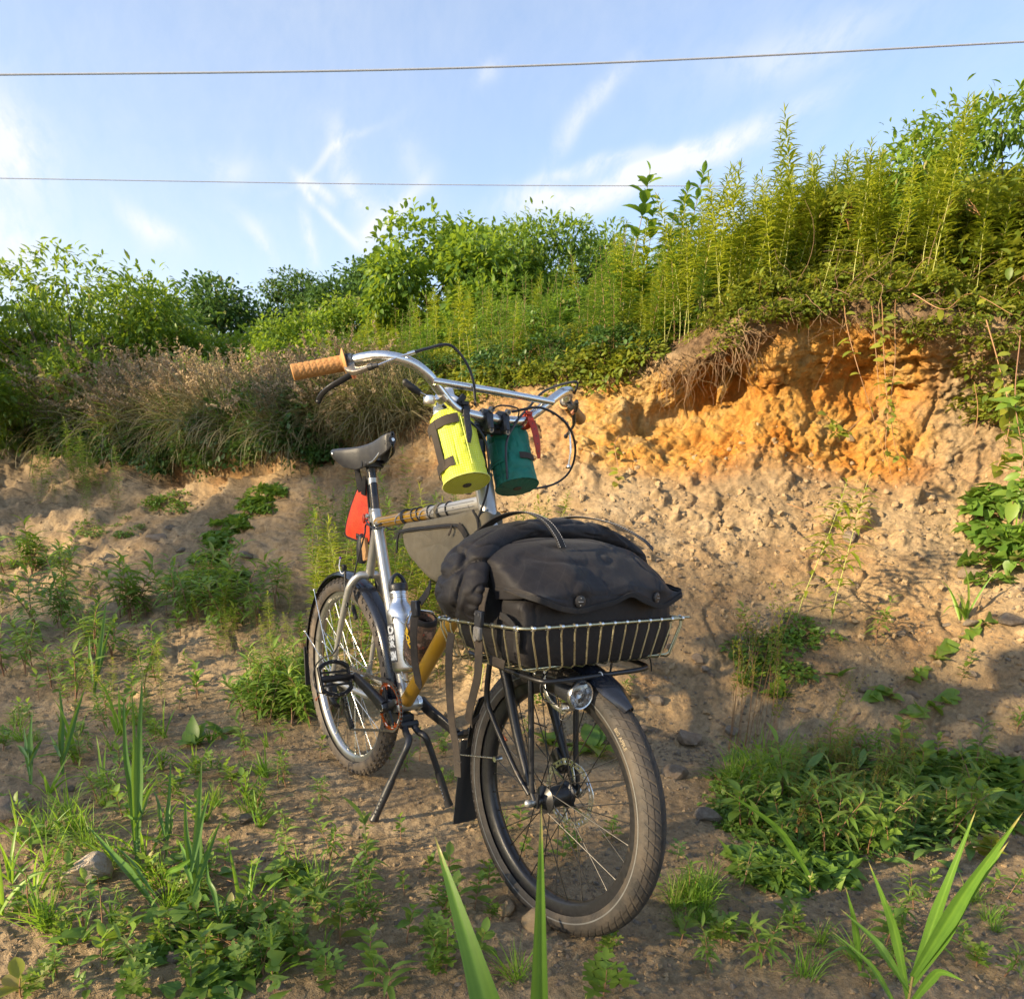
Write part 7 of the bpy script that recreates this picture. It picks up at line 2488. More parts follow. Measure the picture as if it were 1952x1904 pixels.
# ---------------------------------------------------------------- plant library
GOLD = [forb(10 + k, 1.0, 124, .108, .05, .22, dens=1.5) for k in range(6)]
GOLDB = [forb(30 + k, 1.0, 120, .110, .08, .05, dens=1.1, mat=ML_SEED, wid=.9) for k in range(5)]       # leafier, shorter ones
WEED = [forb(50 + k, 1.0, 60, .16, .10, .08, T_LANCE2, True, .005, 1.2, 1.1, ML_GOLD) for k in range(4)]
SEEDL = [seedling(100 + k, .12, 10, .048) for k in range(6)]
SEEDM = [seedling(120 + k, .10, 12, .050, T_LOBE, ML_SEED, 2) for k in range(4)]
SEEDW = [seedling(140 + k, .16, 16, .062, T_LANCE2, ML_SEED, 2) for k in range(4)]
ROS = [rosette(160 + k, 34, .085, T_NARB, ML_BLUE, .6) for k in range(4)]
ROSB = [rosette(170 + k, 60, .11, T_NARB, (ML_BLUE, ML_SEED, ML_BLUE)[k], .55, .09) for k in range(3)]
TUFT = [tuft(200 + k, 55, .16, .0035, .7, .012) for k in range(4)]
TUFTC = [tuft(210 + k, 9, .30, .013, .9, .012, None, 8, (1.15, .25)) for k in range(5)]
TUFTL = [tuft(220 + k, 120, .34, .0055, .9, .03, None, 7, (.95, .35)) for k in range(2)]
OLIV = [tuft(230 + k, 95, .42, .0065, 1.7, .05, ML_OLIVE, 7, (.9, .5)) for k in range(4)]
DRYS = [seedstalks(240 + k, 9, .48, None, .05, .15, .6, .6, .016) for k in range(4)]
GSEED = [seedstalks(250 + k, 7, .50, ML_VINE, .02, .22, .25, .3, .012) for k in range(3)]
CL_V = [clump(300 + k, .15, 120, .050, T_OVAL, ML_VINE) for k in range(4)]
CL_B = [clump(310 + k, .24, 330, .056, T_OVAL, ML_BUSH) for k in range(5)]
CL_D = [clump(320 + k, .16, 150, .038, T_OVALS, ML_DARK) for k in range(4)]
CL_H = [clump(330 + k, .10, 46, .050, T_HEART, ML_SEED, .45) for k in range(5)]
CL_F = [clump(340 + k, .08, 90, .024, T_OVALS, ML_SEED, .5) for k in range(4)]
SPR = [pinnate(350 + k) for k in range(4)]

# ---------------------------------------------------------------- plants on the bank, right: goldenrods
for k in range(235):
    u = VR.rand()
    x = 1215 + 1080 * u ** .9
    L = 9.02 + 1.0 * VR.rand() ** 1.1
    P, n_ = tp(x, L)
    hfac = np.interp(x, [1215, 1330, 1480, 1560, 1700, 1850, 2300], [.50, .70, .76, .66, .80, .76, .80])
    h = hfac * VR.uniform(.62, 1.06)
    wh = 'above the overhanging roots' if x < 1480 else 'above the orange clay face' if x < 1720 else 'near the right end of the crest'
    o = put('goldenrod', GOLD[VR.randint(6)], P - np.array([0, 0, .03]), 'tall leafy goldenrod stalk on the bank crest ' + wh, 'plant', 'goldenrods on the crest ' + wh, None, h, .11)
for (x, y, h, lab) in [(1480, 590, .86, 'tallest single goldenrod stalk against the sky above the root overhang'), (1745, 575, .88, 'tallest goldenrod of the right hand stand'),
                       (1345, 610, .74, 'outermost goldenrod at the left of the crest stand')]:
    P, n_ = tp(x, 9.2)
    put('goldenrod', GOLD[0], P, lab, 'plant', None, None, h, .03)
# middle stretch: leafier and lower
for k in range(210):
    x = VR.uniform(540, 1330)
    L = 9.0 + 1.6 * VR.rand()
    P, n_ = tp(x, L)
    h = np.interp(x, [540, 800, 1100, 1330], [.45, .55, .62, .72]) * VR.uniform(.7, 1.15)
    wh = 'behind the handlebar grip' if x < 780 else 'behind the crossbar' if x < 1060 else 'left of the root overhang'
    put('green_stalk', (GOLDB + GOLD[:2])[VR.randint(7)], P - np.array([0, 0, .02]), 'leafy green stalk on the bank ' + wh, 'plant', 'green stalks on the bank ' + wh, None, h, .10)


def region(n, x0, x1, l0, l1, pw=1.0):
    X = VR.uniform(x0, x1, n); L = l0 + (l1 - l0) * VR.rand(n) ** pw
    return X, np.array([tp(a, b)[0] for a, b in zip(X, L)])


def veg(name, label, parts, srcs):
    """parts: (n, x0, x1, l0, l1, lift, smin, smax, first, count)"""
    PP = []; SS = []; II = []
    for (n, x0, x1, l0, l1, lift, s0, s1, i0, ic) in parts:
        X, P = region(n, x0, x1, l0, l1)
        P[:, 2] += VR.uniform(lift[0], lift[1], n)
        PP.append(P); SS.append(VR.uniform(s0, s1, n)); II.append(i0 + VR.randint(0, ic, n))
    P = np.vstack(PP); n = len(P)
    return mass(name, label, P, VR.rand(n) * 6.28, np.concatenate(SS), np.concatenate(II), srcs, VR.normal(0, .22, (n, 2)))


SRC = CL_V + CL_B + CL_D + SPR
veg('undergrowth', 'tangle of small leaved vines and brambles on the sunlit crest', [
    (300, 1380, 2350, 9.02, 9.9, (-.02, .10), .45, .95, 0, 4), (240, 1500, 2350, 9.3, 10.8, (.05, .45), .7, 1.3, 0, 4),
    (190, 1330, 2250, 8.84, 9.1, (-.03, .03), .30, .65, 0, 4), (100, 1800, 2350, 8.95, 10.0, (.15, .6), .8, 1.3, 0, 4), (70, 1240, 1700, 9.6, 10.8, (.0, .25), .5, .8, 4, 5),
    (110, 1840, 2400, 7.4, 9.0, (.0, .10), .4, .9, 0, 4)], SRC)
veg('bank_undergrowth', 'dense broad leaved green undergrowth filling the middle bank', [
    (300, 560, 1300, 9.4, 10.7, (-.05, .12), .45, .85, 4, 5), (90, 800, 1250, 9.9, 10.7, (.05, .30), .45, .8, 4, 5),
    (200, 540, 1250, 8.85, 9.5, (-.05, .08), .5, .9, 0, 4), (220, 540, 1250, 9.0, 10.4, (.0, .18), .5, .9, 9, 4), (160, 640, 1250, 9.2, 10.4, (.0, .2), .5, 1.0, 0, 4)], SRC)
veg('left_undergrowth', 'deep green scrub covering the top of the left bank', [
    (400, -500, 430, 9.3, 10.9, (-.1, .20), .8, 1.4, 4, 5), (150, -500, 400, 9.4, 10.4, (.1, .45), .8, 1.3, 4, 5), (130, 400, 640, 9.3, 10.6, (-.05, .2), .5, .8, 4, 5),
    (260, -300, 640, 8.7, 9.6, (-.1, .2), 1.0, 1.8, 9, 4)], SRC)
# far side plateau
n = 260
X = VR.uniform(-400, 2300, n); P = np.array([tp(a, b)[0] for a, b in zip(X, VR.uniform(10.6, 11.4, n))]); P[:, 2] += VR.uniform(-.2, .1, n)
mass('far_scrub', 'green scrub in the distance behind the bank', P, VR.rand(n) * 6.28, VR.uniform(1.2, 2.2, n), VR.randint(0, 5, n), CL_B, VR.normal(0, .2, (n, 2)))
# overhanging rough grass on the left bank
OS = OLIV + DRYS + CL_D + TUFTL
n = 420
X = VR.uniform(95, 800, n); Lq = VR.uniform(8.35, 9.5, n)
P = np.array([tp(a, b)[0] for a, b in zip(X, Lq)])
tl = VR.normal(0, .35, (n, 2))
sc_ = VR.uniform(.8, 1.35, n) * np.interp(X, [60, 300, 800], [1.5, 1.3, .62])
ix = np.where(VR.rand(n) < .78, VR.randint(0, 4, n), 12 + VR.randint(0, 2, n))
mass('overhanging_grass', 'olive and brown rough grass hanging over the left bank', P, VR.rand(n) * 6.28, sc_, ix, OS, tl)
n = 230
X = VR.uniform(80, 760, n); P = np.array([tp(a, b)[0] for a, b in zip(X, VR.uniform(8.2, 9.6, n))])
mass('dry_seed_heads', 'tan dry grass seed heads drooping from the left bank', P, VR.rand(n) * 6.28, VR.uniform(.8, 1.4, n) * np.interp(X, [60, 300, 800], [1.6, 1.3, .7]), 4 + VR.randint(0, 4, n), OS, VR.normal(0, .35, (n, 2)))
n = 330
X = VR.uniform(40, 640, n); P = np.array([tp(a, b)[0] for a, b in zip(X, VR.uniform(8.0, 8.9, n))])
P += -HF * .05
mass('dark_creeper', 'dark small leaved creeper matting the face of the left bank', P, VR.rand(n) * 6.28, VR.uniform(.7, 1.3, n) * np.interp(X, [40, 300, 640], [1.5, 1.2, .8]), 8 + VR.randint(0, 4, n), OS, VR.normal(0, .35, (n, 2)))
# dry twigs, roots and turf edge on the crest
def roots(name, label, cols, n, ln, seed, spread=.04, mat=None, r=.0016, down=1.0):
    rg = np.random.RandomState(seed); f = Fol()
    for k in range(n):
        x, L = rg.uniform(*cols[0]), rg.uniform(*cols[1])
        P, nn2 = tp(x, L)
        q = P + (-HF) * rg.uniform(.01, .07)
        d = np.array([rg.normal(0, .6), rg.normal(0, .6), -down * rg.uniform(.2, 1.2)]) - HF * rg.uniform(0, .5)
        pts = [P - nn2 * .02, q]
        l = ln * rg.uniform(.3, 1.2)
        for s_ in range(5):
            d = nrm(d + rg.normal(0, .45, 3) + np.array([0, 0, -.35 * down]))
            q = q + d * l / 5
            pts.append(q.copy())
        f.stem(catmull(pts, 2), r * rg.uniform(.5, 1.8), r * .3, 4, rg.rand(), 0)
    me = f.mesh(name, mat or ML_ROOT)
    o = link(name, me); tag(o, label, kind='stuff')


roots('fine_roots', 'fine hanging roots under the overhanging turf of the orange clay', [(1250, 1450), (8.55, 8.95)], 110, .24, 5, r=.0016)
roots('turf_roots', 'matted brown roots and dead stems along the turf edge', [(1080, 2100), (8.8, 9.1)], 420, .09, 6, r=.0014, down=.4)
roots('left_roots', 'pale roots and straw hanging from the left bank edge', [(300, 860), (8.3, 9.0)], 380, .22, 8, r=.0018)
roots('dead_twigs', 'tangle of dead twigs lying on the crest', [(1480, 2200), (9.0, 9.3)], 130, .45, 7, r=.0022, down=.12)


def vine(pts, label, nleaf, L, seed, mat=None, r=.0026, tmpl=None, name='hanging_vine', cat='vine'):
    rg = np.random.RandomState(seed); P = catmull(pts, 6); f = Fol()
    f.stem(P, r, r * .5, 5, .5)
    u = rg.uniform(.25, 1, nleaf)
    n_ = len(P); pos = np.stack([np.interp(u, np.linspace(0, 1, n_), P[:, j]) for j in range(3)], 1)
    D = rg.normal(0, 1, (nleaf, 3)) + (-HF) * .5; D[:, 2] = D[:, 2] * .4
    f.leaves(tmpl or T_OVAL, pos, D, UP3 + rg.normal(0, .3, (nleaf, 3)) - HF * .6, L * rg.uniform(.6, 1.2, nleaf), rg.uniform(.3, 1, nleaf))
    me = f.mesh(name, mat or ML_VINE)
    o0 = P[0]
    V = np.zeros(len(me.vertices) * 3); me.vertices.foreach_get('co', V); V = V.reshape(-1, 3) - o0; me.vertices.foreach_set('co', V.astype(np.float32).ravel())
    o = link(name, me, None, tuple(float(v) for v in o0)); tag(o, label, cat)
    return o


vine([sight(1600, 556, 4.5), sight(1608, 575, 4.0), sight(1614, 620, 3.85), sight(1632, 690, 3.75), sight(1660, 780, 3.72), sight(1690, 880, 3.7)], 'reddish vine stem hanging leftmost over the shaded clay', 10, .055, 1)
vine([sight(1672, 548, 4.5), sight(1680, 570, 4.0), sight(1683, 620, 3.8), sight(1685, 680, 3.68), sight(1692, 790, 3.62), sight(1688, 850, 3.6), sight(1700, 912, 3.6)], 'longest hanging vine with many small leaves at its tip', 34, .055, 2)
vine([sight(1712, 548, 4.5), sight(1707, 575, 4.0), sight(1706, 620, 3.8), sight(1706, 690, 3.7), sight(1698, 770, 3.65), sight(1706, 850, 3.62), sight(1722, 880, 3.62)], 'thin vine hanging just right of the longest one', 20, .05, 3)
vine([sight(1655, 560, 4.4), sight(1662, 590, 3.95), sight(1667, 640, 3.85), sight(1672, 700, 3.8), sight(1677, 760, 3.78)], 'short bare vine between the two leafy ones', 2, .05, 4)
vine([sight(1180, 830, 4.15), sight(1172, 850, 4.1), sight(1180, 905, 4.05), sight(1174, 925, 4.05)], 'small creeping vine trailing down the lit clay face', 12, .05, 5)
vine([sight(1740, 560, 3.7), sight(1800, 590, 3.6), sight(1850, 560, 3.6), sight(1930, 600, 3.5)], 'arching bramble stem over the shaded right hollow', 18, .06, 6)
vine([sight(1640, 800, 3.6), sight(1600, 830, 3.58), sight(1575, 790, 3.6)], 'leafy shoot growing from the middle of the clay face', 16, .07, 7)
vine([sight(1858, 830, 3.4), sight(1864, 780, 3.38), sight(1857, 728, 3.38)], 'short reddish upright stem in front of the shaded hollow', 3, .05, 8)
vine([sight(1880, 610, 3.4), sight(1905, 700, 3.3), sight(1925, 800, 3.2), sight(1900, 900, 3.15)], 'leafy vine hanging down the right edge', 46, .075, 9)
vine([sight(1945, 640, 3.3), sight(1935, 760, 3.15), sight(1950, 880, 3.1), sight(1930, 960, 3.0)], 'broad leaved climbing vine at the far right edge', 56, .085, 10, ML_SEED)
vine([sight(1740, 1000, 3.1) * 0 + hit(1690, 1330)[0], hit(1750, 1290)[0] + [0, 0, .02], hit(1820, 1230)[0] + [0, 0, .02], hit(1900, 1180)[0] + [0, 0, .02]], 'creeper with triangular leaves trailing up the right slope', 26, .07, 11, ML_SEED, .002, T_HEART)
vine([hit(1600, 1400)[0], hit(1680, 1330)[0] + [0, 0, .03], hit(1740, 1370)[0] + [0, 0, .03], hit(1830, 1330)[0] + [0, 0, .02]], 'second creeper with triangular leaves crossing the right slope', 22, .07, 12, ML_SEED, .002, T_HEART)
vine([sight(1565, 760, 3.9) * 0 + sight(1500, 960, 3.75) , sight(1540, 975, 3.6), sight(1600, 1010, 3.5)], 'thin dead stem lying across the slope', 1, .03, 13)

# ---------------------------------------------------------------- trees behind the bank
T_LEAFL = leaf_t(1, [0, .8, 1, .7, 0], .3, .3, 3, .34)
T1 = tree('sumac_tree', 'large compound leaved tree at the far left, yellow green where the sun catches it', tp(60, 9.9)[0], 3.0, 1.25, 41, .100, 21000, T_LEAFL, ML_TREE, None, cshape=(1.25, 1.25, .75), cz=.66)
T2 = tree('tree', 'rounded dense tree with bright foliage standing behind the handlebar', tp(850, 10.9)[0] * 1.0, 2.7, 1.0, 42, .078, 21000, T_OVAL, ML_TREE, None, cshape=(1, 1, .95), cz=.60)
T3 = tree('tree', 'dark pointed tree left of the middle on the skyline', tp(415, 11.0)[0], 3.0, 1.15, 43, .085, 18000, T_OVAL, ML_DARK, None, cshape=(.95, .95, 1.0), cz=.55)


def at_screen(g, x, ytop, d, H, label, rz, sc):
    B = sight(x, ytop, d); B = B - np.array([0, 0, H * sc])
    copy_tree(g, B, rz, sc, label)


for g, x, y, d in ((T1[0], 95, 470, 8.9), (T2[0], 850, 385, 8.6), (T3[0], 410, 522, 12.5)):
    H_ = max((v.co.z for c in g.children for v in c.data.vertices))
    g.location = tuple(sight(x, y, d) - np.array([0, 0, H_]))
    g['_h'] = H_
for g, x, y, d, s_, rz, lab in [
        (T1[0], 215, 560, 11.0, .9, 2.0, 'compound leaved tree just right of the large one on the left'),
        (T3[0], 560, 512, 13.5, .75, 1.0, 'small dark tree with an open top on the skyline'),
        (T3[0], 700, 480, 12.0, .85, 3.0, 'dark tree half hidden left of the rounded bright tree'),
        (T2[0], 655, 560, 9.5, .72, 4.0, 'low bushy tree between the dark trees and the rounded one'),
        (T2[0], 955, 425, 10.5, .8, 2.2, 'tree right behind the rounded one, a little darker'),
        (T1[0], 1060, 425, 9.2, .75, 4.4, 'loose yellowish tree behind the crossbar of the handlebar'),
        (T3[0], 1140, 450, 9.8, .6, .5, 'darker small tree behind the yellowish one'),
        (T1[0], 290, 600, 10.0, .7, .8, 'low compound leaved tree in the dip of the skyline'),
        (T2[0], 480, 610, 9.5, .7, 5.0, 'low broad bush tree below the dark pointed tree'),
        (T2[0], -10, 600, 9.5, .8, 1.1, 'bushy tree cut by the left edge'),
        (T2[0], 370, 620, 9.0, .6, 2.9, 'bright low bush in front of the dark pointed tree'),
        (T2[0], 560, 590, 8.8, .62, .3, 'bright bush on the bank behind the grip'),
        (T1[0], 1930, 215, 4.9, .55, 3.6, 'broad leaved sapling rising at the right edge against the sky'),
        (T1[0], 130, 655, 8.5, .5, 5.2, 'low compound leaved shrub under the large left tree')]:
    at_screen(g, x, y, d, g['_h'], lab, rz, s_)
ELD = [forb(70 + k, 1.0, 42, .15, .04, .25, T_OVAL, True, .006, .85, .9, ML_BUSH) for k in range(2)]
for (x, y, L, h, lab) in [(1175, 640, 9.6, 1.02, 'dark broad leaved sapling standing clear against the sky'), (1215, 600, 9.7, .80, 'broad leaved sapling just right of the tall one'),
                       (1290, 600, 9.7, .85, 'pale tipped broad leaved sapling beside the goldenrods'), (1265, 600, 9.9, .8, 'slender sapling between the two broad leaved ones')]:
    P, n_ = tp(x, L); put('sapling', ELD[VR.randint(2)], P, lab, 'sapling', None, None, h, .03)

# ---------------------------------------------------------------- tall growth beside the site, beyond the left of the view: it shades the ground
sd_ = -SUN[:2] / np.linalg.norm(SUN[:2])          # level direction the light travels
tanE = math.tan(SUN_EL)
rg = np.random.RandomState(8)
back = 17.0
PX = [-14, -9.0, -7.6, -6.4, -5.2, -4.2, -3.2, -2.3, -1.4, -.6, .0, .3, .7, 1.3, 2.0, 2.9, 4.0, 8.0]
PZ = [2.7, 2.7, 2.7, 2.6, 2.6, 2.5, 2.4, 2.1, 1.82, 1.72, 1.45, 1.22, 1.02, .72, .80, .9, 1.0, 1.1]
P = []
while len(P) < 900:
    xx = rg.uniform(-14, 8); zt = np.interp(xx, PX, PZ) + back * tanE - .25
    z = rg.uniform(0, 8)
    if z > zt: continue
    if xx > -1.5 and rg.rand() < .52: continue
    P.append((xx - sd_[0] * back + rg.normal(0, .1), -sd_[1] * back + rg.normal(0, .8), z))
P = np.array(P)
mass('roadside_thicket', 'leafy thicket beside the site that shades the open ground', P, rg.rand(len(P)) * 6.28, rg.uniform(1.0, 1.6, len(P)), rg.randint(0, 5, len(P)), CL_B, rg.normal(0, .4, (len(P), 2)))
# ---------------------------------------------------------------- plants on the ground
def plant(name, me, x, y, label, cat='plant', group=None, sc=1.0, tilt=.08, rz=None):
    P, n_ = hit(x, y)
    if P is None: return None
    return put(name, me, P - np.array([0, 0, .004]), label, cat, group, rz, sc, tilt)


def clear_of_bike(P, m_=.10):
    return math.hypot(max(0, abs(P[0] - .566) - .62), P[1]) > m_


G_SEED = 'small leafy seedlings scattered over the sand'
dens = [  # x0, x1, y0, y1, n
    (0, 560, 1560, 1900, 62), (560, 940, 1560, 1900, 30), (0, 560, 1360, 1560, 60), (560, 900, 1430, 1600, 26), (930, 1180, 1560, 1880, 12),
    (1260, 1560, 1650, 1890, 16), (1560, 1940, 1700, 1890, 18), (960, 1200, 1330, 1460, 14)]
for (x0, x1, y0, y1, n) in dens:
    for k in range(n):
        x, y = VR.uniform(x0, x1), VR.uniform(y0, y1)
        P, n_ = hit(x, y)
        if P is None or not clear_of_bike(P): continue
        u = VR.rand()
        me = SEEDL[VR.randint(6)] if u < .42 else SEEDW[VR.randint(4)] if u < .72 else SEEDM[VR.randint(4)] if u < .88 else TUFT[VR.randint(4)]
        kd = 'oval leaved' if u < .42 else 'narrow leaved' if u < .72 else 'lobed leaf' if u < .88 else 'grassy'
        wh = 'on the sand at the lower left' if x < 560 and y > 1560 else 'on the sand left of the bicycle' if x < 560 else 'beside the kickstand' if x < 960 else 'around the front wheel' if x < 1260 else 'on the sand right of the front tyre'
        put('seedling', me, P - np.array([0, 0, .004]), 'small %s seedling %s' % (kd, wh), 'seedling', '%s seedlings %s' % (kd, wh), None, VR.uniform(.40, .90), .12)
for k in range(85):     # sparser and farther, up the slopes
    x, y = (VR.uniform(0, 620), VR.uniform(1120, 1380)) if VR.rand() < .85 else (VR.uniform(1350, 1950), VR.uniform(1150, 1400))
    P, n_ = hit(x, y)
    kd = VR.randint(10); nm = 'narrow' if kd < 4 else 'oval'; wh = 'at the foot of the left slope' if x < 300 else 'on the slope left of the rear wheel' if x < 900 else 'on the right slope under the clay face'
    put('weed', (SEEDW + SEEDL)[kd], P, 'small %s leaved weed %s' % (nm, wh), 'plant', '%s leaved weeds %s' % (nm, wh), None, VR.uniform(.6, 1.25), .1)

# sunlit stalks behind and beside the rear wheel
GOLDY = [forb(90 + k, 1.0, 110, .115, .08, .08, dens=1.2) for k in range(5)]
for (x0, x1, y0, y1, n, h0, h1) in [(610, 760, 1130, 1330, 34, .42, .74), (600, 730, 1060, 1150, 16, .36, .56), (745, 890, 1120, 1230, 16, .46, .66), (490, 640, 1250, 1370, 14, .20, .36), (760, 930, 1130, 1330, 30, .40, .62), (930, 1080, 1100, 1200, 14, .36, .50),
                                    (380, 560, 1150, 1260, 14, .18, .34), (150, 420, 1330, 1400, 5, .16, .28)]:
    for k in range(n):
        x, y = VR.uniform(x0, x1), VR.uniform(y0, y1)
        P, n_ = hit(x, y)
        if not clear_of_bike(P, .14): continue
        wh = 'seen past the front bag' if x > 930 else 'between the seat tube and the down tube' if x > 760 else 'beside the orange flag' if y < 1200 else 'low behind the rear wheel'
        put('leafy_stalk', (GOLDB + GOLDY)[VR.randint(10)], P, 'narrow leaved yellow green stalk ' + wh, 'plant', 'leafy stalks ' + wh, None, VR.uniform(h0, h1), .10)
for (x, y, h, lab) in [(660, 1090, .62, 'tall bright stalk just left of the orange flag'), (760, 1060, .60, 'bright stalk between seat post and yellow bag'), (690, 1300, .55, 'bright stalk inside the rear wheel circle')]:
    P, n_ = hit(x, y); put('leafy_stalk', GOLDB[1], P, lab, 'plant', None, None, h, .03)
# green patches on the left slope
SRC2 = CL_F + CL_H + GOLDB + SEEDW + TUFT


def patch(name, label, items, seed):
    rg = np.random.RandomState(seed); P = []; S = []; I = []
    for (x, y, rx, ry, n, i0, ic, s0, s1) in items:
        c = 0
        while c < n:
            a = rg.rand() * 6.28; r = math.sqrt(rg.rand())
            q, n_ = hit(x + rx * r * math.cos(a), y + ry * r * math.sin(a))
            c += 1
            if q is None or not clear_of_bike(q, .12): continue
            P.append(q); S.append(rg.uniform(s0, s1)); I.append(i0 + rg.randint(ic))
    P = np.array(P)
    return mass(name, label, P, rg.rand(len(P)) * 6.28, np.array(S), np.array(I), SRC2, rg.normal(0, .12, (len(P), 2)))


patch('slope_weeds', 'green weeds and low shrubs spread over the left slope', [
    (150, 965, 90, 35, 16, 9, 5, .30, .6), (220, 1010, 60, 22, 12, 0, 4, .7, 1.2), (60, 1060, 60, 30, 10, 0, 4, .7, 1.2), (130, 935, 50, 18, 8, 9, 5, .4, .6),
    (330, 960, 50, 20, 14, 0, 4, .8, 1.5), (120, 1190, 160, 40, 13, 14, 4, 1.2, 2.4), (330, 1170, 90, 40, 12, 14, 4, 1.0, 2.0), (170, 1290, 170, 50, 14, 14, 4, 1.0, 2.2),
    (400, 1110, 70, 20, 30, 4, 5, .8, 1.3), (560, 1310, 70, 50, 60, 0, 4, .8, 1.6), (560, 1360, 100, 25, 34, 14, 4, .9, 1.6), (440, 1150, 110, 50, 18, 14, 4, 1.1, 1.9), (60, 1110, 80, 30, 9, 14, 4, 1.5, 2.6)], 5)
patch('ivy_creeper', 'heart leaved creeper running up the left mound', [
    (520, 940, 34, 7, 10, 4, 5, .6, 1.0), (490, 965, 28, 12, 13, 4, 5, .6, 1.0), (450, 1000, 26, 16, 15, 4, 5, .6, 1.0), (425, 1035, 30, 16, 14, 4, 5, .6, 1.0), (400, 1065, 30, 12, 8, 4, 5, .6, .9)], 6)
# the leafy patch at the right
patch('leafy_patch', 'dense patch of mixed dark green leaves right of the front wheel', [
    (1500, 1510, 130, 50, 44, 0, 4, .7, 1.3), (1720, 1540, 170, 60, 28, 4, 5, .7, 1.1), (1560, 1595, 150, 35, 36, 0, 4, .6, 1.0), (1800, 1475, 120, 30, 16, 4, 5, .6, 1.0), (1500, 1660, 80, 25, 22, 4, 5, .6, .9), (1430, 1560, 60, 30, 30, 0, 4, .5, .9)], 7)
for k in range(46):
    x, y = VR.uniform(1400, 1880), 0
    y = VR.uniform(1440, 1640)
    if ((x - 1640) / 240) ** 2 + ((y - 1530) / 90) ** 2 > 1: continue
    wh = 'near the tyre side of the leafy patch' if x < 1600 else 'near the far right of the leafy patch'
    plant('rosette', (ROSB + ROS[:2])[VR.randint(5)], x, y, 'rosette of broad dark leaves ' + wh, 'plant', 'broad leaved rosettes ' + wh, VR.uniform(.55, 1.05))
for k in range(34):
    plant('flowering_weed', GSEED[VR.randint(3)], VR.uniform(1500, 1740), VR.uniform(1470, 1620), 'stalk with tiny greenish yellow flowers in the leafy patch', 'plant', 'tiny flowered stalks in the leafy patch', VR.uniform(.30, .48))
for k in range(58):
    x, y = VR.uniform(1380, 1900), VR.uniform(1430, 1640)
    if ((x - 1640) / 270) ** 2 + ((y - 1535) / 110) ** 2 > 1: continue
    u = VR.randint(3)
    plant('patch_weed', (GOLDB[VR.randint(5)], SEEDW[VR.randint(4)], SEEDL[VR.randint(6)])[u], x, y, ('narrow leaved weed standing up out of the leafy patch', 'toothed leaf weed rising from the leafy patch', 'oval leaved weed rising from the leafy patch')[u], 'plant', ('narrow leaved', 'toothed leaf', 'oval leaved')[u] + ' weeds rising from the leafy patch', (VR.uniform(.14, .28), VR.uniform(.8, 1.5), VR.uniform(.8, 1.5))[u], .15)
for k in range(34):
    x, y = VR.uniform(0, 640), VR.uniform(1400, 1880)
    plant('thin_grass', TUFTC[VR.randint(5)], x, y, 'thin bladed young grass on the sand left of the bicycle', 'grass', 'thin bladed grasses on the sand left of the bicycle', VR.uniform(.28, .62))
plant('grass_tuft', TUFTL[0], 1455, 1500, 'dense dark grass tuft between the front tyre and the leafy patch', 'grass tuft', None, .85)
plant('grass_tuft', TUFTL[1], 1400, 1490, 'second grass tuft, spilling over toward the tyre', 'grass tuft', None, .60)
for (x, y, s_, lab) in [(1440, 1440, 1.25, 'tall seeding grass stems in front of the slope'), (1395, 1430, 1.1, 'seeding grass stems nearest the basket corner'), (1470, 1450, .9, 'shorter seeding grass leaning right'), (1580, 1430, .7, 'low seeding grass at the top of the leafy patch')]:
    plant('seeding_grass', GSEED[VR.randint(3)], x, y, lab, 'grass', None, s_)
plant('seeding_grass', DRYS[0], 1420, 1300, 'dry tan seeding grass by the round leaf plant', 'grass', None, .8)
BIGL = [rosette(180, 9, .15, T_BROAD, ML_SEED, .5, .01), rosette(181, 12, .13, T_BROAD, ML_SEED, .6, .02)]
for (x, y, s_, i, lab) in [(1425, 1310, .85, 1, 'large round leaved plant on the slope beside the basket'), (1480, 1330, .75, 1, 'large leaved plant just right of the round leaved one'), (1600, 1290, .55, 0, 'single five leaved plant on the bare slope'),
                           (1130, 1430, 1.0, 0, 'broad leaved weed seen through the front wheel'), (1050, 1420, .8, 0, 'broad leaf weed behind the fork'), (375, 1420, .75, 1, 'large leaved weed on the sand at the left'), (420, 1400, .5, 0, 'smaller large leaved weed beside the big one')]:
    plant('broad_leaved_weed', BIGL[i], x, y, lab, 'plant', None, s_)
for k in range(26):
    x, y = VR.normal(1500, 35), VR.normal(1235, 35)
    plant('small_shrub', CL_F[VR.randint(4)], x, y, 'sprig of the small round leaved shrub on the slope', 'shrub', 'sprigs of the small round leaved shrub', VR.uniform(.8, 1.4))
for (x, y, h, lab) in [(1520, 1175, .62, 'tall thin leafy weed on the slope, left one of two'), (1585, 1190, .66, 'tall thin leafy weed on the slope, right one of two')]:
    P, n_ = hit(x, y); put('tall_weed', WEED[1 if x > 1550 else 2], P, lab, 'plant', None, None, h, .02)
for (x, y, s_, lab) in [(1840, 1180, .9, 'arching grass on the upper right slope'), (1930, 1050, 1.0, 'long bladed grass by the right edge of the slope')]:
    plant('arching_grass', TUFTC[VR.randint(5)], x, y, lab, 'grass', None, s_)
for k in range(16):
    x, y = VR.uniform(1870, 1952), VR.uniform(930, 1110)
    plant('leafy_creeper', CL_H[VR.randint(5)], x, y, 'sprig of broad leaved creeper at the right edge of the slope', 'plant', 'sprigs of creeper at the right edge', VR.uniform(.8, 1.6))
for k in range(14):
    x, y = VR.uniform(1840, 1952), VR.uniform(1440, 1560)
    plant('leafy_creeper', CL_H[VR.randint(5)], x, y, 'sprig of triangular leaved creeper right of the leafy patch', 'plant', 'sprigs of creeper right of the leafy patch', VR.uniform(.7, 1.2))


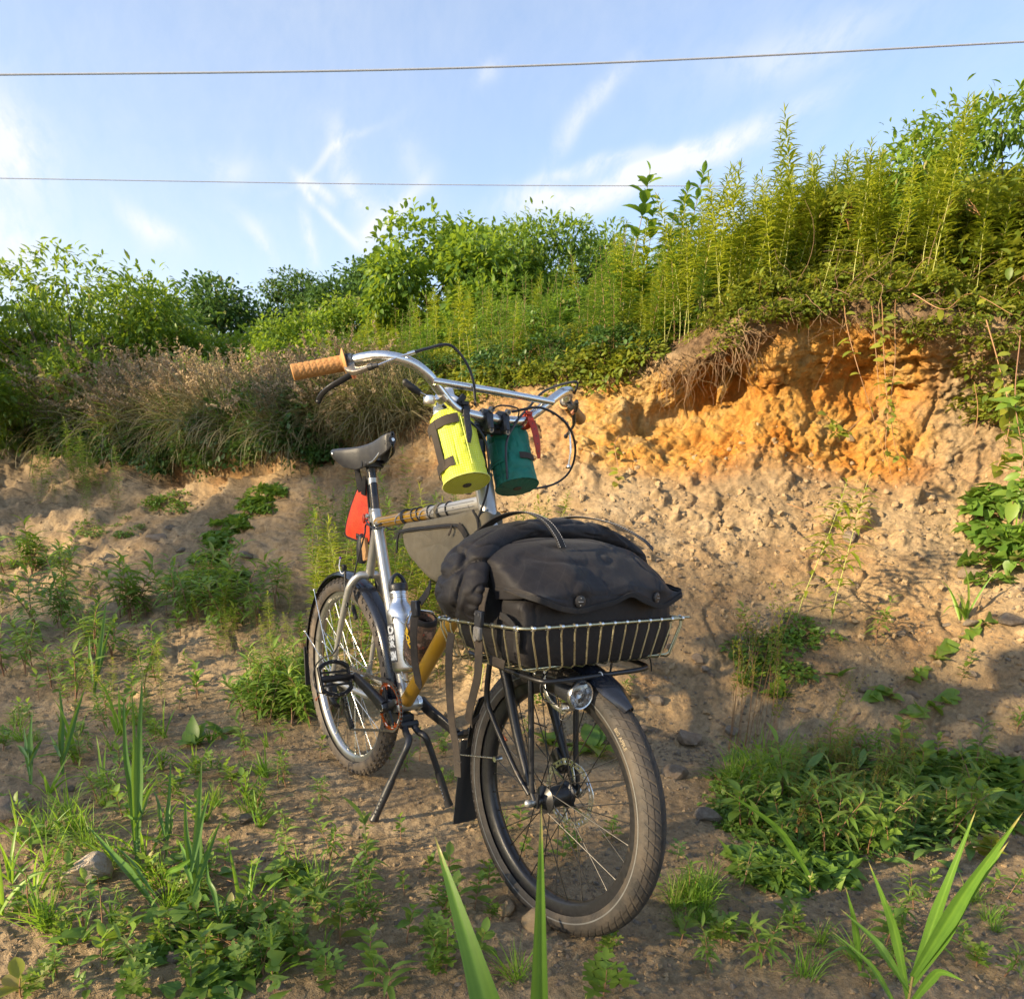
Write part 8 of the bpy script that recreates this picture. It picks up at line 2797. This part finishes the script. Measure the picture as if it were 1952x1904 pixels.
# hero grasses: each large blade is a part of its plant
def blade_plant(base, specs, label, seed, stem=None, name='broad_grass', mat=None, cat='grass'):
    """specs: (tip point, width, bend upward amount)"""
    g = rooted(name, base, label, cat)
    rg = np.random.RandomState(seed)
    if stem is not None:
        f = Fol(); f.stem([(0, 0, 0), np.array(stem) * .5, stem], .0035, .0022, 6, .5); link('stem', f.mesh('stem', mat or ML_GRASS), g)
    for (st0, tip, wd, arch) in specs:
        a = np.array(st0, float); b = np.array(tip, float) - base
        mid = (a + b) / 2 + np.array([0, 0, arch]) + rg.normal(0, .006, 3)
        P = catmull([a, a * .62 + b * .38 * .9 + np.array([0, 0, arch * .9]), mid * .5 + (a * .38 + b * .62) * .5 + np.array([0, 0, arch * .4]), b], 7)
        n = len(P); T = norm_rows(np.gradient(P, axis=0)); toc = norm_rows(CAM - base - P)
        side = norm_rows(np.cross(T, toc + rg.normal(0, .25, 3)))
        t = np.linspace(0, 1, n)
        w_ = wd * np.clip(.45 + 1.6 * t, 0, 1) * (1 - np.clip((t - .30) / .70, 0, 1) ** 1.7)
        up = np.cross(side, T)
        cols = np.linspace(-1, 1, 11)
        V = np.stack([P + side * (w_ / 2 * c)[:, None] + up * (w_ * .20 * abs(c) ** 1.3 + w_ * .012 * math.cos(c * 16))[:, None] for c in cols], 1); F = []
        for i in range(n - 1):
            for j in range(10):
                p, q = i * 11 + j, i * 11 + j + 1
                F += [(p, q, q + 11), (p, q + 11, p + 11)]
        tint = np.repeat(np.clip(.30 + .20 * t + .7 * (t > .94), 0, 1), 11) + np.tile([.05, .0, .14, .0, .12, .42, .12, .0, .14, .0, .05], n)
        f = Fol(); f.add(V.reshape(-1, 3), np.array(F), tint, 0)
        link('blade', f.mesh('blade', mat or ML_HERO), g)
    return g


def G0(x, y): return hit(x, y)[0]


b0 = gp(1010, 2330)
blade_plant(b0, [((0, 0, .02), sight(828, 1590, .98), .050, .05), ((.0, 0, .03), sight(1032, 1530, .80), .035, .01), ((0, 0, .01), sight(790, 1790, 1.0) * 0 + sight(1120, 1890, .78), .020, .02)], 'two very large bright grass blades rising from the bottom edge in front of the wheel', 1)
b0 = gp(1715, 2010)
stm = sight(1740, 1860, 1.13) - b0
blade_plant(b0, [(stm, sight(1952, 1545, 1.0), .026, .02), (stm * .9, sight(1862, 1540, 1.12), .020, .02), (stm * .9, sight(1925, 1600, 1.05), .026, .01), (stm * .6, sight(1840, 1870, 1.05), .016, .05),
                 (stm * .7, sight(1655, 1640, 1.18), .018, .03), (stm * .8, sight(1600, 1730, 1.2), .015, .02), (stm * .4, sight(1580, 1770, 1.22), .010, .03)], 'tall broad bladed grass at the lower right corner', 2, stm)
b0 = G0(1640, 1850)
blade_plant(b0, [((0, 0, .0), sight(1612, 1690, 1.38), .016, .02), ((0, 0, .02), sight(1560, 1830, 1.3), .010, .03)], 'single stemmed grass with one wide blade in front of the leafy patch', 21)
b0 = G0(1560, 1700)
blade_plant(b0, [((0, 0, .0), sight(1370, 1500, 1.62), .018, .05), ((0, 0, .0), sight(1405, 1660, 1.52), .009, .05)], 'long yellow green grass blade arching left over the patch', 22)
for (x, y, tips, lab) in [
        (262, 1650, [(272, 1275, 2.05, .020), (235, 1310, 2.05, .016), (250, 1300, 2.0, .016), (302, 1480, 2.0, .011), (232, 1560, 2.0, .010)], 'tallest narrow bladed grass at the left of the bicycle'),
        (372, 1760, [(385, 1440, 1.62, .019), (352, 1500, 1.62, .014), (422, 1560, 1.60, .013), (340, 1600, 1.62, .013), (402, 1500, 1.6, .012), (300, 1690, 1.62, .012)], 'bushy tall grass with many blades in the lower left'),
        (300, 1740, [(160, 1565, 1.72, .017), (205, 1600, 1.7, .012)], 'grass blade slanting left past the quartz lump'),
        (60, 1500, [(62, 1350, 2.4, .018), (45, 1380, 2.4, .014), (85, 1400, 2.4, .012), (30, 1420, 2.4, .012)], 'grass clump near the left edge'),
        (120, 1480, [(112, 1300, 2.5, .016), (165, 1300, 2.5, .016), (95, 1400, 2.5, .012)], 'grass clump right of the one by the left edge'),
        (318, 1640, [(326, 1440, 1.9, .011), (345, 1520, 1.9, .009), (290, 1500, 1.9, .009)], 'slim upright grass between the two tall ones'),
        (180, 1330, [(205, 1130, 3.3, .020), (215, 1180, 3.3, .018), (170, 1210, 3.3, .016)], 'tall grass farther back on the left'),
        (420, 1800, [(440, 1690, 1.5, .010), (470, 1700, 1.5, .009), (395, 1640, 1.5, .010)], 'short grass right of the bushy one')]:
    b0 = G0(x, y)
    blade_plant(b0, [((0, 0, .01 + .03 * i), sight(tx, ty, d), w_ * 1.15, .012) for i, (tx, ty, d, w_) in enumerate(tips)], lab, int(x))
for (x, y, s_, lab) in [(150, 1450, .8, 'loose grass at the left under the slope'), (230, 1400, .8, 'loose grass farther left of the rear wheel'), (30, 1600, .55, 'small grass at the left edge beside the flat rock'), (200, 1500, .6, 'loose grass tuft among the seedlings'),
                       (480, 1350, .7, 'grass by the bare sand patch')]:
    plant('loose_grass', TUFTC[VR.randint(5)], x, y, lab, 'grass', None, s_)


# upright plant with clasping blue green leaves by the kickstand
def leafy(base, specs, label, mat, seed, tm, name='young_plant', stem=None, cat='plant', r=.0019):
    g = rooted(name, base, label, cat); f = Fol()
    if stem is not None:
        f.stem(catmull([(0, 0, 0)] + [np.array(s_) for s_ in stem], 4), r, r * .5, 6, .4)
        link('stem', f.mesh('stem', mat), g)
    for (p, d, L) in specs:
        q = Fol(); q.leaves(tm, [p], [d], UP3, [L], [.5 + .2 * math.sin(seed + L * 90)])
        link('leaf', q.mesh('leaf', mat), g)
    return g


T_BIG = leaf_t(1, [0, .62, .92, 1, .92, .72, .42, 0], .35, .22, 10, .34)
b0 = G0(697, 1705)
leafy(b0, [((0, 0, .185), (-.15, -.35, .95), .10), ((0, 0, .185), (.25, .1, 1), .055), ((0, 0, .13), (.55, .2, .55), .06), ((0, 0, .12), (-.5, .3, -.15), .075), ((0, 0, .12), (-.2, -.6, -.6), .07),
           ((0, 0, .06), (-.5, -.5, -.5), .055), ((0, 0, .05), (.6, .5, .1), .055), ((0, 0, .04), (.5, -.6, -.3), .05)], 'blue green clasping leaved plant standing beside the kickstand foot', ML_BLUE, 1, T_BIG, stem=[(.002, 0, .1), (0, 0, .19)])
rsp = lambda seed, n, h0, h1, L: [((0, 0, h0 + (h1 - h0) * i / max(1, n - 1)), (math.cos(i * 2.0 + seed), math.sin(i * 2.0 + seed), .35 + .5 * i / n), L * (1 - .3 * i / n)) for i in range(n)]
for (x, y, n, h, L, tm, mt_, lab, sd) in [
        (648, 1800, 4, .075, .055, T_OVAL, ML_VINE, 'seedling with two bright yellow green oval leaves at bottom centre', 1),
        (740, 1904, 8, .07, .085, T_LANCE2, ML_SEED, 'bright toothed leaf plant at the bottom edge left of the big blades', 2),
        (1150, 1900, 9, .07, .075, T_LOBE, ML_SEED, 'bright lobed leaf plant at the bottom edge right of the big blades', 3),
        (850, 1850, 11, .10, .050, T_LOBE, ML_SEED, 'lobed leaf mugwort plant at bottom centre', 4),
        (560, 1830, 10, .09, .055, T_LOBE, ML_SEED, 'lobed leaf mugwort left of the yellow seedling', 5),
        (620, 1880, 9, .07, .055, T_LOBE, ML_SEED, 'low lobed leaf plant at the bottom edge', 6),
        (930, 1690, 9, .06, .045, T_LOBE, ML_SEED, 'lobed leaf plant left of the front tyre', 7),
        (1290, 1640, 8, .05, .035, T_LOBE, ML_BLUE, 'lobed leaf plant right of the front tyre', 8),
        (1240, 1710, 7, .07, .038, T_OVAL, ML_SEED, 'leafy sprig against the bottom right of the front tyre', 9),
        (1070, 1640, 6, .06, .045, T_OVAL, ML_SEED, 'upright sprig inside the front wheel circle', 10),
        (1165, 1600, 9, .06, .040, T_LOBE, ML_SEED, 'lobed leaf weed behind the spokes on the right', 11),
        (990, 1580, 8, .07, .040, T_OVAL, ML_SEED, 'weed seen through the spokes on the left', 12),
        (60, 1760, 9, .12, .055, T_LANCE2, ML_SEED, 'reddish stemmed weed at the lower left edge', 13),
        (200, 1800, 10, .13, .060, T_LANCE2, ML_SEED, 'dark stemmed weed in the lower left', 14),
        (160, 1770, 9, .10, .055, T_LANCE2, ML_SEED, 'weed just left of the dark stemmed one', 15),
        (40, 1900, 4, .04, .070, T_OVAL, ML_VINE, 'yellow green leaves at the bottom left corner', 16),
        (530, 1500, 9, .10, .050, T_LANCE2, ML_SEED, 'upright weed left of the rear tyre', 17),
        (1500, 1760, 10, .07, .050, T_BROAD, ML_SEED, 'broad leaved sprig below the leafy patch', 18),
        (1690, 1800, 12, .08, .055, T_BROAD, ML_SEED, 'leafy weed behind the broad grass at lower right', 19),
        (800, 1450, 8, .12, .045, T_LANCE2, ML_SEED, 'weed between the kickstand and the left crank', 20),
        (1880, 1640, 9, .07, .060, T_HEART, ML_VINE, 'sunlit creeper leaves at the right edge', 21),
        (1300, 1780, 7, .07, .035, T_LANCE2, ML_SEED, 'small weed right of the tyre contact', 22)]:
    P = G0(x, y)
    leafy(P, rsp(sd, n, h * .25, h, L), lab, mt_, sd, tm, stem=[(.003, 0, h * .5), (0, .003, h)])
# heart leaved vine sprawling in the lower left
hv = rooted('heart_leaved_vine', G0(430, 1850), 'sprawling vine of pale triangular leaves in the lower left foreground', 'vine')
rg = np.random.RandomState(4)
o_ = np.array(hv['_o'])
for k in range(9):
    a0 = G0(rg.uniform(380, 500), rg.uniform(1700, 1860)); az = rg.rand() * 6.28; L = rg.uniform(.15, .38)
    pts = [a0 - o_ + np.array([math.cos(az) * L * t + .02 * math.sin(5 * t + k), math.sin(az) * L * t, .012 + .05 * math.sin(3.1 * t) * rg.uniform(.3, 1)]) for t in np.linspace(0, 1, 6)]
    f = Fol(); P = catmull(pts, 5); f.stem(P, .0016, .0008, 4, .9); link('runner', f.mesh('runner', ML_VINE), hv)
    for j in range(3, len(P), 2):
        q = Fol(); d = rg.normal(0, 1, 3); d[2] = abs(d[2]) * .25
        q.leaves(T_HEART, [P[j] + np.array([0, 0, .018])], [d], UP3 + rg.normal(0, .35, (1, 3)), [rg.uniform(.022, .040)], [rg.rand()])
        q.stem([P[j], P[j] + np.array([0, 0, .018])], .0007, .0006, 3, .7)
        link('leaf', q.mesh('leaf', ML_SEED), hv)
for k in range(26):
    x, y = VR.normal(480, 90), VR.normal(1760, 75)
    plant('leafy_sprig', (CL_H + SEEDL)[VR.randint(11)], x, min(y, 1900), 'sprig of low triangular leaved growth in the lower left', 'plant', 'sprigs among the triangular leaved vine', VR.uniform(.45, .8))
for k in range(12):
    plant('wire_grass', TUFT[VR.randint(4)], VR.uniform(1280, 1360), VR.uniform(1690, 1790), 'fine wiry grass tuft right of the front tyre', 'grass', 'fine wiry grass tufts', VR.uniform(.35, .75))
# a sprig that shows between the bars, growing high on the bank behind
P, n_ = tp(943, 8.3); put('leafy_stalk', GOLDB[2], P, 'small bright sprig on the bank seen just above the stem clamp', 'plant', None, None, .34, .05)
# dry litter
f = Fol(); lr = np.random.RandomState(12)
for k in range(900):
    q = tp(lr.uniform(-40, 1990), lr.uniform(1.0, 5.5))[0] + np.array([0, 0, .004])
    az = lr.rand() * 6.28; l = lr.uniform(.01, .055)
    d = np.array([math.cos(az) * l, math.sin(az) * l, lr.uniform(-.004, .008)])
    f.stem([q, q + d * .5 + np.array([0, 0, .002]), q + d], .0009, .0005, 3, lr.rand(), 0)
me = f.mesh('dry_litter', ML_DRY); tag(link('dry_litter', me), 'scraps of dry stem and straw lying on the sand', kind='stuff')
# sticks on the ground
for (p, q, lab) in [((1690, 1835), (1860, 1690), 'bare twig lying in the lower right corner'), ((1390, 1745), (1480, 1790), 'thin twig on the sand right of the tyre'), ((560, 955), (640, 1010), 'long pale straw leaning out from the left slope')]:
    a_, b_ = G0(*p) + [0, 0, .012], G0(*q) + [0, 0, .012]
    if 'straw' in lab: b_ = sight(505, 960, np.dot(a_ - CAM, HF) - .15); 
    f = Fol(); f.stem(catmull([a_ - a_, (b_ - a_) * .5 + np.array([0, .01, .006]), b_ - a_], 4), .0035 if 'bare' in lab else .0018, .0015, 5, .5, 0)
    o = link('twig', f.mesh('twig', ML_ROOT if 'straw' not in lab else ML_DRY), None, tuple(a_)); tag(o, lab, 'twig')

# ---------------------------------------------------------------- overhead cables
M_CABLE = simple('weathered_cable', (.27, .30, .37), .6, 0, 30, .1)
for (a_, m1, b_, d0, d1, r, lab) in [((-260, 146), (976, 127), (2300, 62), 11.0, 12.5, .0125, 'thick upper overhead cable crossing the whole sky'),
                                     ((-260, 336), (900, 353), (2100, 356), 17.0, 20.0, .009, 'thin lower overhead cable passing behind the goldenrods')]:
    A0, M0, B0 = sight(*a_, d0), sight(*m1, (d0 + d1) / 2), sight(*b_, d1)
    A00 = A0 + (A0 - M0) * 1.2; B00 = B0 + (B0 - M0) * 1.2
    MB().tube([A00, A0, M0, B0, B00], r, 8, 10).build('overhead_cable', M_CABLE, None, origin=M0).update_tag()
    o = [x for x in C.objects if x.name.startswith('overhead_cable')][-1]
    tag(o, lab, 'cable')
for o in bpy.data.objects:
    for k in ('_o', '_m', '_h'):
        if k in o: del o[k]
